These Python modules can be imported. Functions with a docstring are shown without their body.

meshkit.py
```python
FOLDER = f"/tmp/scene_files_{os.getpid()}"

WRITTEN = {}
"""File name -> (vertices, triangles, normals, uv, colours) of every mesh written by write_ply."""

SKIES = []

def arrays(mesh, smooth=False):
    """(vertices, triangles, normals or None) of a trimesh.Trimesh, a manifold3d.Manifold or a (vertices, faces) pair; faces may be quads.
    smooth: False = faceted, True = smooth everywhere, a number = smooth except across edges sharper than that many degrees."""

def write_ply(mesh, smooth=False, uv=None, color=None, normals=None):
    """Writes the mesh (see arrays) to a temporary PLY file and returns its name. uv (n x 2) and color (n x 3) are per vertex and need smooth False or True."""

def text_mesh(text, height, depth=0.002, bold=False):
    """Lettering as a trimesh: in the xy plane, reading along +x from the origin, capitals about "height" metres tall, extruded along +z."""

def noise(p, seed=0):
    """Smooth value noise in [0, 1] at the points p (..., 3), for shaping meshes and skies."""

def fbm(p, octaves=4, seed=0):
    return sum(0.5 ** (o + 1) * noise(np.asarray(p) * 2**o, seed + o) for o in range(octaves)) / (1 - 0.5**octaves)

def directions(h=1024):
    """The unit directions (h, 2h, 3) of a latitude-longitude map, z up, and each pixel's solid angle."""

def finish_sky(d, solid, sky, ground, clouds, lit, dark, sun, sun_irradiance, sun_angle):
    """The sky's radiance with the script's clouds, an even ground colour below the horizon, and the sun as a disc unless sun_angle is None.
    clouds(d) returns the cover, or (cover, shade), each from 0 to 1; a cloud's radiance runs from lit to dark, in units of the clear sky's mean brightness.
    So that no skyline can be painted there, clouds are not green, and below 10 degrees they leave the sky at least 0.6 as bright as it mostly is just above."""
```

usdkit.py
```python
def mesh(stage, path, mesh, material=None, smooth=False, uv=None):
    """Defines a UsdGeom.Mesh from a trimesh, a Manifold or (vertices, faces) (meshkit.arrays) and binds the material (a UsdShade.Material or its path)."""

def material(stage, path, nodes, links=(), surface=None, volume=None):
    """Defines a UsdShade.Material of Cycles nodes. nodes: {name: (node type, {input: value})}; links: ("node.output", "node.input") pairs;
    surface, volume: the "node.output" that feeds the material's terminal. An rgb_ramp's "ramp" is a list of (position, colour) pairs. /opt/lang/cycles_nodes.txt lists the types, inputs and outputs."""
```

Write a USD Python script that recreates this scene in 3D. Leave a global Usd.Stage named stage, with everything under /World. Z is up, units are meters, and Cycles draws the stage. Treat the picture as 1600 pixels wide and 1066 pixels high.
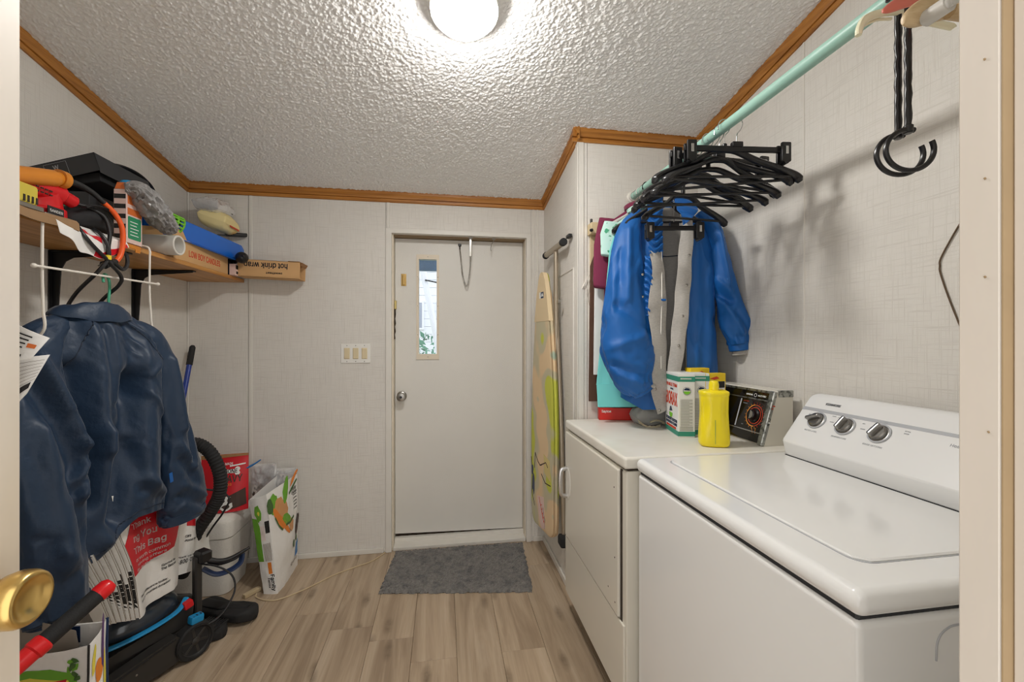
import math, random
import numpy as np, trimesh, manifold3d, usdkit, meshkit
from shapely.geometry import Polygon, Point, LineString, box as sbox
from shapely import affinity
from shapely.ops import unary_union
from scipy.spatial import cKDTree
from pxr import Usd, UsdGeom, UsdShade, UsdLux, Gf, Sdf

stage = Usd.Stage.CreateInMemory()
UsdGeom.SetStageUpAxis(stage, UsdGeom.Tokens.z)
UsdGeom.SetStageMetersPerUnit(stage, 1.0)
UsdGeom.Xform.Define(stage, '/World'); UsdGeom.Scope.Define(stage, '/World/Looks')
random.seed(7); RNG = np.random.default_rng(7)
PI = math.pi
# ---------------------------------------------------------------- camera, sky, lamps, exposure
cam = UsdGeom.Camera.Define(stage, '/World/camera')
cam.AddTranslateOp().Set(Gf.Vec3d(0, 0, 1.29)); cam.AddRotateZOp().Set(-9.1409); cam.AddRotateXOp().Set(90.0)
cam.CreateHorizontalApertureAttr(36.0); cam.CreateVerticalApertureAttr(36.0 * 1066 / 1600)
cam.CreateFocalLengthAttr(14.9625); cam.CreateClippingRangeAttr(Gf.Vec2f(0.02, 200))
cam.CreateExposureAttr(1.16)
LAMP = 66.0            # the ceiling lamp's glass
SKY = 0.27  # dome also stands in for house light, added through the open hall
sky = UsdLux.DomeLight.Define(stage, '/World/sky')
sky.CreateIntensityAttr(SKY); sky.CreateColorAttr(Gf.Vec3f(1.0, 0.985, 0.965))

# ---------------------------------------------------------------- materials
MATS = {}
def lin(c):
    return tuple((x / 255 / 12.92) if x / 255 < .04045 else ((x / 255 + .055) / 1.055) ** 2.4 for x in c)
def mat(name, col, rough=.5, metal=0., var=None, bump=None, spec=None, coat=None, sheen=None, trans=None, stretch=(1, 1, 1), mottle=None, emit=None, rnd=None):
    """col: sRGB 0-255. var=(scale, amount) tone noise, bump=(scale, distance), mottle=(colour, scale, low, high) second colour in patches, rnd = tone by object"""
    if name in MATS: return MATS[name]
    p = {'base_color': lin(col), 'roughness': rough, 'metallic': metal}
    if spec is not None: p['specular_ior_level'] = spec
    if coat: p['coat_weight'] = coat; p['coat_roughness'] = .08
    if sheen: p['sheen_weight'] = sheen; p['sheen_roughness'] = .4
    if trans: p['transmission_weight'] = trans
    n = {'tc': ('texture_coordinate', {}), 'mp': ('mapping', {'scale': stretch}), 'p': ('principled_bsdf', p)}
    l = [('tc.object', 'mp.vector')]
    src = None
    if mottle:
        c2, s, lo, hi = mottle
        n['n2'] = ('noise_texture', {'scale': s, 'detail': 3.}); l.append(('mp.vector', 'n2.vector'))
        n['r2'] = ('rgb_ramp', {'ramp': [(0, lin(col)), (lo, lin(col)), (hi, lin(c2)), (1, lin(c2))]}); l.append(('n2.fac', 'r2.fac')); src = 'r2.color'
    if var:
        n['n1'] = ('noise_texture', {'scale': var[0], 'detail': 4., 'roughness': .6}); l.append(('mp.vector', 'n1.vector'))
        n['mr'] = ('map_range', {'from_min': .25, 'from_max': .75, 'to_min': 1 - var[1], 'to_max': 1 + var[1] * .6}); l.append(('n1.fac', 'mr.value'))
        n['hs'] = ('hsv', {'color': lin(col)}); l.append(('mr.result', 'hs.value'))
        if src: l.append((src, 'hs.color'))
        src = 'hs.color'
    if rnd:
        n['oi'] = ('object_info', {}); n['mr3'] = ('map_range', {'to_min': 1 - rnd, 'to_max': 1 + rnd}); l.append(('oi.random', 'mr3.value'))
        n['hs3'] = ('hsv', {'color': lin(col)}); l.append(('mr3.result', 'hs3.value'))
        if src: l.append((src, 'hs3.color'))
        src = 'hs3.color'
    if src: l.append((src, 'p.base_color'))
    if bump:
        n['nb'] = ('noise_texture', {'scale': bump[0], 'detail': 3.}); l.append(('mp.vector', 'nb.vector'))
        n['b'] = ('bump', {'distance': bump[1], 'strength': 1.}); l += [('nb.fac', 'b.height'), ('b.normal', 'p.normal')]
    MATS[name] = usdkit.material(stage, '/World/Looks/' + name, n, l, surface='p.BSDF')
    return MATS[name]

def linen(name, col, dark, axis):
    """vinyl wall covering printed with short crossing strokes; axis is the wall's horizontal direction"""
    h = (9, 9, 330) ; v = (330, 330, 9)
    n = {'tc': ('texture_coordinate', {}), 'mh': ('mapping', {'scale': h}), 'mv': ('mapping', {'scale': v}), 'ml': ('mapping', {'scale': (1.5, 1.5, 1.5)}),
         'nh': ('noise_texture', {'scale': 1., 'detail': 2.}), 'nv': ('noise_texture', {'scale': 1., 'detail': 2.}), 'nl': ('noise_texture', {'scale': 1., 'detail': 3.}),
         'rh': ('rgb_ramp', {'ramp': [(0, (0, 0, 0)), (.53, (0, 0, 0)), (.72, (1, 1, 1)), (1, (1, 1, 1))]}),
         'rv': ('rgb_ramp', {'ramp': [(0, (0, 0, 0)), (.53, (0, 0, 0)), (.72, (1, 1, 1)), (1, (1, 1, 1))]}),
         'mx': ('mix', {'mix_type': 'lighten', 'fac': 1.}), 'ms': ('math', {'math_type': 'multiply', 'value2': .30}),
         'c': ('mix', {'color1': lin(col), 'color2': lin(dark)}),
         'rl': ('map_range', {'from_min': .3, 'from_max': .7, 'to_min': .95, 'to_max': 1.03}), 'hs': ('hsv', {}),
         'b': ('bump', {'distance': .0006, 'strength': .5}), 'p': ('principled_bsdf', {'roughness': .5, 'specular_ior_level': .35})}
    l = [('tc.object', 'mh.vector'), ('tc.object', 'mv.vector'), ('tc.object', 'ml.vector'), ('mh.vector', 'nh.vector'), ('mv.vector', 'nv.vector'), ('ml.vector', 'nl.vector'),
         ('nh.fac', 'rh.fac'), ('nv.fac', 'rv.fac'), ('rh.color', 'mx.color1'), ('rv.color', 'mx.color2'), ('mx.color', 'ms.value1'), ('ms.value', 'c.fac'),
         ('nl.fac', 'rl.value'), ('rl.result', 'hs.value'), ('c.color', 'hs.color'), ('hs.color', 'p.base_color'), ('mx.color', 'b.height'), ('b.normal', 'p.normal')]
    MATS[name] = usdkit.material(stage, '/World/Looks/' + name, n, l, surface='p.BSDF'); return MATS[name]

def wood(name, col, dark, light, stretch, rough=.4, rnd=0.0, knots=False, rot=None, spec=.5):
    n = {'tc': ('texture_coordinate', {}), 'oi': ('object_info', {}), 'off': ('vector_math', {'math_type': 'scale', 'vector1': (37., 91., 13.)}), 'ad': ('vector_math', {'math_type': 'add'}),
         'mp': ('mapping', {'scale': stretch}), 'n': ('noise_texture', {'scale': 1., 'detail': 5., 'roughness': .62, 'distortion': .6}),
         'r': ('rgb_ramp', {'ramp': [(0, lin(dark)), (.36, lin(dark)), (.52, lin(col)), (.68, lin(light)), (1, lin(light))]}),
         'mr': ('map_range', {'to_min': 1 - rnd, 'to_max': 1 + rnd * .7}), 'hs': ('hsv', {}), 'p': ('principled_bsdf', {'roughness': rough, 'specular_ior_level': spec}),
         'b': ('bump', {'distance': .0004, 'strength': .4})}
    l = [('oi.random', 'off.scale'), ('tc.object', 'ad.vector1'), ('off.vector', 'ad.vector2'), ('ad.vector', 'mp.vector'), ('mp.vector', 'n.vector'), ('n.fac', 'r.fac'), ('oi.random', 'mr.value'), ('mr.result', 'hs.value'),
         ('hs.color', 'p.base_color'), ('n.fac', 'b.height'), ('b.normal', 'p.normal')]
    if knots:
        n.update({'mk': ('mapping', {'scale': (7, 2.4, 0)}), 'vk': ('voronoi_texture', {'scale': 1., 'dimensions': '2D'}), 'rk': ('rgb_ramp', {'ramp': [(0, (1, 1, 1)), (.05, (1, 1, 1)), (.17, (0, 0, 0)), (1, (0, 0, 0))]}),
                  'nk': ('noise_texture', {'scale': 26., 'detail': 4.}), 'mk2': ('math', {'math_type': 'multiply'}), 'ck': ('mix', {'color2': lin((92, 76, 58))}),
                  'mp2': ('mapping', {'scale': (70, 3, 1)}), 'n2': ('noise_texture', {'scale': 1., 'detail': 3.}), 'r2': ('rgb_ramp', {'ramp': [(0, (.78, .77, .76)), (.42, (.95, .95, .95)), (.6, (1, 1, 1)), (1, (1, 1, 1))]}), 'mm': ('mix', {'mix_type': 'multiply', 'fac': 1.})})
        l += [('ad.vector', 'mk.vector'), ('mk.vector', 'vk.vector'), ('vk.distance', 'rk.fac'), ('tc.object', 'nk.vector'), ('rk.color', 'mk2.value1'), ('nk.fac', 'mk2.value2'), ('mk2.value', 'ck.fac'),
              ('ad.vector', 'mp2.vector'), ('mp2.vector', 'n2.vector'), ('n2.fac', 'r2.fac'), ('r.color', 'mm.color1'), ('r2.color', 'mm.color2'), ('mm.color', 'ck.color1'), ('ck.color', 'hs.color')]
    else: l.append(('r.color', 'hs.color'))
    MATS[name] = usdkit.material(stage, '/World/Looks/' + name, n, l, surface='p.BSDF'); return MATS[name]

# ---------------------------------------------------------------- prims
class T:
    def __init__(s, path, loc, local): s.path, s.loc, s.local = path, np.array(loc, float), local
TAKEN = set()
def free(path):
    p, k = path, 0
    while p in TAKEN: k += 1; p = f'{path}_{k:03d}'
    TAKEN.add(p); return p
def tagp(prim, label=None, cat=None, group=None, kind=None):
    for k, v in (('label', label), ('category', cat), ('group', group), ('kind', kind)):
        if v: prim.SetCustomDataByKey(k, v)
def thing(name, label=None, cat=None, loc=(0, 0, 0), rotz=0, group=None, kind=None, local=False):
    p = free('/World/' + name); x = UsdGeom.Xform.Define(stage, p)
    x.AddTranslateOp().Set(Gf.Vec3d(*map(float, loc)))
    if local: x.AddRotateZOp().Set(float(rotz))
    tagp(x.GetPrim(), label, cat, group, kind); return T(p, loc, local)
def part(name, mesh, m, parent, label=None, smooth=35, kind=None):
    """one Mesh under a thing or under a part; meshes are in world coordinates unless the thing is local"""
    p = free(parent.path + '/' + name)
    if hasattr(mesh, 'to_mesh'):
        q = mesh.to_mesh(); mesh = trimesh.Trimesh(q.vert_properties[:, :3], q.tri_verts, process=False)
    if isinstance(mesh, list): mesh = trimesh.util.concatenate(mesh)
    off = np.zeros(3) if parent.local else parent.loc
    mm = trimesh.Trimesh(np.asarray(mesh.vertices) - off, mesh.faces, process=False)
    if smooth is True: mm.merge_vertices(digits_vertex=6)
    u = usdkit.mesh(stage, p, mm, MATS[m] if isinstance(m, str) else m, smooth=smooth)
    tagp(u.GetPrim(), label, kind=kind); return T(p, parent.loc, parent.local)
def single(name, mesh, m, label=None, cat=None, group=None, kind=None, smooth=35):
    """a thing of one mesh"""
    t = part(name, mesh, m, T('/World', (0, 0, 0), True), smooth=smooth); tagp(stage.GetPrimAtPath(t.path), label, cat, group, kind); return t
def copy(root, loc, rotz, label, group=None):
    """another of a thing: an instance of its prim under the next number"""
    src = stage.GetPrimAtPath(root.path); cd = src.GetCustomData()
    name = root.path.split('/')[-1]; p = free('/World/' + name)
    x = UsdGeom.Xform.Define(stage, p); x.GetPrim().GetReferences().AddInternalReference(root.path)
    x.ClearXformOpOrder(); x.GetPrim().GetAttribute('xformOp:translate').Set(Gf.Vec3d(*map(float, loc))) if x.GetPrim().GetAttribute('xformOp:translate') else x.AddTranslateOp().Set(Gf.Vec3d(*map(float, loc)))
    a = UsdGeom.XformOp(x.GetPrim().GetAttribute('xformOp:translate')); b = UsdGeom.XformOp(x.GetPrim().GetAttribute('xformOp:rotateZ')); b.Set(float(rotz)); x.SetXformOpOrder([a, b])
    x.GetPrim().SetInstanceable(True); tagp(x.GetPrim(), label, cd.get('category'), group or cd.get('group')); return T(p, loc, True)

# ---------------------------------------------------------------- shapes
def A(*x): return np.array(x, float)
def unit(v): v = np.asarray(v, float); return v / max(np.linalg.norm(v), 1e-12)
def hull(pts):
    return manifold3d.Manifold.hull_points(np.asarray(pts, np.float64))
def tm(m):
    if hasattr(m, 'to_mesh'):
        q = m.to_mesh(); return trimesh.Trimesh(q.vert_properties[:, :3], q.tri_verts, process=False)
    return m
def rbox(x0, x1, y0, y1, z0, z1, r=.003, seg=2):
    """box with rounded edges"""
    r = min(r, (x1 - x0) / 2.01, (y1 - y0) / 2.01, (z1 - z0) / 2.01)
    a = np.linspace(0, PI / 2, seg + 1); o = [(math.cos(t) * math.cos(p), math.sin(t) * math.cos(p), math.sin(p)) for p in a for t in a]
    pts = [((x1 - r + r * q[0]) if sx > 0 else (x0 + r - r * q[0]), (y1 - r + r * q[1]) if sy > 0 else (y0 + r - r * q[1]), (z1 - r + r * q[2]) if sz > 0 else (z0 + r - r * q[2]))
           for q in o for sx in (1, -1) for sy in (1, -1) for sz in (1, -1)]
    return tm(hull(pts))
def bx(x0, x1, y0, y1, z0, z1):
    b = trimesh.creation.box((x1 - x0, y1 - y0, z1 - z0)); b.apply_translation(((x0 + x1) / 2, (y0 + y1) / 2, (z0 + z1) / 2)); return b
def obox(c, ex, ey, ez, sx, sy, sz, r=.003, seg=1):
    """rounded box of full sizes sx sy sz about c along unit axes"""
    m = rbox(-sx / 2, sx / 2, -sy / 2, sy / 2, -sz / 2, sz / 2, r, seg)
    return xf(m, c, ex, ey, ez)
def xf(m, o, ex, ey, ez):
    m = tm(m).copy(); M = np.eye(4); M[:3, 0], M[:3, 1], M[:3, 2], M[:3, 3] = ex, ey, ez, o; m.apply_transform(M)
    if np.linalg.det(M[:3, :3]) < 0: m.invert()
    return m
def rotz(m, deg, about=(0, 0, 0)):
    m = tm(m).copy(); m.apply_transform(trimesh.transformations.rotation_matrix(math.radians(deg), (0, 0, 1), about)); return m
def rotate(m, deg, axis, about=(0, 0, 0)):
    m = tm(m).copy(); m.apply_transform(trimesh.transformations.rotation_matrix(math.radians(deg), axis, about)); return m
def cr(pts, n=8):
    """Catmull-Rom through points"""
    p = np.asarray(pts, float); p = np.vstack([2 * p[0] - p[1], p, 2 * p[-1] - p[-2]]); out = []
    for i in range(1, len(p) - 2):
        t = np.linspace(0, 1, n, endpoint=False)[:, None]; a, b, c, d = p[i - 1:i + 3]
        out.append(.5 * (2 * b + (c - a) * t + (2 * a - 5 * b + 4 * c - d) * t * t + (3 * b - a - 3 * c + d) * t ** 3))
    return np.vstack(out + [p[-2:-1]])
def skin(rings, caps=True):
    """rings: (m, n, 3) closed loops -> one tube mesh"""
    R = np.asarray(rings, float); m, n = R.shape[:2]; V = R.reshape(-1, 3); i, j = np.meshgrid(np.arange(m - 1), np.arange(n), indexing='ij'); k = (j + 1) % n
    a, b, c, d = i * n + j, i * n + k, (i + 1) * n + k, (i + 1) * n + j
    F = np.vstack([np.stack([a, b, c], -1).reshape(-1, 3), np.stack([a, c, d], -1).reshape(-1, 3)])
    if caps:
        V = np.vstack([V, R[0].mean(0), R[-1].mean(0)]); e = np.arange(n); g = (e + 1) % n
        F = np.vstack([F, np.stack([g, e, np.full(n, m * n)], -1), np.stack([(m - 1) * n + e, (m - 1) * n + g, np.full(n, m * n + 1)], -1)])
    t = trimesh.Trimesh(V, F, process=False)
    if caps and t.volume < 0: t.invert()
    return t
def frames(P, up=None):
    P = np.asarray(P, float); Tn = np.gradient(P, axis=0); Tn /= np.maximum(np.linalg.norm(Tn, axis=1, keepdims=True), 1e-9)
    a = A(0, 0, 1) if up is None else A(*up)
    if abs(Tn[0] @ unit(a)) > .95: a = A(1, 0, 0)
    N = [unit(a - Tn[0] * (a @ Tn[0]))]
    for i in range(1, len(P)): N.append(unit(N[-1] - Tn[i] * (N[-1] @ Tn[i])))
    N = np.array(N); return Tn, N, np.cross(Tn, N)
def tube(P, r, n=10, r2=None, up=None, disp=None):
    """swept round (or oval) bar; r along the path may vary"""
    P = np.asarray(P, float); Tn, N, B = frames(P, up); r = np.broadcast_to(np.asarray(r, float), len(P)); r2 = r if r2 is None else np.broadcast_to(np.asarray(r2, float), len(P))
    t = np.arange(n) / n * 2 * PI
    k = 1 if disp is None else 1 + disp
    ca, sa = np.cos(t)[None, :, None], np.sin(t)[None, :, None]
    kk = k if np.ndim(k) == 0 else k[..., None]
    return skin(P[:, None] + kk * (r[:, None, None] * N[:, None] * ca + r2[:, None, None] * B[:, None] * sa))
def cyl(p, q, r, n=20, bev=0.0, r1=None):
    p, q = A(*p), A(*q); r1 = r if r1 is None else r1
    if bev: d = unit(q - p); P = [p, p + d * .001, p + d * bev, q - d * bev, q - d * .001, q]; return tube(P, [r - bev, r - bev * .8, r, r1, r1 - bev * .8, r1 - bev], n)
    return tube([p, q], [r, r1], n)
def lathe(prof, n=28, o=(0, 0, 0), ex=(1, 0, 0), ey=(0, 1, 0), ez=(0, 0, 1)):
    """profile (radius, height) turned about the local z axis"""
    t = np.arange(n) / n * 2 * PI; pr = np.asarray(prof, float)
    R = np.stack([np.outer(pr[:, 0], np.cos(t)), np.outer(pr[:, 0], np.sin(t)), np.repeat(pr[:, 1:2], n, 1)], -1)
    return xf(skin(R), o, ex, ey, ez)
def ext(poly, h, o=(0, 0, 0), ex=(1, 0, 0), ey=(0, 1, 0)):
    """shapely polygon in the plane (ex, ey) at o, extruded along ex x ey"""
    if not isinstance(poly, (Polygon,)) and not hasattr(poly, 'geoms'): poly = Polygon(poly)
    gs = [g for g in getattr(poly, 'geoms', [poly]) if g.area > 1e-9]
    m = trimesh.util.concatenate([trimesh.creation.extrude_polygon(g, h, engine='earcut') for g in gs])
    return xf(m, o, unit(ex), unit(ey), np.cross(unit(ex), unit(ey)))
def txt(s, h, o, ex, ey, depth=.0006, bold=False, center=False, width=None):
    m = meshkit.text_mesh(s, h, depth, bold); b = m.bounds
    if width: m.apply_scale((width / (b[1, 0] - b[0, 0]), 1, 1)); b = m.bounds
    if center: m.apply_translation((-(b[0, 0] + b[1, 0]) / 2, -(b[0, 1] + b[1, 1]) / 2, 0))
    ex, ey = unit(ex), unit(ey); return xf(m, o, ex, ey, np.cross(ex, ey))
def normals(P):
    du, dv = np.gradient(P, axis=1), np.gradient(P, axis=0); N = np.cross(du, dv); return N / np.maximum(np.linalg.norm(N, axis=-1, keepdims=True), 1e-12)
def solid(P, Q, wrap=False):
    """a skin with thickness between the grids P and Q (m, n, 3)"""
    m, n = P.shape[:2]; V = np.vstack([P.reshape(-1, 3), Q.reshape(-1, 3)]); o = m * n; F = []
    nn = n if wrap else n - 1
    i, j = np.meshgrid(np.arange(m - 1), np.arange(nn), indexing='ij'); k = (j + 1) % n
    a, b, c, d = i * n + j, i * n + k, (i + 1) * n + k, (i + 1) * n + j
    F += [np.stack([a, b, c], -1).reshape(-1, 3), np.stack([a, c, d], -1).reshape(-1, 3), np.stack([a + o, c + o, b + o], -1).reshape(-1, 3), np.stack([a + o, d + o, c + o], -1).reshape(-1, 3)]
    def rim(e, flip):
        e = np.asarray(e); x, y = (e[:-1], e[1:]) if flip else (e[1:], e[:-1]); F.append(np.stack([x, y, y + o], -1)); F.append(np.stack([x, y + o, x + o], -1))
    e = np.arange(n + 1) % n if wrap else np.arange(n)
    rim(e, False); rim(e + (m - 1) * n, True)
    if not wrap: rim(np.arange(m) * n, True); rim(np.arange(m) * n + n - 1, False)
    t = trimesh.Trimesh(V, np.vstack(F), process=False)
    return t
def sheet(P, th=.0015):
    P = np.asarray(P, float); return solid(P, P - normals(P) * th)
def grid(fn, m, n, a=(0, 1), b=(0, 1)):
    v, u = np.meshgrid(np.linspace(*b, m), np.linspace(*a, n), indexing='ij'); return np.asarray(fn(u, v))
def nz(x, y, z=0, s=1, seed=0, o=3):
    return meshkit.fbm(np.stack(np.broadcast_arrays(np.asarray(x, float) * s + 50, np.asarray(y, float) * s + 50, np.asarray(z, float) * s + 50), -1), o, seed) - .5
def drape(mesh2d, fn, off=.0006, edge=.02):
    """lays a flat print (polygon or lettering in a, b) on the surface fn(a, b) -> points (k, 3)"""
    if isinstance(mesh2d, Polygon) or hasattr(mesh2d, 'geoms'):
        ms = []
        for g in getattr(mesh2d, 'geoms', [mesh2d]):
            if g.area < 1e-9: continue
            ms.append(trimesh.creation.extrude_polygon(g, .0003, engine='earcut'))
        mesh2d = trimesh.util.concatenate(ms)
    v, f = np.asarray(mesh2d.vertices), np.asarray(mesh2d.faces)
    if edge: v, f = trimesh.remesh.subdivide_to_size(v, f, edge, max_iter=12)
    a, b, c = v[:, 0], v[:, 1], v[:, 2]; e = 1e-3
    P = np.asarray(fn(a, b)); N = np.cross(np.asarray(fn(a + e, b)) - P, np.asarray(fn(a, b + e)) - P); N /= np.maximum(np.linalg.norm(N, axis=1, keepdims=True), 1e-12)
    return trimesh.Trimesh(P + N * (off + c)[:, None], f, process=False)
def blob(n, cx, cy, r, seed, jag=.25, sx=1, sy=1, rot=0):
    rr = np.random.default_rng(seed); t = np.arange(n) / n * 2 * PI; R = r * (1 + jag * (rr.random(n) - .5) * 2)
    return affinity.rotate(Polygon(np.stack([cx + R * np.cos(t) * sx, cy + R * np.sin(t) * sy], 1)).buffer(r * .12).buffer(-r * .12), rot)
def lathe_on(prof, p, axis, n=24):
    z = unit(axis); x = unit(np.cross(z, A(0, 0, 1) if abs(z[2]) < .9 else A(1, 0, 0))); return lathe(prof, n, p, x, np.cross(z, x), z)
def seg(P, q0, q1): return np.asarray(q0) + (np.asarray(q1) - np.asarray(q0)) * P
# ================================================================ THE SETTING
XL, XR, YB, XC, YC, YF = -1.44, 1.275, 2.69, .643, 1.985, .25
def CEIL(y): return 2.195 + .165 * (YB - y)
WALLC, WALLD = (226, 222, 215), (188, 181, 171)
linen('wall_vinyl', WALLC, WALLD, 'x')
mat('white_trim', (226, 222, 214), .42, var=(9, .03))
mat('cream_trim', (213, 204, 192), .45, var=(14, .06), stretch=(1, 1, .2), mottle=((196, 180, 155), 6, .55, .75))
mat('door_paint', (224, 221, 214), .4, bump=(220, .0006), var=(3, .03))
mat('door_cream', (228, 216, 196), .45, var=(12, .04))
mat('dark_gap', (52, 42, 32), .9)
mat('shade_and_hole_brown', (150, 126, 92), .6, var=(20, .12))  # brown holds the shade under the door head; also colours nail holes
mat('black_rubber', (24, 24, 25), .55)
mat('black_plastic', (22, 22, 24), .38)
mat('chrome', (205, 205, 205), .18, 1.)
mat('steel', (165, 162, 156), .32, 1.)
mat('brass', (222, 188, 116), .26, 1., var=(22, .1), bump=(30, .0008))
mat('dull_brass', (180, 150, 95), .4, 1.)
mat('white_wire', (236, 230, 220), .4)
wood('oak_trim', (176, 116, 48), (150, 94, 36), (190, 130, 60), (3, 3, 3), .38)
wood('oak_trim_x', (176, 116, 48), (150, 94, 36), (190, 130, 60), (2.2, 60, 60), .38)
wood('oak_trim_y', (176, 116, 48), (150, 94, 36), (190, 130, 60), (60, 2.2, 60), .38)
wood('shelf_wood', (196, 140, 74), (176, 118, 56), (212, 160, 96), (45, 1.6, 45), .4)
wood('floor_plank', (178, 157, 132), (154, 133, 110), (192, 173, 150), (15, 1.0, 1), .42, rnd=.10, knots=True, spec=.4)

# floor of planks, laid along y
fl = thing('floor', kind='structure')
part('subfloor', bx(XL - .05, XR + .05, -.3, 2.9, -.06, -.009), 'dark_gap', fl)
W = .1845; PX = .054; fixed = {-3: 2.002, -2: 1.9, -1: 1.75}
for k in range(-9, 7):
    x0, x1 = PX + k * W, PX + (k + 1) * W
    x0, x1 = max(x0, XL - .03), min(x1, XR + .03)
    if x1 - x0 < .02: continue
    j0 = fixed.get(k, .35 + ((k * 0.537 + .61) % 1) * 1.22)
    ys = [-.3] + [j for j in (j0 - 2.44, j0 - 1.22, j0, j0 + 1.22) if -.2 < j < YB + .05] + [YB + .08]
    for a, b in zip(ys[:-1], ys[1:]):
        part('plank', rbox(x0 + .0004, x1 - .0004, a + .0004, b - .0004, -.009, 0, .0012, 1), 'floor_plank', fl, smooth=False)

def wallpoly(parent, pts2, axis, at, th, m='wall_vinyl', name='panel'):
    """a panel: outline (along, z); axis 'x' lies in y = at, axis 'y' in x = at; th is the thickness away from the room"""
    P = Polygon(pts2)
    if axis == 'x': mesh = ext(P, abs(th), (0, at + (th if th > 0 else 0), 0), (1, 0, 0), (0, 0, 1))
    else: mesh = ext(P, abs(th), (at + (th if th < 0 else 0), 0, 0), (0, 1, 0), (0, 0, 1))
    return part(name, mesh, m, parent, smooth=False)
TH = .05
wb = thing('wall_back', kind='structure'); zt = CEIL(YB) + .04; G = .0012
for a, b in ((XL - .05, -1.122), (-1.122, -.348)): wallpoly(wb, [(a + G, 0), (b - G, 0), (b - G, zt), (a + G, zt)], 'x', YB, TH)
wallpoly(wb, [(-.348 + G, 1.965), (.556, 1.965), (.556, zt), (-.348 + G, zt)], 'x', YB, TH)
wallpoly(wb, [(.556 + G, 0), (XC + .05, 0), (XC + .05, zt), (.556 + G, zt)], 'x', YB, TH)
for x in (-1.122, ): part('batten', rbox(x + .004, x + .022, YB - .004, YB + .002, .03, 2.17, .002, 1), 'white_trim', wb)
part('batten', rbox(-.343, -.325, YB - .004, YB + .002, 1.98, 2.17, .002, 1), 'white_trim', wb)
for x in (.566, .592): part('batten', rbox(x, x + .014, YB - .004, YB + .002, .03, 2.17, .002, 1), 'white_trim', wb)
wl = thing('wall_left', kind='structure')
for a, b in ((-.14, 1.55), (1.55, YB)): wallpoly(wl, [(a + G, 0), (b - G, 0), (b - G, CEIL(b) + .04), (a + G, CEIL(a) + .04)], 'y', XL, -TH)
part('corner_bead', rbox(XL, XL + .008, YB - .008, YB, .03, 2.15, .003, 1), 'white_trim', wl)
wr = thing('wall_right', kind='structure')
for a, b in ((.05, .12), (.12, 1.343), (1.343, YC + .05)): wallpoly(wr, [(a + G, 0), (b - G, 0), (b - G, CEIL(b) + .04), (a + G, CEIL(a) + .04)], 'y', XR, TH)
part('batten', rbox(XR - .003, XR + .002, 1.336, 1.343, .0, 2.36, .001, 1), 'white_trim', wr)
wcs = thing('wall_closet_side', kind='structure')
wallpoly(wcs, [(YC + .006, 0), (YB, 0), (YB, CEIL(YB) + .04), (YC + .006, CEIL(YC) + .04)], 'y', XC, TH)
wcf = thing('wall_closet_front', kind='structure')
for a, b in ((XC + .001, .69), (.69, XR)): wallpoly(wcf, [(a + G, 0), (b - G, 0), (b - G, CEIL(YC) + .04), (a + G, CEIL(YC) + .04)], 'x', YC, TH)
part('corner_bead', [rbox(XC - .003, XC + .03, YC - .004, YC + .002, .9, 2.27, .002, 1), rbox(XC - .004, XC + .002, YC - .004, YC + .03, .9, 2.27, .002, 1)], 'white_trim', wcf)
wf = thing('wall_front', kind='structure')   # the wall the doorway is in, on both sides of the camera
zt2 = CEIL(.1) + .05
wallpoly(wf, [(XL - .05, 0), (-.56, 0), (-.56, zt2), (XL - .05, zt2)], 'x', -.03, -.11)
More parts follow.
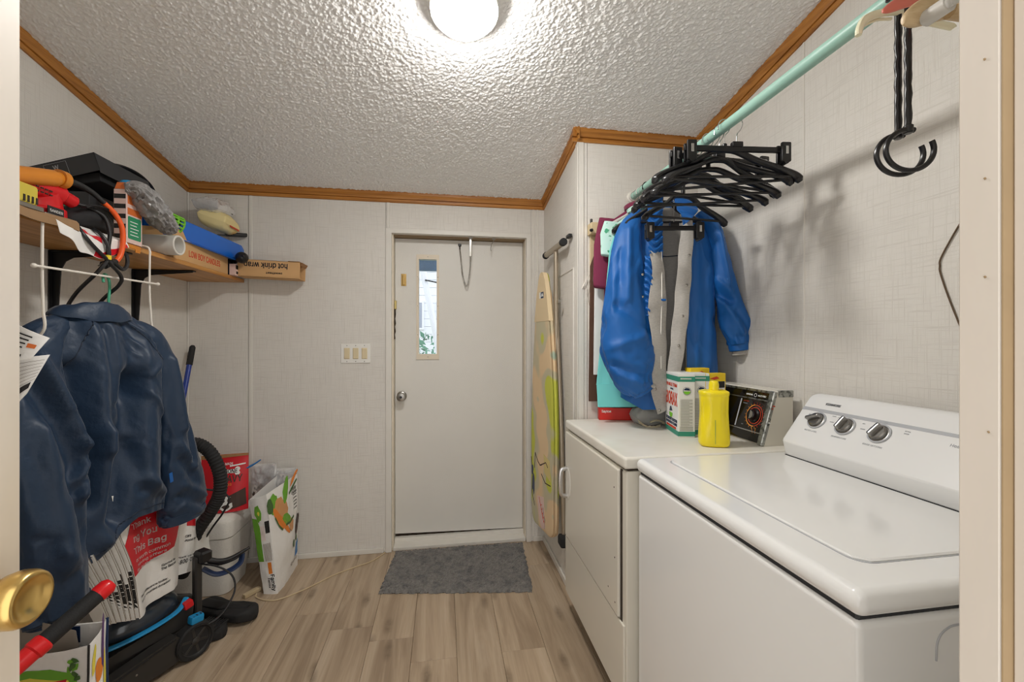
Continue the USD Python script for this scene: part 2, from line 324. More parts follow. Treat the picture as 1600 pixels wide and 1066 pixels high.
wallpoly(wf, [(.405, 0), (XR + .05, 0), (XR + .05, zt2), (.405, zt2)], 'x', .25, -.11)
wallpoly(wf, [(-.56, 2.03), (.405, 2.03), (.405, zt2), (-.56, zt2)], 'x', .25, -.11)
# the doorway's lining: a wide strip, a groove and the strip next to it
part_jamb = thing('trim_6', kind='structure')
part('jamb_strip', rbox(.3805, .404, .2368, .262, 0, 2.03, .0015, 1), 'cream_trim', part_jamb, smooth=False)
part('jamb_board', rbox(.389, .406, .12, .2357, 0, 2.03, .001, 1), 'cream_trim', part_jamb, smooth=False)
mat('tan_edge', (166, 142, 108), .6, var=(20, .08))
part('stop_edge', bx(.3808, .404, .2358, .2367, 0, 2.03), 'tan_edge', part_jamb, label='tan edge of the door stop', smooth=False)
for z in (1.335, 1.405, 1.49, 1.57, 1.225): part('nail_hole', tube([(.3803, .2437 + .002 * math.sin(z * 90), z), (.3803, .2443 + .002 * math.sin(z * 90), z + .0012)], .0007, 6), 'shade_and_hole_brown', part_jamb)
part('head_board', rbox(-.5, .405, .12, .26, 2.012, 2.03, .001, 1), 'cream_trim', part_jamb, smooth=False)

# ceiling: sprayed popcorn texture over a sloping board
step = .0036
gx, gy = np.arange(XL - .02, XR + .02, step), np.arange(1.12, YB + .03, step)
X, Y = np.meshgrid(gx, gy)
pts = np.stack([X, Y, np.zeros_like(X)], -1)
rc = np.random.default_rng(21); N_ = 60000          # sprayed lumps
lump = np.stack([rc.uniform(gx[0], gx[-1], N_), rc.uniform(gy[0], gy[-1], N_)], 1); lr, lh_ = rc.uniform(.0035, .0075, N_), rc.uniform(.0016, .0048, N_)
dd_, ii_ = cKDTree(lump).query(pts[..., :2].reshape(-1, 2), k=5)
h = (lh_[ii_] * np.clip(1 - (dd_ / lr[ii_]) ** 2, 0, 1) ** .8).max(1).reshape(X.shape) + .0012 * meshkit.noise(pts * 220, 3)
Z = CEIL(Y) - h
low = np.stack([X, Y, Z], -1)
I, J = np.meshgrid(np.arange(len(gy) - 1), np.arange(len(gx) - 1), indexing='ij'); n_ = len(gx); k0 = (I * n_ + J).ravel()
MATS['popcorn'] = usdkit.material(stage, '/World/Looks/popcorn', {'tc': ('texture_coordinate', {}), 'v': ('voronoi_texture', {'scale': 135., 'feature': 'smooth_f1', 'smoothness': .35}), 'n': ('noise_texture', {'scale': 60., 'detail': 3.}), 'm': ('math', {'math_type': 'multiply'}),
    'iv': ('math', {'math_type': 'subtract', 'value1': 1.}), 'b': ('bump', {'distance': .004, 'strength': .8}), 'p': ('principled_bsdf', {'base_color': lin((246, 245, 243)), 'roughness': .95, 'specular_ior_level': 0.})},
    [('tc.object', 'v.vector'), ('tc.object', 'n.vector'), ('v.distance', 'iv.value2'), ('iv.value', 'm.value1'), ('n.fac', 'm.value2'), ('m.value', 'b.height'), ('b.normal', 'p.normal')], surface='p.BSDF')
ce = thing('ceiling', kind='structure')
part('popcorn_texture', trimesh.Trimesh(low.reshape(-1, 3), np.vstack([np.stack([k0, k0 + n_, k0 + 1], 1), np.stack([k0 + 1, k0 + n_, k0 + n_ + 1], 1)]), process=False), 'popcorn', ce, smooth=True)
part('ceiling_board', ext([(-.16, CEIL(-.16)), (YB + .05, CEIL(YB + .05)), (YB + .05, CEIL(YB + .05) + .05), (-.16, CEIL(-.16) + .05)], XR - XL + .1, (XL - .05, 0, .0005), (0, 1, 0), (0, 0, 1)), 'popcorn', ce, smooth=False)

# crown moulding of stained oak: profile (out from wall, down from ceiling)
def crown(name, p0, p1, inward, m):
    prof = [(0, .012), (0, -.054), (.007, -.054), (.010, -.049), (.010, -.037), (.0045, -.0355), (.0045, -.0335), (.0125, -.032), (.017, -.022), (.022, -.014), (.025, -.009), (.025, .012)]
    p0, p1 = A(*p0), A(*p1); inw = A(*inward)
    r = np.array([[p + inw * a + A(0, 0, b) for a, b in prof] for p in (p0, p1)])
    single(name, skin(r), m, kind='structure', smooth=False)
    g = [(.0125, -.0505), (.0125, -.0478), (.0105, -.0478), (.0105, -.0505)]
    return
def c3(x, y): return (x, y, CEIL(y) - .004)
crown('trim_1', c3(XL, .26), c3(XL, YB), (1, 0, 0), 'oak_trim_y')
crown('trim_2', c3(XL, YB), c3(XC, YB), (0, -1, 0), 'oak_trim_x')
crown('trim_3', c3(XC, YB), c3(XC, YC - .03), (-1, 0, 0), 'oak_trim_y')
crown('trim_4', c3(XC - .03, YC), c3(XR, YC), (0, -1, 0), 'oak_trim_x')
crown('trim_5', c3(XR, .26), c3(XR, YC), (-1, 0, 0), 'oak_trim_y')
for name, b in (('baseboard_back', (XL, -.36, YB - .012, YB, 0, .03)), ('baseboard_corner', (.57, XC, YB - .012, YB, 0, .03)), ('baseboard_closet', (XC - .012, XC, YC + .02, YB - .012, 0, .035)), ('baseboard_left', (XL, XL + .012, .3, YB - .012, 0, .03))):
    single(name, rbox(*b, .004, 2), 'white_trim', kind='structure')

# door_1: the flush exterior door in its frame
YD = 2.785
d1 = thing('door_1', kind='structure', loc=(.1, YD, 0))
part('casing', [rbox(-.349, -.313, YB - .012, YB + .05, .0, 1.98, .003), rbox(.525, .556, YB - .012, YB + .05, .0, 1.98, .003), rbox(-.349, .556, YB - .0125, YB + .05, 1.95, 1.98, .003)], 'white_trim', d1)
part('jamb', [bx(-.345, -.305, YB + .02, YD + .05, 0, 1.97), bx(-.31, -.285, YD + .041, YD + .06, 0, 1.97), bx(.51, .53, YD + .041, YD + .06, 0, 1.97), bx(.522, .552, YB + .02, YD + .05, 0, 1.97)], 'door_cream', d1, smooth=False)
part('lintel', bx(-.305, .522, YB + .03, YD + .05, 1.945, 1.975), 'shade_and_hole_brown', d1, smooth=False)
part('threshold', [rbox(-.305, .522, YB + .0, YD + .06, 0, .022, .003), rbox(-.305, .522, YD - .02, YD + .04, .02, .045, .003)], 'white_trim', d1)
part('bottom_gap', bx(-.3, .52, YD + .01, YD + .04, .044, .07), 'dark_gap', d1, smooth=False)
w0, w1, z0, z1 = -.155, -.0435, 1.2065, 1.8145
leaf = Polygon([(-.303, .066), (.519, .049), (.519, 1.942), (-.303, 1.942)], [[(w0, z0), (w1, z0), (w1, z1), (w0, z1)]])
lf = part('door_leaf', ext(leaf, .04, (0, YD + .04, 0), (1, 0, 0), (0, 0, 1)), 'door_paint', d1, smooth=False)
fr = Polygon([(-.171, 1.172), (-.028, 1.172), (-.028, 1.844), (-.171, 1.844)], [[(w0, z0), (w1, z0), (w1, z1), (w0, z1)]])
wfm = part('window_frame', ext(fr, .007, (0, YD + .001, 0), (1, 0, 0), (0, 0, 1)), 'door_cream', d1, smooth=False)
for x, z in [(-.099, 1.83), (-.099, 1.188)] + [(x, z) for x in (-.163, -.036) for z in (1.7, 1.515, 1.33)]:
    part('screw', lathe_on([(0, 0), (.0028, 0), (.0022, .0012), (0, .0016)], (x, YD - .006, z), (0, -1, 0), 10), 'steel', wfm)
MATS['pane'] = usdkit.material(stage, '/World/Looks/pane', {'t': ('transparent_bsdf', {'color': (.95, .97, 1)}), 'g': ('glossy_bsdf', {'roughness': .03}), 'f': ('fresnel', {'IOR': 1.45}), 'm': ('mix_closure', {})}, [('f.fac', 'm.fac'), ('t.BSDF', 'm.closure1'), ('g.BSDF', 'm.closure2')], surface='m.closure')
part('pane', bx(w0, w1, YD + .018, YD + .022, z0, z1), 'pane', d1, smooth=False)
kn = part('door_knob', [lathe_on([(0, 0), (.031, 0), (.031, .004), (.026, .009), (.013, .012), (.011, .03), (.02, .036), (.027, .046), (.028, .056), (.024, .064), (.012, .067), (0, .067)], (-.262, YD, .94), (0, -1, 0), 30)], 'steel', d1, label='satin steel door knob')
part('keyway', lathe_on([(0, 0), (.008, 0), (.008, .001), (0, .001)], (-.262, YD - .0672, .94), (0, -1, 0), 14), 'black_plastic', kn)
bp = part('latch_plate', rbox(-.266, -.234, YD - .005, YD, 1.64, 1.717, .003), 'dull_brass', d1, label='old brass latch plate')
part('latch_bolt', rbox(-.258, -.242, YD - .012, YD - .004, 1.645, 1.708, .004), 'dull_brass', bp)
part('torn_weatherstrip', ext([(0, 0), (.006, .005), (.003, .03), (.008, .05), (.004, .08), (.009, .1), (.005, .13), (.009, .16), (.006, .19), (.012, .215), (.004, .235), (-.002, .22), (-.002, .02)], .012, (-.305, YD - .02, 1.30), (1, 0, 0), (0, 0, 1)), 'dark_gap', d1, label='dark torn weatherstrip', smooth=False)
mat('foam_yellow', (214, 196, 132), .9)
part('foam_scrap', rbox(-.304, -.292, YD - .034, YD - .012, 1.49, 1.545, .003), 'foam_yellow', d1, label='scrap of yellow foam')

# door_2: the inner door, standing open beside the camera
DX, DY0, DY1 = -.519, -.02, .62
d2 = thing('door_2', kind='structure', loc=(DX, DY0, 0))
part('door_leaf', rbox(DX - .035, DX, DY0, DY1, .012, 2.0, .002, 1), 'cream_trim', d2, smooth=False)
kb = A(DX, DY1 - .06, 1.0)
part('door_knob', lathe_on([(0, -.002), (.033, -.002), (.033, .003), (.028, .008), (.014, .012), (.012, .024), (.018, .03), (.027, .036), (.0305, .046), (.0305, .054), (.0285, .060), (.0255, .0625), (.0225, .0615), (.019, .0575), (.012, .0545), (0, .0535)], kb, (1, 0, 0), 40), 'brass', d2, label='polished brass door knob', smooth=True)
for z in (.25, 1.0, 1.78): part('hinge', tube([(DX + .006, DY0, z), (DX + .006, DY0, z + .09)], .006, 10), 'dull_brass', d2)
# ceiling lamp: a mushroom glass on a white pan
LC = A(.067, 1.40, 0); zc = CEIL(1.40)
lamp = thing('ceiling_lamp', 'round white glowing ceiling lamp against the popcorn ceiling', 'lamp', (.067, 1.40, zc))
up = unit(A(0, .165, 1)); 
MATS['lamp_glow'] = usdkit.material(stage, '/World/Looks/lamp_glow', {'e': ('emission', {'color': (1.0, .975, .935), 'strength': LAMP})}, [], surface='e.emission')
part('pan', lathe_on([(0, .0), (.108, .0), (.112, .012), (.111, .042), (.104, .044), (.103, .03), (0, .03)], LC + A(0, 0, zc - .003), -up, 44), 'white_trim', lamp)
part('glass_dome', lathe_on([(0, .031), (.1, .031), (.103, .042), (.099, .056), (.083, .072), (.055, .084), (.025, .09), (0, .091)], LC + A(0, 0, zc - .003), -up, 44), 'lamp_glow', lamp, smooth=True)
# ================================================================ THE WASHER AND THE DRYER
mat('enamel', (233, 233, 231), .16, coat=.3)
mat('enamel_plastic', (231, 231, 230), .28)
mat('almond', (222, 217, 204), .24, var=(5, .02))
mat('stripe_grey', (176, 178, 182), .4)
mat('ink_grey', (150, 152, 156), .6)
mat('ink_dark', (40, 42, 46), .6)
mat('ink_white', (236, 236, 232), .6)
mat('knob_silver', (150, 148, 144), .3, 1.)
mat('dial_black', (20, 19, 20), .22)
mat('dial_red', (196, 66, 36), .5); mat('dial_orange', (226, 150, 60), .5)
ws = thing('washing_machine', 'white top-loading washing machine with silver knobs, nearest the doorway', 'washer', (.92, .9, 0))
y0, y1 = .533, 1.272
part('cabinet', rbox(.606, 1.24, y0 + .008, y1 - .006, .025, .872, .012, 3), 'enamel', ws)
part('seam', rbox(.612, 1.235, y0 + .014, y1 - .012, .868, .882, .004, 1), 'ink_dark', ws)
deck = part('top_deck', rbox(.6, 1.245, y0, y1, .878, .92, .018, 4), 'enamel', ws)
L = sbox(.683, .605, 1.085, 1.222).buffer(-.03).buffer(.03)
part('lid_gap', ext(sbox(.680, .602, 1.088, 1.225).buffer(-.032).buffer(.032), .0014, (0, 0, .9192)), 'stripe_grey', deck, smooth=False)
lidr = [ [(x, y, z) for x, y in np.array(g.exterior.coords)[:-1]] for g, z in ((L, .918), (L, .9225), (L.buffer(-.003), .9255))]
lid = skin([np.array([Pp for Pp in r]) for r in [[(*L.exterior.interpolate(t, True).coords[0], .918) for t in np.linspace(0, 1, 80, endpoint=False)], [(*L.exterior.interpolate(t, True).coords[0], .9222) for t in np.linspace(0, 1, 80, endpoint=False)], [(*L.buffer(-.0035).exterior.interpolate(t, True).coords[0], .9245) for t in np.linspace(0, 1, 80, endpoint=False)]]])
part('lid', lid, 'enamel', ws, smooth=30)
for yy in (.66, 1.15): part('foot', cyl((.66, yy, 0), (.66, yy, .03), .02, 14), 'black_rubber', ws)
for yy in (.66, 1.15): part('foot', cyl((1.16, yy, 0), (1.16, yy, .03), .02, 14), 'black_rubber', ws)
part('side_mark', tube(cr([(.745, y0 + .0075, .80), (.748, y0 + .0075, .83), (.765, y0 + .0075, .847), (.80, y0 + .0075, .852), (.95, y0 + .0075, .858), (1.15, y0 + .0075, .86)], 5), .0016, 6), 'stripe_grey', ws)
prof = [(1.102, .918), (1.098, .93), (1.090, .962), (1.092, .970), (1.196, 1.107), (1.206, 1.1145), (1.222, 1.118), (1.24, 1.112), (1.247, 1.09), (1.247, .918)]
def cons(y, k):
    c = A(1.18, 1.01); return [(c[0] + (a - c[0]) * k, y, max(c[1] + (b - c[1]) * k, .918)) for a, b in prof]
part('console', skin([cons(y, k) for y, k in ((.534, .93), (.538, .975), (.546, 1), (1.214, 1), (1.226, .985), (1.232, .95))]), 'enamel_plastic', ws, smooth=32)
e1, e2 = unit((.11, 0, .145)), A(0, -1, 0); n_ = np.cross(e2, e1)         # up the console's face, to the right, out of it
def onc(y, s): return A(1.0915, y, .9685) + e1 * s * .171 + n_ * .0006
part('stripe', ext([(-.22, 0), (.24, -.000), (.24, .0115), (.223, .0115), (-.22, .0095)], .0008, onc(.99, .72) * 1 + n_ * .0002, -e2, e1), 'stripe_grey', ws, smooth=False)
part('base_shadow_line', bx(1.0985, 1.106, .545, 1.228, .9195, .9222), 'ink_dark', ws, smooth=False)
for i, (y, w, ang) in enumerate(((1.156, 'WATER LEVEL', 62), (1.062, 'TEMPERATURE', 12), (.964, 'RINSE OPTIONS', 18))):
    c = onc(y, .54)
    k = part('knob', lathe_on([(0, 0), (.0275, 0), (.0275, .003), (.0215, .0045), (.0215, .012), (.019, .014), (0, .014)], c, n_, 32), 'knob_silver', ws)
    part('knob_ring', lathe_on([(.0225, .0002), (.029, .0002), (.029, .0036), (.0225, .0036)], c, n_, 32), 'stripe_grey', k)
    d_ = math.cos(math.radians(ang)) * e1 + math.sin(math.radians(ang)) * e2; s_ = np.cross(n_, d_)
    part('grip', obox(c + n_ * .02, d_, s_, n_, .040, .0105, .018, .004, 2), 'knob_silver', k)
    part('pointer', obox(c + n_ * .0292 + d_ * .012, d_, s_, n_, .012, .002, .0006, .0002), 'ink_dark', k)
    part('caption', txt(w, .0048, onc(y, .315), e2, e1, .0004, center=True), 'ink_grey', ws)
    for dy, ds, s in ((.036, .10, 'MED'), (.04, .0, 'SMALL'), (-.045, .15, 'LARGE'), (-.048, .03, 'SUPER')) if i == 0 else (((.03, .14, 'COLD'), (-.045, .12, 'HOT'), (-.05, .02, 'WARM')) if i == 1 else ((.0, .21, 'ONE'), (-.06, .13, 'EXTRA'), (-.06, .09, 'RINSE'))):
        part('caption', txt(s, .003, onc(y + dy, .54 + ds), e2, e1, .0004, center=True), 'ink_grey', ws)
part('logo', txt('KENMORE', .0075, onc(1.136, .905), e2, e1, .0006, bold=True, center=True), 'ink_dark', ws)
part('caption', txt('Heavy Duty', .0075, onc(.808, .575), e2, e1, .0004), 'ink_grey', ws)

dr = thing('clothes_dryer', 'almond clothes dryer with worn top, beyond the washing machine', 'dryer', (.92, 1.63, 0))
y0, y1, zt_ = 1.292, 1.968, .915
part('cabinet', rbox(.582, 1.24, y0 + .004, y1 - .004, .1, .868, .006, 2), 'almond', dr)
part('toe_kick', bx(.63, 1.2, y0 + .03, y1 - .02, .0, .1), 'dark_gap', dr, smooth=False)
part('seam', rbox(.59, 1.235, y0 + .01, y1 - .01, .866, .878, .003, 1), 'dark_gap', dr)
mat('almond_top', (232, 229, 220), .3, var=(7, .03), mottle=((222, 216, 203), 4, .5, .72))
part('top', rbox(.574, 1.245, y0, y1, .875, zt_, .010, 3), 'almond_top', dr)
dd = part('door', rbox(.570, .584, 1.338, 1.955, .372, .862, .005, 2), 'almond', dr)
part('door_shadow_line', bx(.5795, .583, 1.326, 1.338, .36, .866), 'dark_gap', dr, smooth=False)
part('lower_panel', rbox(.5735, .583, 1.302, 1.964, .104, .366, .004, 2), 'almond', dr)
for y, z in ((1.368, .795), (1.362, .56), (1.42, .43), (1.36, .41)): part('chip', lathe_on([(0, 0), (.0035, 0), (.0025, .0006), (0, .0007)], (.5702, y, z), (-1, 0, 0), 8), 'dark_gap', dd)
hp = cr([(.572, 1.925, .695), (.548, 1.925, .69), (.540, 1.925, .672), (.538, 1.925, .63), (.540, 1.925, .588), (.548, 1.925, .570), (.572, 1.925, .565)], 5)
part('handle', tube(hp, .006, 10, .010, up=(0, 1, 0)), 'chrome', dd, label='chrome door handle')
part('handle_plate', ext(Point(0, 0).buffer(1, 24), .002, (.5705, 1.895, .63), (0, -.028, 0), (0, 0, 1)) if False else xf(lathe([(0, 0), (1, 0), (.97, .05), (0, .06)], 30), (.570, 1.905, .63), (0, .036, 0), (0, 0, .072), (-.03, 0, 0)), 'almond_top', dd)
# its control panel
q1, q2 = unit((.055, 0, .19)), A(0, -1, 0); nq = np.cross(q2, q1)
def onp(y, s): return A(1.12, y, .916) + q1 * s * .198 + nq * .0005
cp = part('control_panel', skin([[(a, y, b) for a, b in ((1.124, .915), (1.1785, 1.104), (1.183, 1.11), (1.235, 1.112), (1.242, 1.105), (1.242, .915))] for y in (1.352, 1.966)]), 'almond', dr, smooth=False)
def strip(y0, y1, s0, s1, d, m, name='panel_strip', lb=None): return part(name, obox((onp(y0, s0) + onp(y1, s1)) / 2 + nq * d / 2, q2, q1, nq, abs(y1 - y0), (s1 - s0) * .198, d, .001), m, cp, lb)
mat('smoke_glass', (20, 18, 18), .12, coat=.5)
mat('foil_worn', (178, 180, 176), .35, .9, var=(40, .35), mottle=((110, 112, 108), 60, .5, .62))
strip(1.375, 1.96, .02, .985, .002, 'smoke_glass', 'glass_face')
strip(1.352, 1.96, .955, 1.0, .006, 'foil_worn', 'chrome_strip'); strip(1.375, 1.96, .80, .825, .005, 'foil_worn', 'chrome_strip'); strip(1.375, 1.96, .19, .215, .005, 'chrome', 'chrome_strip')
part('end_cap', [obox(onp(1.362, .5) + nq * .001, q2, q1, nq, .024, .2, .016, .003), rbox(1.183, 1.243, 1.349, 1.36, 1.088, 1.1125, .003)], 'foil_worn', cp, label='worn silver end cap')
strip(1.508, 1.515, .23, .78, .003, 'stripe_grey', 'divider')
dc = onp(1.424, .50)
def ring(r0, r1, a0, a1, m, d): 
    t = np.linspace(math.radians(a0), math.radians(a1), 30); po = [(r1 * math.cos(x), r1 * math.sin(x)) for x in t] + [(r0 * math.cos(x), r0 * math.sin(x)) for x in t[::-1]]
    return part('dial_print', ext(po, .0005, dc + nq * d, q2, q1), m, cp, smooth=False)
ring(.0385, .041, -75, 95, 'dial_red', .0025); ring(.0385, .042, 100, 280, 'dial_orange', .0025); ring(.029, .032, 0, 359, 'dial_red', .0025)
for a in range(0, 360, 18):
    t = math.radians(a); u = math.cos(t) * q2 + math.sin(t) * q1
    part('dial_tick', obox(dc + u * .0465 + nq * .0028, u, np.cross(nq, u), nq, .006, .0014, .0006, .0002), 'dial_red' if a < 110 or a > 300 else 'dial_orange', cp)
kd = part('dial_knob', lathe_on([(0, .002), (.026, .002), (.026, .006), (.02, .009), (.019, .02), (.017, .022), (0, .022)], dc, nq, 32), 'dial_black', cp)
part('dial_cap', ext(Polygon([(.0155 * math.cos(t), .0155 * math.sin(t)) for t in np.linspace(-PI / 2, PI / 2, 24)]), .002, dc + nq * .022, q2, q1), 'chrome', kd, smooth=False)
part('brand_print', txt('GENERAL', .006, onp(1.475, .885), q2, q1, .0026, True, center=True), 'ink_white', cp)
part('brand_print', txt('ELECTRIC', .006, onp(1.410, .885), q2, q1, .0026, True, center=True), 'ink_white', cp)
part('brand_print', ext(Point(0, 0).buffer(.007).difference(Point(0, 0).buffer(.0055)), .0026, onp(1.444, .885), q2, q1), 'ink_white', cp, smooth=False)
for y, s, tx, m in ((1.497, .735, 'COTTONS', 'dial_red'), (1.497, .69, 'NORMAL', 'ink_grey'), (1.372, .73, 'TIMED DRY', 'dial_red'), (1.372, .68, 'REGULAR', 'dial_red'), (1.372, .62, 'HEAVY', 'dial_red'), (1.376, .42, 'PERMANENT', 'ink_white'), (1.38, .36, 'PRESS', 'ink_white'), (1.48, .28, 'OFF', 'ink_grey')):
    mm = txt(tx, .0042, onp(y, s), q2, q1, .0026); part('caption', mm, m, cp)
for dy, a in ((.012, -15), (-.004, -28)): part('dial_print', obox(onp(1.405 + dy, .225) + nq * .0028, unit(q2 * math.sin(math.radians(a + 40)) - q1), np.cross(nq, unit(q2 * math.sin(math.radians(a + 40)) - q1)), nq, .022, .0015, .0006, .0002), 'dial_orange', cp)

# ================================================================ SHELF, RACK, ROD
sh = thing('wall_shelf', 'long varnished wooden shelf board on black brackets along the left wall', 'shelf', (XL, 2.1, 1.63))
part('board', rbox(XL + .001, -1.142, .95, YB - .004, 1.628, 1.648, .002, 1), 'shelf_wood', sh)
for yb in (1.835, 2.26):
    s = Polygon([(.0, -.006), (.25, -.006), (.25, -.014), (.07, -.03), (.045, -.045), (.03, -.075), (.02, -.245), (0, -.25)])
    br = part('bracket', ext(s, .004, (XL + .002, yb + .002, 1.628 + .004), (1, 0, 0), (0, 0, 1)), 'black_plastic', sh, smooth=False)
    part('bracket_flange', [rbox(XL + .001, XL + .005, yb - .016, yb + .014, 1.38, 1.626, .001), rbox(XL + .002, -1.18, yb - .014, yb + .012, 1.622, 1.6275, .001)], 'black_plastic', br)
rk = thing('wire_rack', 'white wire rack hooked over the front edge of the shelf', 'rack', (-1.105, 1.6, 1.5))
for ya, yb_ in ((1.384, 1.393), (1.825, 1.84)):
    part('upright', tube(cr([(-1.30, ya + .01, 1.655), (-1.2, ya + .008, 1.655), (-1.125, ya + .002, 1.652), (-1.108, ya, 1.635), (-1.108, ya, 1.6), (-1.110, ya + .002, 1.48), (-1.111, yb_ - .003, 1.38), (-1.114, yb_, 1.315), (-1.19, yb_ + .01, 1.25), (-1.32, yb_ + .01, 1.08), (-1.36, yb_ + .02, .98)], 6), .0036, 8), 'white_wire', rk)
cb = part('crossbar', tube([(-1.1015, 1.351, 1.496), (-1.1015, 1.861, 1.512)], .0036, 8), 'white_wire', rk)
for p in ((-1.1015, 1.351, 1.496), (-1.1015, 1.861, 1.512)):
    s = trimesh.creation.icosphere(2, .0068); s.apply_translation(p); part('ball_end', s, 'white_wire', cb)
part('crossbar', tube([(-1.36, 1.39, .985), (-1.36, 1.88, .985)], .0036, 8), 'white_wire', rk)
mat('mint_paint', (158, 200, 186), .42, var=(6, .07))
rod = thing('closet_rod', 'mint green painted clothes rod running along the right wall under the ceiling', 'rod', (.92, 1.2, 2.0))
part('pole', tube([(.92, .255, 2.0), (.92, YC - .004, 2.0)], .0165, 20), 'mint_paint', rod)
part('socket', lathe_on([(0, 0), (.028, 0), (.028, .006), (.021, .009), (.021, .02), (.0168, .02), (.0168, .003), (0, .003)], (.92, YC - .0005, 2.0), (0, -1, 0), 24), 'white_trim', rod)

# ================================================================ SWITCH, MAT, CHAIN, RACEWAY
mat('ivory_plastic', (222, 206, 170), .35); mat('plate_white', (236, 234, 228), .35)
sw = thing('light_switch', 'white triple switch plate with ivory rockers left of the outside door', 'light switch', (-.523, YB, 1.21))
part('plate', rbox(-.609, -.438, YB - .006, YB - .0001, 1.157, 1.272, .003, 2), 'plate_white', sw)
for i in range(3):
    x = -.5735 + i * .0505
    part('rocker', [rbox(x - .0165, x + .0165, YB - .0085, YB - .004, 1.181, 1.248, .002, 1), rotate(rbox(x - .0145, x + .0145, YB - .012, YB - .006, 1.184, 1.245, .002, 1), 2.5, (1, 0, 0), (x, YB - .008, 1.2145))], 'ivory_plastic', sw, label='ivory rocker')
    for z in (1.167, 1.262): part('screw', lathe_on([(0, 0), (.003, 0), (.0022, .001), (0, .0012)], (x, YB - .006, z), (0, -1, 0), 10), 'steel', sw)
# rug: a dense, worn pile
mat('rug_pile', (126, 123, 119), .95, var=(60, .35), mottle=((98, 97, 97), 22, .45, .7), sheen=.3)
ca, cb_, cc, cd = A(-.328, 2.245), A(.452, 2.14), A(.497, 2.672), A(-.288, 2.672)
m_, n_g = 190, 270
v, u = np.meshgrid(np.linspace(0, 1, m_), np.linspace(0, 1, n_g), indexing='ij')
XY = (ca * (1 - u[..., None]) + cb_ * u[..., None]) * (1 - v[..., None]) + (cd * (1 - u[..., None]) + cc * u[..., None]) * v[..., None]
ed = np.minimum(np.minimum(u, 1 - u) * .79, np.minimum(v, 1 - v) * .5)
q = np.stack([XY[..., 0], XY[..., 1], np.zeros_like(u)], -1)
XY = XY + ((ed < .012)[..., None] * (meshkit.fbm(q * 60, 3, 4)[..., None] - .5) * .022)
hz = .0125 * np.clip(ed / .01, .12, 1) + .010 * (meshkit.noise(q * 210, 2) - .5) + .008 * (meshkit.fbm(q * 60, 3, 6) - .5) + .006 * (meshkit.fbm(q * 9, 2, 7) - .5)
hz = np.maximum(hz, .0025)
rug = thing('door_mat', 'worn grey shaggy mat on the floor before the outside door', 'mat', (.08, 2.4, 0))
part('pile', solid(np.dstack([XY, hz]), np.dstack([XY, np.full_like(hz, .0005)])), 'rug_pile', rug, smooth=True)
part('backing', ext(Polygon([ca + A(.004, .004), cb_ + A(-.004, .004), cc - A(.004, .004), cd + A(.004, -.004)]), .002, (0, 0, .0006)), 'dark_gap', rug, smooth=False)
# chain hanging from the door head
ch = thing('door_chain', 'short metal safety chain looped from the top of the door frame', 'chain', (.15, 2.73, 1.9))
part('plate', [rbox(.158, .182, 2.70, 2.735, 1.9425, 1.9455, .001), rbox(.163, .179, 2.722, 2.727, 1.83, 1.944, .002)], 'steel', ch)
part('catch', [rbox(.094, .114, YD - .012, YD, 1.905, 1.92, .003), cyl((.104, YD - .006, 1.905), (.104, YD - .02, 1.885), .004, 10)], 'black_plastic', ch)
path = cr([(.104, YD - .016, 1.89), (.111, YD - .018, 1.82), (.121, YD - .018, 1.72), (.135, 2.752, 1.66), (.145, 2.745, 1.642), (.155, 2.74, 1.66), (.167, 2.732, 1.74), (.171, 2.7255, 1.834)], 10)
dl = np.r_[0, np.cumsum(np.linalg.norm(np.diff(path, axis=0), axis=1))]
for i in range(int(dl[-1] / .0105)):
    c = A(*[np.interp((i + .5) * .0105, dl, path[:, k]) for k in range(3)]); c2 = A(*[np.interp((i + .5) * .0105 + .002, dl, path[:, k]) for k in range(3)])
    t = unit(c2 - c); s = unit(np.cross(t, (0, 1, 0) if i % 2 else unit((1, 1, 0)))); aa = np.arange(10) / 10 * 2 * PI
    loop = c + np.outer(np.cos(aa) * .0072, t) + np.outer(np.sin(aa) * .0038, s)
    part('chain_link', tube(np.vstack([loop, loop[:1]]), .0014, 5), 'steel', ch)
hk = thing('hook', 'small bent metal hook on the door frame right of the chain', 'hook', (.31, 2.73, 1.93))
part('bracket', tube(cr([(.318, 2.715, 1.944), (.316, 2.716, 1.93), (.306, 2.72, 1.912), (.300, 2.722, 1.885), (.302, 2.722, 1.868)], 5), .0025, 7), 'steel', hk)
part('mount', rbox(.308, .328, 2.70, 2.73, 1.9415, 1.9448, .001), 'steel', hk)
# surface raceway and its wire at the closet corner
rw = thing('wire_raceway', 'thin white wire cover strip running up the closet wall behind the ironing board', 'raceway', (XC, 2.05, 1.3))
part('vertical_strip', rbox(XC - .008, XC - .0005, 2.038, 2.05, .03, 1.655, .002), 'white_trim', rw)
part('wire', tube([(XC - .003, 2.042, 1.655), (XC - .003, 2.2, 1.652), (XC - .003, 2.345, 1.650)], .0016, 6), 'white_wire', rw)
# cord drooping on the right wall
mat('brown_cord', (92, 72, 50), .6)
wc = thing('hanging_cable', 'thin brown cord hanging in an angular bend on the right wall above the washer', 'cable', (XR, .87, 1.45))
part('cord', tube(cr([(XR - .003, .80, 1.73), (XR - .003, .837, 1.643), (XR - .003, .885, 1.558), (XR - .003, .912, 1.505), (XR - .003, .9145, 1.485), (XR - .003, .912, 1.461), (XR - .003, .885, 1.37), (XR - .003, .837, 1.236), (XR - .003, .81, 1.19)], 5), .0019, 7), 'brown_cord', wc)

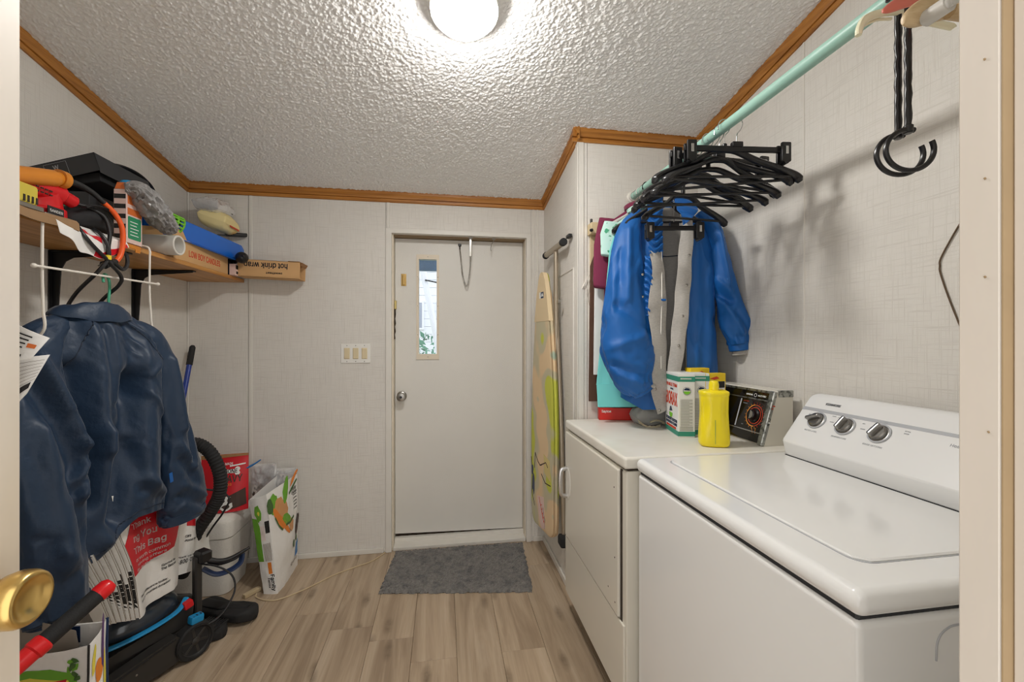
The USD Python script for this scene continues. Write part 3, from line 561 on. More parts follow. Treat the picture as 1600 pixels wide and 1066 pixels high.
# ================================================================ OUTSIDE, SEEN THROUGH THE DOOR'S PANE
mat('siding_white', (228, 232, 240), .6); mat('awning_blue', (112, 138, 170), .6, var=(9, .3)); mat('grey_glass', (150, 158, 176), .2)
mat('lawn', (96, 120, 70), .9, var=(3, .3)); mat('leaf_green', (92, 160, 132), .6, rnd=.35)
single('ground_outside', bx(-9, 9, 2.9, 22, -.35, -.25), 'lawn', kind='structure', smooth=False)
aw = thing('porch_awning', 'blue-grey porch awning edge outside, seen through the door pane', 'awning', (-.2, 3.6, 1.9))
part('fascia', rbox(-1.6, 1.2, 3.55, 3.6, 1.868, 2.12, .004), 'awning_blue', aw); part('roof_sheet', rbox(-1.6, 1.2, 3.0, 3.56, 2.08, 2.12, .004), 'awning_blue', aw)
for x in (-1.5, 1.1): part('post', rbox(x, x + .05, 3.5, 3.55, -.25, 2.1, .003), 'siding_white', aw)
nb = thing('neighbouring_house', 'white sided neighbouring house with a grey window, seen through the door pane', 'house', (-.3, 8.2, -.25))
part('wall', bx(-5, 4, 8.2, 8.5, -.25, 3.9), 'siding_white', nb, smooth=False)
for k in range(28): part('siding_board', rbox(-5, 4, 8.185, 8.2, -.2 + k * .147, -.2 + k * .147 + .14, .004, 1), 'siding_white', nb, smooth=False)
for x in (-.98, -.13): 
    wn = part('window', rbox(x, x + .62, 8.155, 8.19, 1.50, 2.05, .006), 'siding_white', nb); part('glass', rbox(x + .04, x + .58, 8.15, 8.16, 1.54, 2.01, .003), 'grey_glass', wn, label='grey window glass')
part('roof', ext([(8.0, 3.85), (8.9, 4.4), (8.9, 4.3), (8.0, 3.75)], 9, (-5, 0, 0), (0, 1, 0), (0, 0, 1)), 'awning_blue', nb, smooth=False)
pb = thing('leaning_pole', 'slanting white pole outside, seen through the door pane', 'pole', (-.2, 5.0, 1.6))
part('shaft', tube([(-.33, 5.0, 2.6), (-.10, 5.05, 1.42), (.16, 5.12, -.25)], .035, 14), 'siding_white', pb); part('wire', tube([(-.21, 4.98, 1.99), (-.05, 4.98, 1.96), (.4, 4.98, 1.9)], .008, 6), 'ink_dark', pb)
sb = thing('garden_shrub', 'pale green leafy shrub outside, at the foot of the door pane', 'shrub', (-.25, 5.6, -.25))
r_ = np.random.default_rng(5); Q = []
for i in range(1500):
    dv = unit(r_.normal(size=3)); c = A(-.25, 5.7, .55) + dv * A(.75, .4, .84) * (r_.random() ** .3); a, b = unit(r_.normal(size=3)), unit(r_.normal(size=3)); s = .04 + .03 * r_.random()
    Q.append((c - a * s, c + b * s * .45, c + a * s, c - b * s * .45))
Q = np.array(Q); part('foliage', trimesh.Trimesh(Q.reshape(-1, 3), np.vstack([np.arange(0, 6000, 4)[:, None] + [0, 1, 2], np.arange(0, 6000, 4)[:, None] + [0, 2, 3]]), process=False), 'leaf_green', sb, smooth=False, kind='stuff')
part('stem', tube([(-.25, 5.65, -.25), (-.24, 5.65, .2), (-.2, 5.66, .8)], .03, 8), 'brown_cord', sb)
# ================================================================ CLOTHES
def ridge(x, z, L):
    """sum of folds: (x0, z0, x1, z1, width, height) straight ridges or valleys"""
    o = np.zeros_like(x)
    for x0, z0, x1, z1, w, h in L:
        dx, dz = x1 - x0, z1 - z0; q = dx * dx + dz * dz; t = ((x - x0) * dx + (z - z0) * dz) / q; tc = np.clip(t, 0, 1)
        dd = np.hypot(x - x0 - tc * dx, z - z0 - tc * dz); o = o + h * np.exp(-(dd / w) ** 2)
    return o
def creases(x, z, s=1., seed=0, ax=26, az=6, amp=.01):
    """fine long creases, sharper than plain noise"""
    wob = nz(x, z, 0, 5, seed + 9) * .06
    n = nz((x + wob) * ax * s, z * az * s, seed, 1, seed, 3); r = 1 - np.abs(n) * 4
    return amp * (np.clip(r, -1, 1) * .6 + n * 1.6)
def torso(W, D, ztop, zhem, t0, t1, m=70, n=120, off=0., disp=None, cx=0., back=1.):
    """garment body as a grid over angle and height; front (viewer) is -y"""
    th, v = np.meshgrid(np.linspace(t0, t1, n), np.linspace(0, 1, m))
    u, s = np.cos(th), np.sin(th)
    uu = np.sign(u) * np.abs(u) ** .85
    zt = ztop(uu); zh = zhem(uu) if callable(zhem) else zhem
    z = zh + v * (zt - zh); w = W(v) - off
    x = cx + uu * w; d = D(v) - off
    y = -np.sign(s) * np.abs(s) ** .75 * d
    y = np.where(s < 0, y * back, y)
    if disp is not None:
        k = disp(x, z, y) * np.where(s < 0, back, 1); y = y - np.where(s > 0, 1, -.6) * k * np.clip(np.abs(s) * 2.2, 0, 1)
    return np.stack([x, y, z], -1)
def sleeve(path, rx, ry, n=36, seed=0, amp=.09, up=(0, 1, 0), gather=0., k=9, long=0., folds=None):
    P = cr(path, k); m = len(P); t = np.linspace(0, 1, m)
    a = np.interp(t, np.linspace(0, 1, len(rx)), rx); b = np.interp(t, np.linspace(0, 1, len(ry)), ry)
    th, tt = np.meshgrid(np.arange(n) / n * 2 * PI, t)
    L = np.linalg.norm(np.diff(P, axis=0), axis=1).sum()
    f = nz(np.cos(th) * 1.6 + tt * 1.3, np.sin(th) * 1.6 - tt, tt * L * 9, 1.2, seed) ; r = 1 - np.abs(f) * 4
    dsp = amp * (np.clip(r, -1, 1) * .8 + f * 2.4)
    if long: dsp = dsp + long * (.5 - np.abs(np.sin(1.5 * th + 3 * tt + seed + 1.6 * nz(tt * 4, 0, seed, 1, seed)))) * np.clip(tt * 5, 0, 1)
    if gather: dsp = dsp + gather * np.cos(th * 11 + seed) * np.clip((tt - .8) / .16, 0, 1)
    s = tube(P, b, n, r2=a, up=up, disp=dsp)
    if folds:
        V = np.array(s.vertices); cy = np.interp(-V[:, 2], -P[:, 2], P[:, 1]); V[:, 1] -= ridge(V[:, 0], V[:, 2], folds) * np.clip((cy - V[:, 1]) / .02, 0, 1); s.vertices = V
    return s
def ruled(Lp, Rp, m=40, n=16, bulge=0., disp=None, th=.0015):
    def rs(p):
        p = np.asarray(p, float); p = cr(p, 8) if len(p) > 2 else p; s = np.r_[0, np.cumsum(np.linalg.norm(np.diff(p, axis=0), axis=1))]; q = np.linspace(0, s[-1], m); return np.stack([np.interp(q, s, p[:, k]) for k in range(3)], -1)
    a, b = rs(Lp), rs(Rp); u = np.linspace(0, 1, n)[None, :, None]; P = a[:, None] * (1 - u) + b[:, None] * u
    P[..., 1] -= bulge * np.sin(PI * u[..., 0])
    if disp is not None: P[..., 1] -= disp(P[..., 0], P[..., 2])
    return sheet(P, th)
def stud(p, r=.0055, d=(0, -1, 0)): return lathe_on([(0, -.002), (r, -.002), (r, .0012), (r * .6, .0024), (0, .0026)], p, d, 14)

mat('navy_nylon', (32, 52, 76), .47, var=(7, .12), bump=(45, .0016), sheen=.15, spec=.4)
mat('navy_lining', (30, 42, 60), .6); mat('green_plastic', (70, 168, 132), .35)
mat('blue_cotton', (6, 92, 168), .55, var=(6, .10), bump=(700, .0003), sheen=.06)
mat('heather_grey', (178, 174, 168), .9, var=(90, .16), bump=(300, .0004), stretch=(1, 1, 2.5), sheen=.3)
mat('white_cord', (235, 232, 224), .7)

# --- navy jacket, its back to the room, on a green hanger
JX = 75.
jh = thing('coat_hanger', 'green plastic hanger hooked on the white wire rack, holding the navy jacket', 'hanger', (-1.12, 1.64, 0), JX, local=True)
hkp = cr([(-.035, -.022, 1.484), (-.033, -.018, 1.500), (-.018, -.006, 1.5135), (.0, .006, 1.511), (.012, .012, 1.497), (.012, .010, 1.47), (.004, .004, 1.43), (.0, .0, 1.40)], 7)
part('hook', tube(hkp, .004, 9), 'green_plastic', jh)
part('shoulder_bar', tube(cr([(-.235, 0, 1.268), (-.16, 0, 1.315), (-.05, 0, 1.345), (0, 0, 1.36), (.03, 0, 1.345), (.1, 0, 1.312), (.145, 0, 1.29)], 5), .005, 8), 'green_plastic', jh)
part('lower_bar', tube([(-.235, 0, 1.268), (.145, 0, 1.288)], .004, 8), 'green_plastic', jh)
jk = thing('navy_jacket', 'navy blue nylon jacket hanging back to the room under the left shelf', 'jacket', (-1.12, 1.64, 0), JX, local=True)
FOLDS = [(.020, 1.345, .006, 1.12, .030, -.026), (.006, 1.15, -.06, .72, .040, -.060), (.075, 1.22, .055, .80, .055, .024), (-.105, 1.34, -.10, .95, .022, .022), (-.10, 1.0, -.085, .66, .03, .03), (-.048, 1.34, -.052, 1.1, .016, .012),
         (-.065, 1.33, -.062, 1.0, .012, -.010), (.10, 1.28, .03, 1.36, .014, .010), (.06, 1.17, .13, 1.24, .010, .009), (.05, 1.11, .12, 1.03, .012, .010), (-.03, 1.05, .0, .95, .02, .012), (.03, .82, .13, .74, .02, .018), (.15, 1.2, .15, .8, .025, -.03), (-.165, 1.2, -.15, .8, .03, -.04), (.0, .95, .03, .78, .02, -.02),
         (.0, 1.33, .045, 1.27, .007, .007), (-.02, 1.30, .03, 1.24, .007, .006), (.02, 1.36, .09, 1.30, .008, .008)]
def jd(x, z, y): return ridge(x, z, FOLDS) + creases(x, z, 1, 3, 22, 3.5, .0055) + creases(x + .6 * z, z, 1, 8, 34, 9, .0028) + .006 * nz(x, z, 1, 7, 4)
zt_ = lambda u: 1.392 - .012 * np.abs(u) - .070 * np.clip((np.abs(u) - .45) / .55, 0, 1) ** 1.4
zh_ = lambda u: np.interp(u, [-1, -.55, -.3, .0, .3, .7, 1], [.62, .60, .605, .655, .686, .676, .66])
WB = lambda v: np.interp(v, [0, .1, .5, .85, 1], [.212, .216, .208, .20, .165]); DB = lambda v: np.interp(v, [0, .1, .4, .75, .9, 1], [.085, .092, .098, .090, .066, .032])
G1 = torso(WB, DB, zt_, zh_, 0, 2 * PI, 110, 200, 0, jd, -.04); G2 = torso(WB, DB, zt_, zh_, 0, 2 * PI, 110, 200, .003, jd, -.04)
body = part('body', solid(G1[:, :-1], G2[:, :-1], wrap=True), 'navy_nylon', jk, smooth=True)
def onback(x, z, out=.001):
    f = G1[:, 1:99].reshape(-1, 3); i = np.argmin((f[:, 0] - x) ** 2 + (f[:, 2] - z) ** 2); return A(x, f[i, 1] - out, z)
def seam(pts, r=.0016, name='seam', m='navy_lining'):
    q = cr([(x, 0, z) for x, z in pts], 10); part(name, tube(np.array([onback(p[0], p[2], .0005) for p in q]), r, 6), m, body)
seam([(-.105, 1.352), (-.125, 1.31), (-.15, 1.25), (-.178, 1.19)]); seam([(.022, 1.358), (.06, 1.31), (.1, 1.255), (.128, 1.2), (.138, 1.15)])
zb = [(x, float(np.interp((x + .04) / .212, [-1, -.55, -.3, .0, .3, .7, 1], [.62, .60, .605, .655, .686, .676, .66])) + .024) for x in np.linspace(-.2, .155, 12)]
seam(zb, .0018, 'hem_seam')
part('sleeve', sleeve([(-.125, -.008, 1.352), (-.212, -.025, 1.285), (-.252, -.052, 1.14), (-.255, -.08, .98), (-.245, -.095, .80), (-.232, -.10, .65), (-.222, -.10, .525)], [.03, .052, .070, .082, .09, .084, .074], [.02, .042, .05, .056, .058, .055, .05], 60, 5, .10, k=16, long=.20, folds=[(-.262, 1.25, -.165, .99, .022, .034), (-.285, 1.20, -.205, .93, .022, -.026), (-.165, .99, -.178, .84, .02, .024), (-.215, .90, -.185, .70, .018, -.022), (-.27, 1.05, -.25, .66, .02, .020), (-.235, .84, -.215, .56, .016, .014), (-.17, .93, -.205, .885, .008, .010), (-.165, .90, -.20, .85, .008, -.010), (-.29, .75, -.22, .66, .01, .008)]), 'navy_nylon', jk, smooth=True)
part('cuff', sleeve([(-.2225, -.10, .545), (-.221, -.10, .512)], [.0735, .0725], [.052, .051], 40, 2, .02), 'navy_nylon', jk, smooth=50)
part('sleeve', sleeve([(.03, -.008, 1.355), (.108, -.02, 1.295), (.158, -.035, 1.15), (.190, -.045, .97), (.220, -.045, .80), (.245, -.04, .67), (.252, -.04, .60)], [.02, .052, .052, .058, .072, .088, .086], [.018, .045, .05, .05, .05, .05, .045], 60, 8, .12, k=16, long=.12, folds=[(.165, 1.22, .195, .96, .018, .018), (.215, 1.02, .245, .82, .014, -.016), (.175, .90, .25, .80, .014, .014), (.18, .84, .26, .73, .012, -.012), (.20, .74, .31, .66, .012, .012), (.18, .70, .30, .625, .01, -.010)]), 'navy_nylon', jk, smooth=True)
part('cuff', sleeve([(.2505, -.04, .622), (.252, -.04, .588)], [.088, .086], [.049, .046], 40, 4, .02), 'navy_nylon', jk, smooth=50)
th = np.linspace(-.25, PI + .25, 70)
def cring(rx, ry, z, dz=0, sx=0.): return np.stack([-.055 + rx * np.cos(th), -.004 - ry * np.sin(th) ** 1 , z + dz * np.abs(np.cos(th)) ** 2 + .0015 * np.sin(th * 9)], -1)
cg = np.array([cring(.120, .064, 1.352, .016), cring(.119, .064, 1.362, .014), cring(.110, .060, 1.384, .004), cring(.096, .054, 1.404, -.006), cring(.084, .048, 1.4165, -.016), cring(.076, .042, 1.417, -.020), cring(.072, .038, 1.40, -.02), cring(.072, .038, 1.36, -.02)])
cg[..., 1] -= .004 * nz(cg[..., 0] * 30, cg[..., 2] * 14, 0, 1, 5)[..., ]
part('collar', sheet(cg[:, ::-1], .002), 'navy_nylon', jk, smooth=60)
part('care_label', ruled([(.140, -.085, .80), (.142, -.088, .765)], [(.158, -.08, .80), (.16, -.083, .765)], 6, 4), 'blue_cotton', jk, label='small blue loop label at the side seam')

# --- blue reversible jacket, open at the front
S = 1.173
def q3(x, z, y=-.07): return (x * S, y * S, 1.29 + (z - 1.29) * S)
bj = thing('blue_jacket', 'bright blue jacket with grey heather lining, hanging open over the dryer', 'jacket', (1.0205, 1.76, 0), -12, local=True)
bd = lambda x, z, y: (creases(x, z, 1, 13, 16, 4.5, .009) + .016 * nz(x, z, 2, 6, 14)) + ridge(x, z, [(.13, 1.6, .12, 1.15, .03, .014), (.07, 1.7, .06, 1.1, .022, .012), (-.2, 1.7, -.17, 1.3, .03, .016), (.16, 1.38, .2, 1.33, .02, -.03)])
zt2_ = lambda u: q3(0, 1.80)[2] - .07 * S * np.clip((np.abs(u) - .28) / .72, 0, 1) ** 1.2
zh2_ = lambda u: np.interp(u, [-1, -.6, -.2, .3, 1], [q3(0, z)[2] for z in (1.075, 1.035, 1.04, 1.145, 1.155)])
WB2 = lambda v: np.interp(v, [0, .5, .85, 1], [.215, .20, .19, .155]) * .98 * 1.0; DB2 = lambda v: np.interp(v, [0, .5, .8, .93, 1], [.075, .085, .075, .05, .014])
CX = -.03
th0, th1 = PI / 2 + .20, PI / 2 - .20 + 2 * PI       # gap at the front, between the two edges
O1 = torso(WB2, DB2, zt2_, zh2_, th0, th1, 90, 200, 0, bd, CX, .4); O2 = torso(WB2, DB2, zt2_, zh2_, th0, th1, 90, 200, .004, bd, CX, .4); O3 = torso(WB2, DB2, zt2_, zh2_, th0, th1, 90, 200, .009, bd, CX, .4)
part('body', solid(O1, O2), 'blue_cotton', bj, smooth=True)
part('lining', solid(O2 + A(0, 0, -.001), O3 + A(0, 0, -.001)), 'heather_grey', bj, smooth=True, label='grey heather lining')
wv = lambda x, z: .006 * np.sin(z * 37 + x * 20) + .012 * nz(x, z, 0, 12, 3)
f1 = part('facing', ruled([q3(-.126, 1.613, -.1), q3(-.113, 1.531, -.1), q3(-.128, 1.414, -.1), q3(-.110, 1.227, -.1), q3(-.119, 1.133, -.095), q3(-.092, 1.026, -.09)], [q3(-.078, 1.612, -.085), q3(-.06, 1.48, -.08), q3(-.057, 1.3, -.075), q3(-.057, 1.15, -.08), q3(-.060, 1.04, -.085)], 60, 16, .006, wv), 'heather_grey', bj, smooth=True, label='grey facing turned outward')
f2 = part('facing', ruled([q3(-.008, 1.70, -.085), q3(-.021, 1.553, -.09), q3(-.038, 1.367, -.09), q3(-.057, 1.15, -.085)], [q3(.032, 1.73, -.092), q3(.028, 1.6, -.1), q3(.012, 1.367, -.1), q3(-.014, 1.155, -.095)], 60, 16, .008, wv), 'heather_grey', bj, smooth=True, label='grey facing turned outward')
for x, z in ((.015, 1.595), (.006, 1.488), (-.008, 1.379), (-.022, 1.274)): part('snap', stud(q3(x, z, -.1075)), 'steel', f2)
for x, z in ((-.103, 1.118), (-.088, 1.042)): part('snap', stud(q3(x, z, -.105)), 'steel', f1)
for z in (1.53, 1.45): part('snap', stud(q3(-.145, z, -.092)), 'steel', f1)
gth = lambda x, z: .007 * np.sin(z * 210 + 3 * np.sin(x * 90)) + .006 * nz(x, z, 0, 45, 6)
part('collar', ruled([q3(-.128, 1.79, -.09), q3(-.130, 1.70, -.102), q3(-.126, 1.60, -.105)], [q3(-.070, 1.818, -.08), q3(-.074, 1.70, -.09), q3(-.073, 1.612, -.09)], 60, 14, .006, gth), 'blue_cotton', bj, smooth=True, label='ruched blue collar flap')
part('collar', ruled([q3(-.026, 1.825, -.06), q3(-.022, 1.76, -.095), q3(.004, 1.708, -.11)], [q3(.055, 1.81, -.05), q3(.052, 1.765, -.09), q3(.032, 1.735, -.108)], 40, 24, .006, lambda x, z: .006 * np.sin(z * 150 + x * 60)), 'blue_cotton', bj, smooth=True, label='blue collar flap folded over')
part('collar_stand', ruled([q3(-.11, 1.835, .02), q3(-.11, 1.78, .02)], [q3(.05, 1.835, .02), q3(.05, 1.78, .02)], 12, 24, -.02, gth), 'blue_cotton', bj, smooth=True)
part('placket', ruled([q3(-.135, 1.60, -.088), q3(-.138, 1.5, -.088), q3(-.135, 1.38, -.086)], [q3(-.112, 1.59, -.094), q3(-.112, 1.5, -.094), q3(-.122, 1.38, -.094)], 60, 10, .004, gth), 'blue_cotton', bj, smooth=True, label='gathered blue placket')
part('drawcord', tube(cr([q3(-.078, 1.612, -.092), q3(-.0775, 1.5, -.094), q3(-.078, 1.437, -.095), q3(-.080, 1.3, -.09), q3(-.079, 1.19, -.09)], 6), .0022, 7), 'white_cord', bj, label='white drawcord')
part('waist_seam', tube([q3(-.105, 1.612, -.02), q3(-.03, 1.612, .0), q3(.02, 1.612, -.02)], .0022, 6), 'navy_lining', bj)
part('cord_toggle', [rbox(-.078 * S - .018, -.078 * S + .018, -.116, -.104, 1.458, 1.468, .004, 2)], 'blue_cotton', bj)
part('hanging_loop', tube(cr([q3(-.08, 1.735, .05), q3(-.04, 1.728, .04), q3(.002, 1.735, .05)], 6), .005, 8, .009), 'navy_nylon', bj)
def qp(P): return [q3(*p) for p in P]
part('sleeve', sleeve(qp([(-.135, 1.78, -.0), (-.178, 1.70, -.03), (-.196, 1.56, -.055), (-.204, 1.40, -.075), (-.200, 1.26, -.09), (-.178, 1.165, -.095), (-.148, 1.115, -.09)]), A(.02, .042, .060, .084, .099, .075, .045) * S, A(.02, .04, .05, .055, .06, .05, .035) * S, 64, 21, .09, gather=.05, k=16, long=.15, folds=[(x0 * S, q3(0, z0)[2], x1 * S, q3(0, z1)[2], w, h) for x0, z0, x1, z1, w, h in ((-.245, 1.42, -.15, 1.34, .016, -.014), (-.265, 1.27, -.14, 1.31, .016, .012), (-.26, 1.21, -.15, 1.17, .014, -.013), (-.19, 1.70, -.205, 1.44, .016, .014), (-.22, 1.62, -.24, 1.40, .012, -.010), (-.15, 1.55, -.13, 1.30, .014, -.012), (-.24, 1.17, -.16, 1.14, .010, .010))]), 'blue_cotton', bj, smooth=True)
part('cuff', sleeve(qp([(-.150, 1.124, -.09), (-.138, 1.107, -.088)]), A(.043, .041) * S, A(.034, .032) * S, 44, 3, .03, gather=.0), 'blue_cotton', bj, smooth=True)
part('cuff_lining', sleeve(qp([(-.128, 1.128, -.108), (-.105, 1.128, -.108)]), A(.006, .007), A(.006, .006), 16, 3, .5), 'heather_grey', bj, smooth=True)
part('sleeve', sleeve(qp([(.09, 1.775, .0), (.135, 1.70, -.015), (.155, 1.58, -.025), (.178, 1.44, -.035), (.203, 1.35, -.04), (.218, 1.28, -.04)]), A(.02, .030, .036, .042, .050, .036) * S, A(.02, .04, .045, .048, .05, .036) * S, 60, 23, .11, gather=.06, k=16, long=.15, folds=[(x0 * S, q3(0, z0)[2], x1 * S, q3(0, z1)[2], w, h) for x0, z0, x1, z1, w, h in ((.125, 1.475, .172, 1.435, .014, -.030), (.13, 1.51, .17, 1.47, .010, .014), (.15, 1.42, .21, 1.32, .012, .012), (.14, 1.68, .165, 1.50, .010, .012), (.19, 1.40, .24, 1.32, .010, -.010))]), 'blue_cotton', bj, smooth=True)
part('cuff', sleeve(qp([(.217, 1.288, -.04), (.222, 1.256, -.04)]), A(.038, .036) * S, A(.036, .034) * S, 60, 6, .02, gather=.0), 'blue_cotton', bj, smooth=True)
part('cuff_lining', sleeve(qp([(.224, 1.258, -.04), (.226, 1.240, -.04)]), A(.026, .029) * S, A(.024, .024) * S, 40, 7, .12), 'heather_grey', bj, smooth=True)

# --- the shirts behind it
def shirt(name, label, cat, y, col, zsh, zhem, W, slv=None, rz=-8, x=.92, extra=None, band=None, m=None, collar=None, taper=.97):
    mname = m or name + '_cloth'
    if mname not in MATS: mat(mname, col, .8, var=(8, .06), bump=(600, .0003), sheen=.2)
    t = thing(name, label, cat, (x, y, 0), rz, local=True)
    sd = int(y * 1000) % 97
    ds = lambda a, z, yy: (creases(a, z, 1, sd, 14, 3, .004) + .010 * nz(a, z, 2, 7, sd)) * np.clip((zsh - z) * 5, 0, 1)
    ztf = lambda u: zsh - .075 * np.clip((np.abs(u) - .25) / .75, 0, 1) ** 1.1 - .02 * (np.abs(u) < .25)
    Wf = lambda v: np.interp(v, [0, .9, 1], [W, W * taper, W * taper * .88]); Df = lambda v: np.interp(v, [0, .8, 1], [.012, .013, .006])
    a, b = torso(Wf, Df, ztf, zhem, 0, 2 * PI, 60, 140, 0, ds), torso(Wf, Df, ztf, zhem, 0, 2 * PI, 60, 140, .002, ds)
    part('body', solid(a[:, :-1], b[:, :-1], wrap=True), mname, t, smooth=True)
    if slv:
        dx, dz, r0, r1 = slv
        for sg in (-1, 1):
            p0 = A(sg * W * .80, 0, zsh - .06); p1 = p0 + A(sg * dx, -.004, -dz)
            part('sleeve', sleeve([p0, p0 * .6 + p1 * .4, p1], [r0 * .8, r0, r1], [.010, .016, .018], 40, sd + sg, .06, k=12), mname, t, smooth=True)
            if slv[3] > .04: part('sleeve_hem', sleeve([p1 * .88 + p0 * .12, p1 * .875 + p0 * .125 - A(0, 0, .002)], [r1 * 1.01, r1 * 1.01], [.0190, .0190], 30, 3, .0), mname, t, smooth=50)
    if band: part('hem_band', tube([(0, 0, zhem - band), (0, 0, zhem + .003)], [.018, .019], 60, r2=[W * .97, W * .995], up=(0, 1, 0)), mname, t, smooth=40)
    if collar: part('collar', lathe([(.075, zsh - .01), (.078, zsh + .005), (.07, zsh + .012), (.064, zsh + .004), (.066, zsh - .012)], 36), mname, t)
    return t
mat('brown_cloth', (84, 56, 42), .85, var=(9, .1), bump=(400, .0004), sheen=.2)
shirt('brown_garment', 'dark brown garment hanging hindmost against the closet wall', 'garment', 1.958, None, 1.80, 1.00, .235, rz=-2, x=.925, m='brown_cloth')
mat('white_cloth', (226, 226, 226), .85, sheen=.2); shirt('white_shirt', 'plain white shirt hanging between the maroon shirt and the brown garment', 'shirt', 1.93, None, 1.83, 1.13, .225, rz=-3, x=.93, m='white_cloth')
mat('maroon_cloth', (124, 36, 70), .8, var=(9, .08), bump=(500, .0003), sheen=.25); shirt('maroon_shirt', 'maroon short-sleeved shirt hanging behind the mint patterned shirt', 'shirt', 1.90, None, 1.925, 1.43, .18, (.030, .33, .07, .058), rz=-3, x=.925, m='maroon_cloth', collar=True)
mat('mint_print', (196, 232, 222), .8, sheen=.2, mottle=((70, 160, 120), 34, .60, .64)); shirt('patterned_shirt', 'pale mint patterned short-sleeved shirt with a green collar', 'shirt', 1.868, None, 1.90, 1.36, .175, (.020, .16, .06, .046), rz=-3, x=.925, m='mint_print', collar=True)
mat('aqua_cloth', (122, 216, 214), .8, var=(6, .06), sheen=.3); shirt('aqua_sweatshirt', 'aqua sweatshirt with a ribbed hem just behind the blue jacket', 'sweatshirt', 1.836, None, 1.85, 1.09, .240, rz=-3, x=.925, m='aqua_cloth', band=.10, taper=.74)
# ================================================================ HANGERS ON THE ROD
mat('hanger_black', (26, 26, 28), .3)
mat('clear_yellow', (246, 243, 212), .25); mat('coral_plastic', (222, 120, 104), .4); mat('clear_white', (232, 230, 224), .25, trans=.3)
wood('pale_wood', (206, 180, 140), (186, 156, 114), (220, 198, 160), (5, 40, 40), .45)
def hook_wire(h0=.0):
    """steel hook over the rod, local: rod axis y through the origin, hanger below"""
    return cr([(-.0205, 0, -.012), (-.0195, 0, .006), (-.010, 0, .0185), (.003, 0, .0205), (.015, 0, .013), (.0195, 0, .0), (.014, 0, -.018), (.003, 0, -.032), (.0, 0, -.045), (.0, 0, -.075)], 5)
def coat_hanger(name, label, y, rz, steel=True, w=.225, z=2.0, x=.92, group=None, dz=0., m='hanger_black'):
    t = thing(name, label, 'hanger', (x, y, z), rz, group=group, local=True)
    part('hook', tube(hook_wire(), .0017 if steel else .0035, 8), 'chrome' if steel else m, t, label='steel hook' if steel else None)
    part('collar', cyl((0, 0, -.085 - dz), (0, 0, -.06), .008, 12, .002), m, t)
    sh_ = [(0, 0, -.080 - dz), (.04, 0, -.086 - dz), (w * .45, -.004, -.118 - dz), (w * .78, -.010, -.150 - dz), (w * .96, -.014, -.172 - dz), (w + .006, -.015, -.192 - dz)]
    for s in (-1, 1): part('arm', tube(cr([(s * a, b, c) for a, b, c in sh_], 6), np.interp(np.linspace(0, 1, 31), [0, .6, .9, 1], [.008, .010, .013, .007]), 10, np.interp(np.linspace(0, 1, 31), [0, .6, .9, 1], [.012, .016, .018, .009])), m, t)
    part('lower_bar', tube([(-w * .93, -.012, -.172 - dz), (w * .93, -.012, -.172 - dz)], .0048, 9), m, t)
    return t
def clip_hanger(name, label, y, rz, drop=.085, x=.92, w=.17, group=None):
    t = thing(name, label, 'hanger', (x, y, 2.0), rz, group=group, local=True)
    part('hook', tube(np.vstack([hook_wire(), [[0, 0, -drop]]]), .0017, 8), 'chrome', t, label='steel hook')
    part('bar', [rbox(-w, w, -.006, .006, -drop - .018, -drop, .003, 2), rbox(-.018, .018, -.009, .009, -drop - .004, -drop + .014, .003, 2)], 'hanger_black', t)
    for s in (-1, 1):
        c = part('clip', [rbox(s * (w - .018) - .016, s * (w - .018) + .016, -.019, -.007, -drop - .052, -drop + .012, .004, 2), rbox(s * (w - .018) - .016, s * (w - .018) + .016, .005, .015, -drop - .05, -drop + .010, .004, 2),
                          cyl((s * (w - .018), -.018, -drop - .05), (s * (w - .018), .014, -drop - .05), .009, 12)], 'hanger_black', t)
        part('clip_spring', [rbox(s * (w - .018) - .005, s * (w - .018) + .005, -.0212, -.0185, -drop - .028, -drop - .002, .001, 1)], 'chrome', c, label='shiny clip spring')
    return t
GB = 'black clip hangers bunched above the blue jacket'
clip_hanger('clip_hanger', 'black clip hanger in front of the bunch, its bar highest', 1.255, -6, .075, x=.945, w=.175)
clip_hanger('clip_hanger', 'second black clip hanger, just behind the foremost one', 1.315, 3, .085, x=.925, w=.185)
clip_hanger('clip_hanger', 'black clip hanger swung low in front of the blue collar', 1.56, -10, .255, x=.90, w=.115)
coat_hanger('coat_hanger', 'black plastic coat hanger foremost over the blue jacket, one long arm toward the wall', 1.275, -10, w=.232, x=.915)
coat_hanger('coat_hanger', 'black plastic coat hanger second in the bunch on the rod', 1.315, 8, w=.225, x=.925, dz=.012)
coat_hanger('coat_hanger', 'black plastic coat hanger third in the bunch, hanging a little low', 1.37, -14, w=.225, x=.92, dz=.025)
coat_hanger('coat_hanger', 'black plastic coat hanger fourth in the bunch, tilted to the wall', 1.42, 12, w=.215, x=.92, dz=.02)
coat_hanger('coat_hanger', 'black plastic coat hanger turned askew between the second and third in the bunch', 1.345, -24, w=.228, x=.925, dz=.004)
coat_hanger('coat_hanger', 'black plastic coat hanger turned askew between the fourth and fifth in the bunch', 1.445, -20, w=.225, x=.925, dz=.034)
coat_hanger('coat_hanger', 'black plastic coat hanger fifth in the bunch, last but one', 1.47, -4, w=.22, x=.92, dz=.03)
coat_hanger('coat_hanger', 'black plastic coat hanger hindmost in the bunch, curled tip above the jacket', 1.545, 4, w=.175, x=.93, dz=.06)
coat_hanger('coat_hanger', 'black hanger inside the blue jacket with a dark hook over the rod', 1.74, -12, steel=False, w=.155, x=.945, dz=.02)
coat_hanger('coat_hanger', 'cream plastic hanger above the maroon shirt', 1.90, -3, steel=False, w=.16, x=.925, m='clear_white')
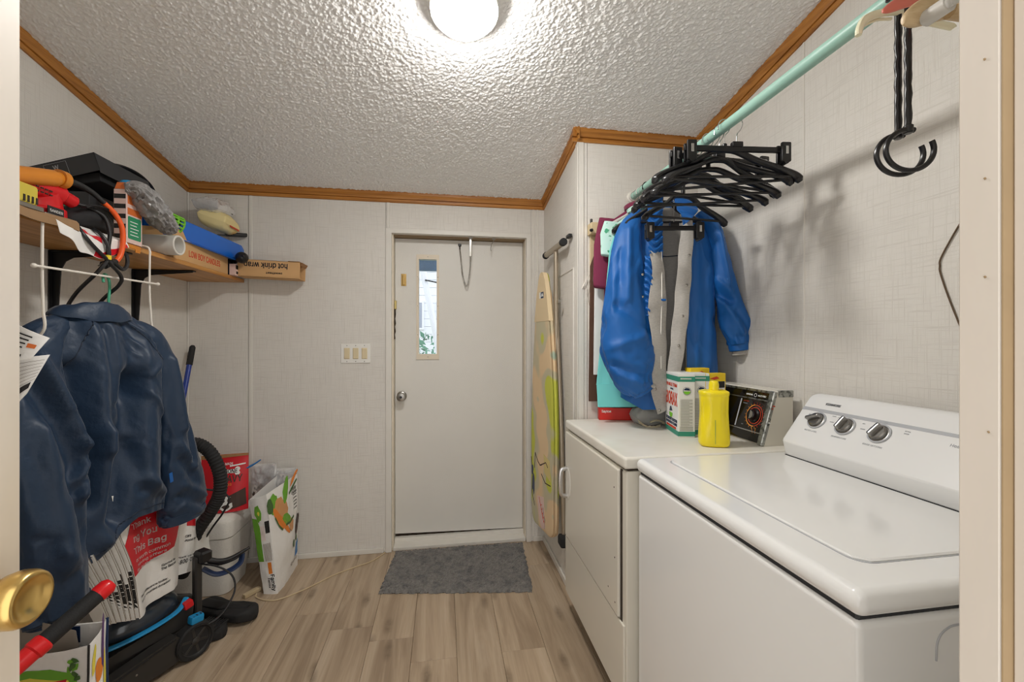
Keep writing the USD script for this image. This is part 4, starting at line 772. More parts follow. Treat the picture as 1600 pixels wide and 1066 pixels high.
coat_hanger('coat_hanger', 'dark hanger above the aqua sweatshirt', 1.836, -3, steel=False, w=.16, x=.925, dz=.03)
for y_, lb in ((1.868, 'pale hanger inside the mint patterned shirt'), (1.93, 'pale hanger holding the white shirt'), (1.958, 'pale hanger holding the brown garment')):
    coat_hanger('coat_hanger', lb, y_, -3, steel=True, w=.15, x=.925, m='clear_white', dz=.03 if y_ < 1.9 else .06)
# hangers nearest the doorway, at the upper right of the picture
yh = thing('coat_hanger', 'translucent pale yellow hanger nearest the scarf hooks, seen from below', 'hanger', (.925, .735, 2.0), 4, local=True)
part('hook', tube(hook_wire()[:-1], .0035, 8), 'clear_yellow', yh)
for s in (-1, 1): part('arm', tube(cr([(0, 0, -.034), (s * .03, 0, -.040), (s * .07, -.003, -.055 + .010 * (s > 0)), (s * .105, -.008, -.076 + .026 * (s > 0)), (s * .122, -.012, -.098 + .044 * (s > 0)), (s * .125, -.012, -.112 + .056 * (s > 0))], 6), np.interp(np.linspace(0, 1, 31), [0, .6, .9, 1], [.008, .008, .007, .005]), 10, .006), 'clear_yellow', yh)
part('ribs', [tube(cr([(s * .02, .004, -.05), (s * .06, .003, -.06), (s * .1, 0, -.082)], 6), .003, 7) for s in (-1,)], 'clear_yellow', yh)
def arm_only(name, label, y, m, rr, z=-.06, w=.2, rz=0, x=.92):
    t = thing(name, label, 'hanger', (x, y, 2.0), rz, local=True)
    part('hook', tube(hook_wire()[:34], .0045, 9), m, t)
    part('body', skin([np.stack([np.full(16, sx * w), rr * .55 * (1 - .7 * abs(sx) ** 10) * np.cos(np.arange(16) / 8 * PI), z - .05 * abs(sx) ** 1.6 + rr * (1 - .7 * abs(sx) ** 10) * np.sin(np.arange(16) / 8 * PI)], -1) * A(1, 1, 1) for sx in np.sin(np.linspace(-PI / 2, PI / 2, 27))]), m, t, smooth=50)
    return t
arm_only('coat_hanger', 'coral pink plastic hanger in front of the wooden one', .66, 'coral_plastic', .012, -.066, .14, 4, x=.92)
wh = arm_only('wooden_hanger', 'pale wooden hanger with a white wing nut at the upper right', .60, 'pale_wood', .024, -.122, .160, 0)
part('clamp_bar', tube([(-.08, -.01, -.155), (.14, -.01, -.155)], .012, 10), 'pale_wood', wh)
part('wing_nut', [cyl((-.125, -.045, -.172), (-.125, -.005, -.172), .013, 16, .003), obox((-.125, -.05, -.172), unit((1, 0, .6)), (0, 1, 0), np.cross(unit((1, 0, .6)), (0, 1, 0)), .034, .010, .015, .004, 2)], 'clear_white', wh, label='white plastic wing nut')
# two black hooks with long straps and open rings
def scarf(label, y, x, ring_c, rz):
    t = thing('scarf_hook', label, 'hook', (x, y, 2.0), rz, group=None, local=True)
    part('hook', tube(hook_wire()[:-1], .004, 9), 'hanger_black', t)
    zz = np.linspace(-.04, -.285, 26)
    part('strap', tube(np.stack([.0005 * np.sin(zz * 140), 0 * zz, zz], -1), .0065 + .0008 * np.sin(zz * 170 + 1), 12, .0055 + .0006 * np.sin(zz * 230)), 'hanger_black', t)
    part('joint', [cyl((0, 0, -.295), (0, 0, -.278), .0085, 12, .002), cyl((-.012, 0, -.288), (.012, 0, -.288), .0055, 10, .001)], 'hanger_black', t)
    a = np.radians(np.linspace(100, 385, 40)); R = .041
    part('open_ring', tube(np.stack([ring_c + R * 1.12 * np.cos(a), -.004 + 0 * a, -.288 - R + R * np.sin(a)], -1), .0048, 10), 'hanger_black', t)
scarf('black hanging hook with an open ring, the nearer of the pair beside the doorway', .715, .918, .0, -12); scarf('black hanging hook with an open ring, the farther of the pair beside the doorway', .737, .922, -.0, -12)
# ================================================================ ON THE LEFT SHELF
ST = 1.649
mat('box_black', (44, 45, 48), .55, bump=(300, .0002)); mat('kraft', (212, 168, 116), .75, var=(12, .05)); mat('kraft_dark', (160, 116, 74), .8, var=(12, .07)); mat('print_red', (206, 70, 40), .7); mat('print_black', (34, 32, 32), .7)
mat('tool_red', (206, 28, 34), .32); mat('tool_yellow', (206, 186, 70), .45, var=(14, .08)); mat('tool_orange', (208, 128, 36), .35, var=(10, .08)); mat('cord_orange', (238, 92, 24), .45); mat('cable_black', (30, 30, 32), .4); mat('zip_yellow', (232, 206, 40), .5)
mat('bag_white', (236, 234, 230), .42, bump=(40, .002)); mat('bag_red', (206, 24, 38), .42); mat('fabric_black', (30, 30, 32), .8, bump=(500, .0004))
mat('film_grey', (150, 148, 147), .25, var=(25, .25), bump=(30, .004)); mat('bright_blue', (18, 104, 206), .35); mat('cyan_blue', (26, 140, 196), .4); mat('lime', (124, 200, 52), .5)
mat('pvc_white', (222, 218, 210), .35); mat('cream_pack', (238, 220, 160), .6, mottle=((206, 150, 60), 9, .58, .72)); mat('label_green', (44, 138, 96), .5); mat('label_pink', (226, 196, 188), .6); mat('film_clear', (214, 214, 214), .18, trans=.5, bump=(40, .004)); mat('label_orange', (214, 110, 50), .5)
def onx(y, z, x): return A(x, y, z)
# black gift box with its lid propped half open
gb = thing('black_box', 'black cardboard box with its lid propped half open and a small outlined emblem', 'box', (-1.33, 1.8, ST))
part('base', [rbox(-1.428, -1.245, 1.735, 2.0, ST, 1.822, .003)], 'box_black', gb)
HA = math.radians(18); lw, lh, ly0, ly1 = .225, .066, 1.735, 2.02
hx_, hz_ = unit((math.cos(HA), 0, math.sin(HA))), unit((-math.sin(HA), 0, math.cos(HA))); ho_ = A(-1.425, 0, 1.832)
def lp(a0, a1, y0, y1, c0, c1): return xf(rbox(a0, a1, y0, y1, c0, c1, .001, 1), ho_, hx_, (0, 1, 0), hz_)
lid_ = part('lid', [lp(0, lw, ly0, ly1, lh - .003, lh), lp(0, lw, ly0, ly0 + .003, 0, lh), lp(0, lw, ly1 - .003, ly1, 0, lh), lp(lw - .003, lw, ly0, ly1, -.01, lh), lp(0, .003, ly0, ly1, 0, lh)], 'box_black', gb)
po = ho_ + hx_ * .095 + hz_ * .034 + A(0, ly0 - .0003, 0)
fr_ = sbox(-.036, -.024, .036, .024).difference(sbox(-.035, -.023, .035, .023))
part('emblem', [ext(fr_, .0005, po, hx_, hz_), txt('W', .014, po + hz_ * .008, hx_, hz_, .0005, True, center=True), txt('ROASTERS', .0055, po - hz_ * .010, hx_, hz_, .0005, center=True)], 'ink_grey', lid_, smooth=False)
part('spec_print', [txt('CTN 1004', .010, (-1.33, 1.7348, 1.765), (1, 0, 0), (0, 0, 1), .0004), txt('1/12 0.3KG', .008, (-1.33, 1.7348, 1.748), (1, 0, 0), (0, 0, 1), .0004)], 'ink_grey', gb, smooth=False)
part('inner_sleeve', xf(rbox(.02, .20, 1.76, 1.99, -.02, .012, .002, 1), ho_ + A(0, 0, .02), unit((math.cos(HA * .6), 0, math.sin(HA * .6))), (0, 1, 0), unit((-math.sin(HA * .6), 0, math.cos(HA * .6)))), 'fabric_black', gb)
# black scoop-shaped tray behind
vz = thing('black_tray', 'glossy black curved plastic tray standing behind the striped carton', 'tray', (-1.37, 2.17, ST))
pr = [(2.03, ST), (2.03, 2.02), (2.07, 2.042), (2.15, 2.052), (2.22, 2.045), (2.28, 2.02), (2.31, 1.975), (2.315, ST)]
part('back', ext(Polygon([(p[0], p[1]) for p in cr([(a, 0, b) for a, b in pr], 4)[:, [0, 2]]]).buffer(0), .012, (-1.405, 0, 0), (0, 1, 0), (0, 0, 1)), 'black_plastic', vz)
rim = cr([(-1.385, a, b) for a, b in pr[1:-1]], 6); part('rim', tube(rim, .02, 12, .008, up=(1, 0, 0)), 'black_plastic', vz); part('rivet', lathe_on([(0, 0), (.007, 0), (.005, .003), (0, .0035)], (-1.3925, 2.285, 1.99), (1, 0, 0), 12), 'chrome', vz)
# yellow sander with an orange barrel handle
ys = thing('old_power_tool', 'vintage yellow power tool with an orange barrel handle at the near shelf end', 'power tool', (-1.17, 1.30, ST))
part('body', rbox(-1.24, -1.105, 1.16, 1.372, ST + .012, 1.716, .008, 2), 'tool_yellow', ys)
part('sole_plate', rbox(-1.245, -1.1, 1.15, 1.38, ST, ST + .012, .002), 'steel', ys)
part('handle', tube(cr([(-1.17, 1.14, 1.675), (-1.162, 1.22, 1.702), (-1.152, 1.30, 1.726), (-1.146, 1.38, 1.750), (-1.140, 1.46, 1.772), (-1.138, 1.482, 1.777)], 6), [.02] * 6 + [.024] * 19 + [.021] * 5 + [.019], 18), 'tool_orange', ys, label='orange barrel handle')
part('collar', tube([(-1.139, 1.472, 1.7775), (-1.1375, 1.492, 1.778)], .0265, 20), 'tool_orange', ys)
part('vent', [rbox(-1.1052, -1.1035, 1.325 + k * .012, 1.331 + k * .012, ST + .016, ST + .034, .0006, 1) for k in range(4)], 'dark_gap', ys)
cy = cr([(-1.137, 1.486, 1.778), (-1.13, 1.53, 1.78), (-1.118, 1.57, 1.768), (-1.105, 1.60, 1.745)], 7); part('strain_relief', tube(cy, np.linspace(.011, .0075, len(cy)), 12), 'black_rubber', ys)
oc = cr([(-1.107, 1.597, 1.748), (-1.094, 1.628, 1.72), (-1.085, 1.647, 1.68), (-1.085, 1.652, 1.63), (-1.087, 1.645, 1.585), (-1.09, 1.628, 1.557)], 8); part('power_cord', tube(oc, .0078, 12), 'cord_orange', ys, label='thick orange power cord')
part('plug', [tube(cr([(-1.09, 1.632, 1.560), (-1.093, 1.605, 1.548), (-1.096, 1.585, 1.538)], 6), np.linspace(.008, .013, 13), 12)], 'black_rubber', ys); part('plug_pins', [tube([(-1.096, 1.586 - k * .004, 1.538 + k * .006), (-1.099, 1.570 - k * .004, 1.526 + k * .006)], .0022, 6) for k in (-1, 1)], 'steel', ys)
# brown paper slab under them, reaching over the edge
mat('brown_paper', (150, 118, 84), .85, var=(10, .12)); pp = thing('brown_board', 'scuffed brown cardboard flap lying under the yellow tool, past the shelf edge', 'cardboard', (-1.14, 1.38, ST))
part('flap', ext([(1.05, -.08), (1.46, -.08), (1.45, .045), (1.40, .062), (1.05, .06)], .026, (-1.146, 0, ST - .003 - .021), (0, 1, 0), (1, 0, 0)) if False else skin([np.array([(-1.26, y, ST + .0005), (-1.105, y, ST - .000), (-1.098, y, ST - .008), (-1.096, y, ST - .030), (-1.099, y, ST - .031), (-1.103, y, ST - .010), (-1.125, y, ST + .0002)]) + A(0, 0, .0035) + A(.002 * math.sin(y * 60), 0, .003 * math.sin(y * 31)) * 1 for y in np.linspace(1.05, 1.49, 18)]), 'brown_paper', pp, smooth=False)
# red palm sander
rs = thing('red_sander', 'red palm sander with a black grip beside the yellow tool', 'sander', (-1.18, 1.47, ST))
part('motor_body', tube(cr([(-1.18, 1.47, ST + .008), (-1.18, 1.47, ST + .03), (-1.18, 1.465, ST + .06), (-1.18, 1.45, ST + .085), (-1.18, 1.43, ST + .10)], 6), [.058] * 8 + [.05] * 8 + [.04] * 8 + [.02], 24, [.052] * 8 + [.046] * 8 + [.036] * 8 + [.02], up=(0, 1, 0)), 'tool_red', rs)
part('front_grip', tube(cr([(-1.175, 1.40, ST + .078), (-1.165, 1.45, ST + .090), (-1.155, 1.51, ST + .085), (-1.148, 1.545, ST + .075)], 6), [.030] * 6 + [.028] * 6 + [.02] * 6 + [.014], 18), 'tool_red', rs)
part('rubber_grip', tube(cr([(-1.18, 1.39, ST + .096), (-1.17, 1.45, ST + .106), (-1.16, 1.50, ST + .098)], 6), [.018] * 6 + [.02] * 6 + [.008], 14), 'black_rubber', rs)
part('vent', [rbox(-1.137, -1.1345, 1.40 + k * .014, 1.409 + k * .014, ST + .078, ST + .082, .0005, 1) for k in range(4)] + [rbox(-1.137, -1.1345, 1.40 + k * .014, 1.409 + k * .014, ST + .066, ST + .070, .0005, 1) for k in range(4)], 'dark_gap', rs)
part('label', [rbox(-1.1285, -1.1268, 1.425, 1.478, ST + .012, ST + .034, .0005)], 'print_black', rs); part('lettering', txt('SANDER', .008, (-1.1265, 1.430, ST + .018), (0, 1, 0), (0, 0, 1), .0004), 'ink_white', rs)
part('pad', rbox(-1.235, -1.125, 1.415, 1.525, ST, ST + .012, .003), 'steel', rs)
pc = cr([(-1.146, 1.545, ST + .075), (-1.13, 1.575, ST + .072), (-1.105, 1.60, ST + .05), (-1.092, 1.604, ST), (-1.09, 1.596, 1.60), (-1.09, 1.60, 1.565), (-1.085, 1.625, 1.545), (-1.085, 1.652, 1.535), (-1.085, 1.672, 1.555), (-1.086, 1.672, 1.585), (-1.09, 1.655, 1.60)], 9)
part('power_cord', tube(pc, .0058, 10), 'cable_black', rs, label='black power cord looping over the edge')
# another cord in a loop, tied with yellow
tc_ = thing('extension_cord', 'black cord looped down from the shelf and bound with a yellow twist tie', 'cord', (-1.1, 1.55, 1.6))
part('loop', tube(cr([(-1.13, 1.52, ST + .01), (-1.10, 1.505, 1.625), (-1.088, 1.53, 1.59), (-1.083, 1.575, 1.558), (-1.083, 1.60, 1.54), (-1.083, 1.64, 1.51), (-1.10, 1.655, 1.48), (-1.20, 1.70, 1.40), (-1.31, 1.78, 1.2)], 9), .0056, 10), 'cable_black', tc_)
part('loop', tube(cr([(-1.125, 1.585, ST + .006), (-1.096, 1.575, 1.635), (-1.083, 1.583, 1.60), (-1.083, 1.584, 1.56), (-1.10, 1.563, 1.51), (-1.19, 1.60, 1.44), (-1.27, 1.66, 1.36), (-1.33, 1.72, 1.2)], 9), .0056, 10), 'cable_black', tc_)
part('twist_tie', tube([(-1.083, 1.584, 1.570), (-1.083, 1.5835, 1.556)], .0088, 12), 'zip_yellow', tc_, label='yellow twist tie')
# white and red plastic bag spilling over the edge
pb_ = thing('plastic_bag', 'white and red printed plastic bag spilling over the shelf edge under the cords', 'plastic bag', (-1.12, 1.55, 1.6))
def bagfn(u, v):
    y = 1.405 + .265 * u + .02 * v; x = -1.135 + .038 * np.clip(v * 3, 0, 1) + .006 * np.sin(u * 14) * v; z = ST + .004 - v * (.010 + .085 * np.sin(PI * np.clip(u * .72 + .16, 0, 1)) ** 1.2) + .004 * np.sin(u * 23 + v * 5) * v
    return np.stack([x, y, z], -1)
part('sheet', sheet(grid(bagfn, 30, 50), .001), 'bag_white', pb_, smooth=True)
def bf(a, b): return bagfn(np.clip(a, 0, 1), np.clip(b, 0, 1))
def bfp(a, b): P = bf(a, b); P[..., 0] += .0016; return P
part('red_print', drape(Polygon([(.36, .12), (.62, .10), (.60, .5), (.50, .42)]), lambda a, b: bfp(a, b), 0, .05), 'bag_red', pb_, smooth=False); part('red_print', drape(Polygon([(.48, .82), (.98, .72), (.98, .99), (.45, .99)]), lambda a, b: bfp(a, b), 0, .05), 'bag_red', pb_, smooth=False)
tt_ = meshkit.text_mesh('THANKS', .16, .0001, True); tt_.apply_scale((.45, 1, 1)); tt_.apply_transform(trimesh.transformations.rotation_matrix(-.5, (0, 0, 1))); tt_.apply_translation((.34, .55, 0)); tt_.vertices[:, 1] = 1.1 - tt_.vertices[:, 1] if False else tt_.vertices[:, 1]
# dark pouch
dp = thing('dark_pouch', 'dark fabric pouch slumped on the shelf before the striped carton', 'pouch', (-1.17, 1.61, ST))
rr_ = []
for t in np.linspace(0, 1, 16):
    s = math.sin(PI * (t * .92 + .04)) ** .5; a = np.arange(26) / 26 * 2 * PI
    rr_.append(np.stack([-1.165 + .055 * s * np.cos(a), np.full(26, 1.515 + .18 * t), ST + .0385 * s + .004 + .038 * s * np.sin(a) + .006 * t + .004 * np.sin(a * 3 + t * 8)], -1))
part('body', skin(rr_), 'fabric_black', dp, smooth=50); part('strap', tube(cr([(-1.112, 1.53, ST + .06), (-1.108, 1.56, ST + .075), (-1.107, 1.62, ST + .078), (-1.112, 1.67, ST + .06)], 6), .004, 8, .010), 'fabric_black', dp)
# striped carton
sc = thing('striped_carton', 'small carton with pink and black striped sides and a green window', 'carton', (-1.2, 1.77, ST))
bx0, bx1, by0, by1, bz1 = -1.176, -1.135, 1.745, 1.828, ST + .192
part('box', rbox(bx0, bx1, by0, by1, ST, bz1, .002), 'label_pink', sc)
for k in range(5): part('stripe_print', bx(bx0 + .002, bx1 - .002, by0 - .0007, by0 + .0002, ST + .014 + k * .036, ST + .030 + k * .036), 'print_black', sc, smooth=False)
part('green_print', ext(sbox(by0 + .014, ST + .022, by1 - .014, ST + .092).buffer(.006), .0008, (bx1, 0, 0), (0, 1, 0), (0, 0, 1)), 'label_green', sc, smooth=False); part('orange_print', bx(bx1, bx1 + .0006, by0 + .006, by1 - .004, ST + .104, ST + .128), 'label_orange', sc, smooth=False)
part('orange_print', bx(bx1, bx1 + .0006, by0 + .006, by1 - .03, ST + .142, ST + .182), 'label_orange', sc, smooth=False); part('lettering', [bx(bx1 + .0005, bx1 + .0012, by0 + .018, by0 + .018 + w * .85, ST + .03 + k * .012, ST + .033 + k * .012) for k, w in enumerate((.05, .044, .052, .04, .046))], 'ink_white', sc, smooth=False)
part('flap', xf(rbox(-.018, .018, 0, .03, 0, .002, .0008), (-1.155, by0 + .002, bz1), (1, 0, 0), unit((0, .4, .92)), unit((0, -.92, .4))), 'label_orange', sc)
bl_ = thing('bottle_top', 'bright blue plastic bottle top lying on the striped carton', 'bottle top', (-1.2, 1.77, bz1)); part('cap', lathe([(0, .042), (.022, .040), (.030, .028), (.033, 0), (.029, 0), (.026, .025), (0, .034)], 26, (-1.155, 1.79, bz1 + .001)), 'cyan_blue', bl_); part('tab', rbox(-1.165, -1.14, 1.80, 1.835, bz1 + .002, bz1 + .012, .003), 'cyan_blue', bl_)
# small green cartons in the shadow behind
for k, (y, lb) in enumerate(((1.575, 'small dark green printed carton wedged behind the pouch, nearer one'), (1.66, 'small dark green printed carton wedged behind the pouch, next to the striped carton'))):
    t = thing('small_carton', lb, 'carton', (-1.28, y, ST)); part('box', rbox(-1.31, -1.255, y - .03, y + .014, ST, ST + .098, .002), 'label_green', t); part('orange_print', bx(-1.2552, -1.2545, y - .02, y + .02, ST + .04, ST + .08), 'label_orange', t, smooth=False)
# crumpled grey film bag
gf = thing('grey_film_bag', 'crumpled translucent grey plastic bag drooping over the white tube', 'plastic bag', (-1.13, 1.83, 1.75))
gp = cr([(-1.16, 1.765, 1.845), (-1.135, 1.79, 1.845), (-1.118, 1.82, 1.815), (-1.108, 1.86, 1.785), (-1.10, 1.90, 1.755), (-1.098, 1.925, 1.735)], 10); aa = np.linspace(0, 1, len(gp)); tn_ = np.interp(aa, [0, .2, .5, .8, 1], [.03, .058, .062, .046, .03])
ths, tts = np.meshgrid(np.arange(44) / 44 * 2 * PI, aa); dv = .36 * nz(np.cos(ths) * 2.4, np.sin(ths) * 2.4, tts * 6, 1.4, 5) * 1.5 + .22 * (1 - 4 * np.abs(nz(np.cos(ths) * 3, np.sin(ths) * 3, tts * 9, 1.2, 8)))
part('crumpled_film', tube(gp, tn_ * .62, 44, tn_, disp=dv), 'film_grey', gf, smooth=25)
# lime plastic basket
lb_ = thing('lime_basket', 'lime green slatted plastic cup lying between the grey bag and the blue tray', 'basket', (-1.2, 2.08, ST + .11))
c_ = A(-1.2, 2.03, ST + .175); dr_ = unit((.35, .9, -.25)); s1 = unit(np.cross(dr_, (0, 0, 1))); s2 = np.cross(s1, dr_)
for k in range(14):
    a = k / 14 * 2 * PI; p = (math.cos(a) * s1 + math.sin(a) * s2); part('slat', tube([c_ + p * .034, c_ + dr_ * .085 + p * .04], .0045, 6), 'lime', lb_)
for tt2, r2 in ((0, .034), (.03, .036), (.058, .038), (.085, .04)): part('hoop', tube([c_ + dr_ * tt2 + r2 * (math.cos(a) * s1 + math.sin(a) * s2) for a in np.linspace(0, 2 * PI, 26)], .0042, 7), 'lime', lb_)
part('dark_inner', tube([c_ + dr_ * .01, c_ + dr_ * .075], .033, 18), 'fabric_black', lb_)
# white tube
wt = thing('white_tube', 'short white plastic tube lying on the shelf before the candle carton', 'tube', (-1.13, 1.92, ST + .04))
ta, tb = A(-1.345, 1.99, ST + .0425), A(-1.095, 1.985, ST + .0425); td = unit(tb - ta)
part('pipe', lathe_on([(.033, 0), (.0415, 0), (.0415, .25), (.040, .252), (.0345, .252), (.033, .25), (.033, 0)], ta, td, 36), 'pvc_white', wt)
part('core', lathe_on([(.0, .17), (.033, .17), (.033, .175), (0, .175)], ta, td, 24), 'print_black', wt, label='dark disc painting the shaded inside of the tube'); part('stopper', obox(ta + td * .185, td, unit(np.cross(td, (0, 0, 1))), (0, 0, 1), .02, .02, .026, .003), 'steel', wt)  # black disc puts in the shade of the open, hollow tube
# candle carton
cc_ = thing('candle_carton', 'kraft carton printed LOW BOY CANDLES in red under the blue tray', 'carton', (-1.2, 2.28, ST))
part('box', rbox(-1.30, -1.15, 2.045, 2.515, ST + .0005, ST + .135, .002), 'kraft', cc_); part('lettering', txt('LOW BOY CANDLES', .0275, (-1.15, 2.155, ST + .028), (0, 1, 0), (0, 0, 1), .0005, True, width=.275), 'print_red', cc_, smooth=False); part('tape', bx(-1.235, -1.21, 2.044, 2.516, ST + .1352, ST + .1356), 'kraft_dark', cc_, smooth=False)
sl = thing('yellow_slip', 'folded orange-yellow paper slip at the shelf edge beside the wire rack', 'paper', (-1.14, 1.83, 1.63)); part('slip', ext([(1.72, 0), (1.83, 0), (1.825, -.026), (1.80, -.026), (1.80, -.015), (1.725, -.012)], .0015, (-1.1415, 0, ST - .001), (0, 1, 0), (0, 0, 1)), 'tool_orange', sl, smooth=False)
# blue tray tilted on the carton, with things in it
bt = thing('blue_tray', 'bright blue plastic tray tilted on top of the candle carton', 'tray', (-1.2, 2.35, ST + .15))
o_ = A(-1.335, 2.075, ST + .225); bxv = unit((.10, 1, -.03)); byv = unit((1, -.10, -.22)); bzv = np.cross(byv, bxv) * -1 if np.cross(bxv, byv)[2] < 0 else np.cross(bxv, byv)
Lr = sbox(0, 0, .56, .20)
def trr(d, z): g = Lr.buffer(d).buffer(-.03).buffer(.03); return [o_ + bxv * p[0] + byv * p[1] + bzv * z for p in [g.exterior.interpolate(t, True).coords[0] for t in np.linspace(0, 1, 72, endpoint=False)]]
part('shell', skin([trr(-.028, .001), trr(-.018, 0.), trr(-.008, .02), trr(0, .084), trr(.013, .088), trr(.013, .091), trr(-.003, .090), trr(-.012, .022), trr(-.022, .005), trr(-.03, .0045)]), 'bright_blue', bt, smooth=40)
part('underside_label', ext(sbox(.10, .03, .42, .13), .0006, o_ + bzv * -.0008, bxv, byv), 'ink_white', bt, smooth=False)
yp = thing('cream_packet', 'plump cream and yellow food packet lying on the blue tray', 'packet', (-1.21, 2.5, ST + .2))
def pillow(c, ax, ay, az, sx, sy, sz, seed, n=40, amp=.12):
    v, u = np.meshgrid(np.linspace(-1, 1, n), np.linspace(-1, 1, n), indexing='ij'); hh = np.clip((1 - u ** 4) * (1 - v ** 4), 0, 1) ** .45
    w = amp * nz(u * 2, v * 2, 0, 1.3, seed) ; T_ = c + ax * (u * sx / 2)[..., None] + ay * (v * sy / 2)[..., None]
    return solid(T_ + az * (hh * (sz / 2) * (1 + w * 3) + .0008)[..., None], T_ - az * (hh * (sz / 2) * (1 - w * 2) + .0008)[..., None])
part('pouch', pillow(A(-1.205, 2.54, ST + .29), A(0, 1, 0), unit((1, 0, -.35)), unit((.35, 0, 1)), .17, .14, .095, 4), 'cream_pack', yp, smooth=50); part('red_print', obox(A(-1.142, 2.56, ST + .272), A(0, 1, 0), unit((.42, 0, -.9)), unit((.9, 0, .42)), .10, .035, .002, .0006), 'print_red', yp)
cf = thing('clear_package', 'crinkled clear film package with a black and white label above the cream packet', 'package', (-1.23, 2.5, ST + .32))
part('film', pillow(A(-1.225, 2.53, ST + .365), unit((0, 1, .12)), unit((1, 0, -.3)), unit((.3, 0, 1)), .19, .13, .075, 9, amp=.5), 'film_clear', cf, smooth=20); part('label', obox(A(-1.175, 2.55, ST + .372), unit((.1, 1, -.1)), unit((.3, 0, -.95)), unit((.95, 0, .3)), .10, .045, .002, .0006), 'print_black', cf); part('label_print', obox(A(-1.173, 2.53, ST + .374), unit((.1, 1, -.1)), unit((.3, 0, -.95)), unit((.95, 0, .3)), .02, .036, .002, .0006), 'ink_white', cf)
bk = thing('putty_knife', 'putty knife whose flat black handle pokes out past the cream packet', 'tool', (-1.2, 2.66, ST + .21)); part('grip', obox(A(-1.165, 2.64, ST + .245), unit((.72, .65, .12)), unit((-.65, .72, 0)), (0, 0, 1), .11, .03, .022, .006, 2), 'black_plastic', bk); part('tang', obox(A(-1.215, 2.595, ST + .23), unit((.72, .65, .12)), unit((-.65, .72, 0)), (0, 0, 1), .05, .016, .008, .002), 'steel', bk)
# odds and ends at the end of the shelf
sp = thing('spool_bundle', 'dark spools tangled with white thread at the end of the candle carton', 'spool', (-1.18, 2.55, ST))
for k, (x, y, z) in enumerate(((-1.165, 2.545, ST + .105), (-1.175, 2.585, ST + .085))): part('spool', lathe_on([(0, 0), (.02, 0), (.02, .004), (.011, .006), (.011, .03), (.02, .032), (.02, .036), (0, .036)], (x, y, z), (.5, 1, .4), 16), 'black_plastic', sp)
for k in range(4): part('thread', tube(cr([(-1.165, 2.53 + .01 * k, ST + .12), (-1.14, 2.56 + .012 * k, ST + .13 - .01 * k), (-1.135, 2.60, ST + .10 - .014 * k), (-1.15, 2.60 - .02 * k, ST + .05)], 6), .0022, 6), 'white_cord', sp)
part('stand', rbox(-1.205, -1.15, 2.53, 2.60, ST, ST + .075, .004), 'print_black', sp)
sm = thing('label_box', 'small box with a black and cream printed label under the dark spools', 'box', (-1.13, 2.56, ST)); part('box', rbox(-1.149, -1.118, 2.525, 2.60, ST + .0005, ST + .062, .002), 'label_pink', sm); part('label', [bx(-1.1182, -1.1174, 2.53, 2.595, ST + .034, ST + .056), bx(-1.1182, -1.1174, 2.535, 2.57, ST + .008, ST + .022)], 'print_black', sm, smooth=False)
kb_ = thing('rubber_bulb', 'round black rubber bulb resting at the end of the drink wrap carton', 'bulb', (-1.08, 2.53, ST)); s_ = trimesh.creation.icosphere(3, .031); s_.apply_translation((-1.075, 2.50, 1.74)); part('ball', s_, 'black_plastic', kb_, smooth=True); part('stem', cyl((-1.095, 2.52, 1.732), (-1.14, 2.565, 1.735), .014, 14, .003), 'black_plastic', kb_); part('lug', obox((-1.062, 2.485, 1.745), (1, 0, 0), (0, 1, 0), (0, 0, 1), .02, .03, .018, .004), 'black_plastic', kb_)
hd = thing('drink_carton', 'long kraft carton printed hot drink upside down, jutting past the shelf end', 'carton', (-.95, 2.6, ST))
hx0, hx1, hy0, hy1 = -1.125, -.800, 2.555, 2.655
fx, fz = unit((1, .0, -.035)), unit((.035, 0, 1)); ho = A(hx0, hy0, 1.6495)
def hb(a0, a1, b0, b1, c0, c1, r=.001): return xf(rbox(a0, a1, b0, b1, c0, c1, r, 1), ho, fx, (0, 1, 0), fz)
part('tray', [hb(0, .325, 0, .003, 0, .095), hb(0, .325, .097, .1, 0, .095), hb(0, .325, 0, .1, 0, .003), hb(0, .325, 0, .1, .092, .095), hb(0, .003, 0, .1, 0, .095)], 'kraft', hd, smooth=False)
part('flap', [xf(rbox(0, .003, -.001, .1, 0, .02, .001), ho + fx * .325 + fz * .075, fx, (0, 1, 0), unit(fz + fx * .5)), hb(.26, .322, .0, .06, .096, .0985)], 'kraft_dark', hd, smooth=False)
part('lettering', [txt('hot drink wrap', .030, ho + fx * .262 + fz * .080 + A(0, -.0004, 0), -fx, -fz, .0006, True, width=.225), txt('sweetheart', .011, ho + fx * .235 + fz * .030 + A(0, -.0004, 0), -fx, -fz, .0006, True, width=.085)], 'print_black', hd, smooth=False)
# ================================================================ ON THE FLOOR, LEFT
mat('foam_white', (226, 222, 214), .8, var=(160, .06), bump=(130, .0012)); mat('pole_red', (226, 26, 32), .28); mat('cleaner_black', (50, 48, 46), .42, var=(7, .18), mottle=((66, 58, 50), 9, .6, .8)); mat('smoke_tank', (44, 52, 62), .18, coat=.3)
mat('navy_plastic', (28, 48, 84), .35); mat('sole_black', (30, 30, 31), .75, bump=(220, .0005)); mat('ash_grey', (150, 140, 128), .8, var=(9, .12)); mat('beige_cord', (206, 186, 150), .5)
mat('veg_green', (110, 170, 52), .55); mat('veg_dkgreen', (70, 104, 52), .6); mat('veg_orange', (226, 132, 52), .55); mat('veg_tan', (206, 150, 98), .55); mat('veg_red', (196, 30, 46), .5); mat('veg_yellow', (226, 210, 80), .55); mat('veg_purple', (92, 62, 112), .6); mat('sky_blue', (46, 122, 190), .5); mat('dog_brown', (72, 54, 46), .6)
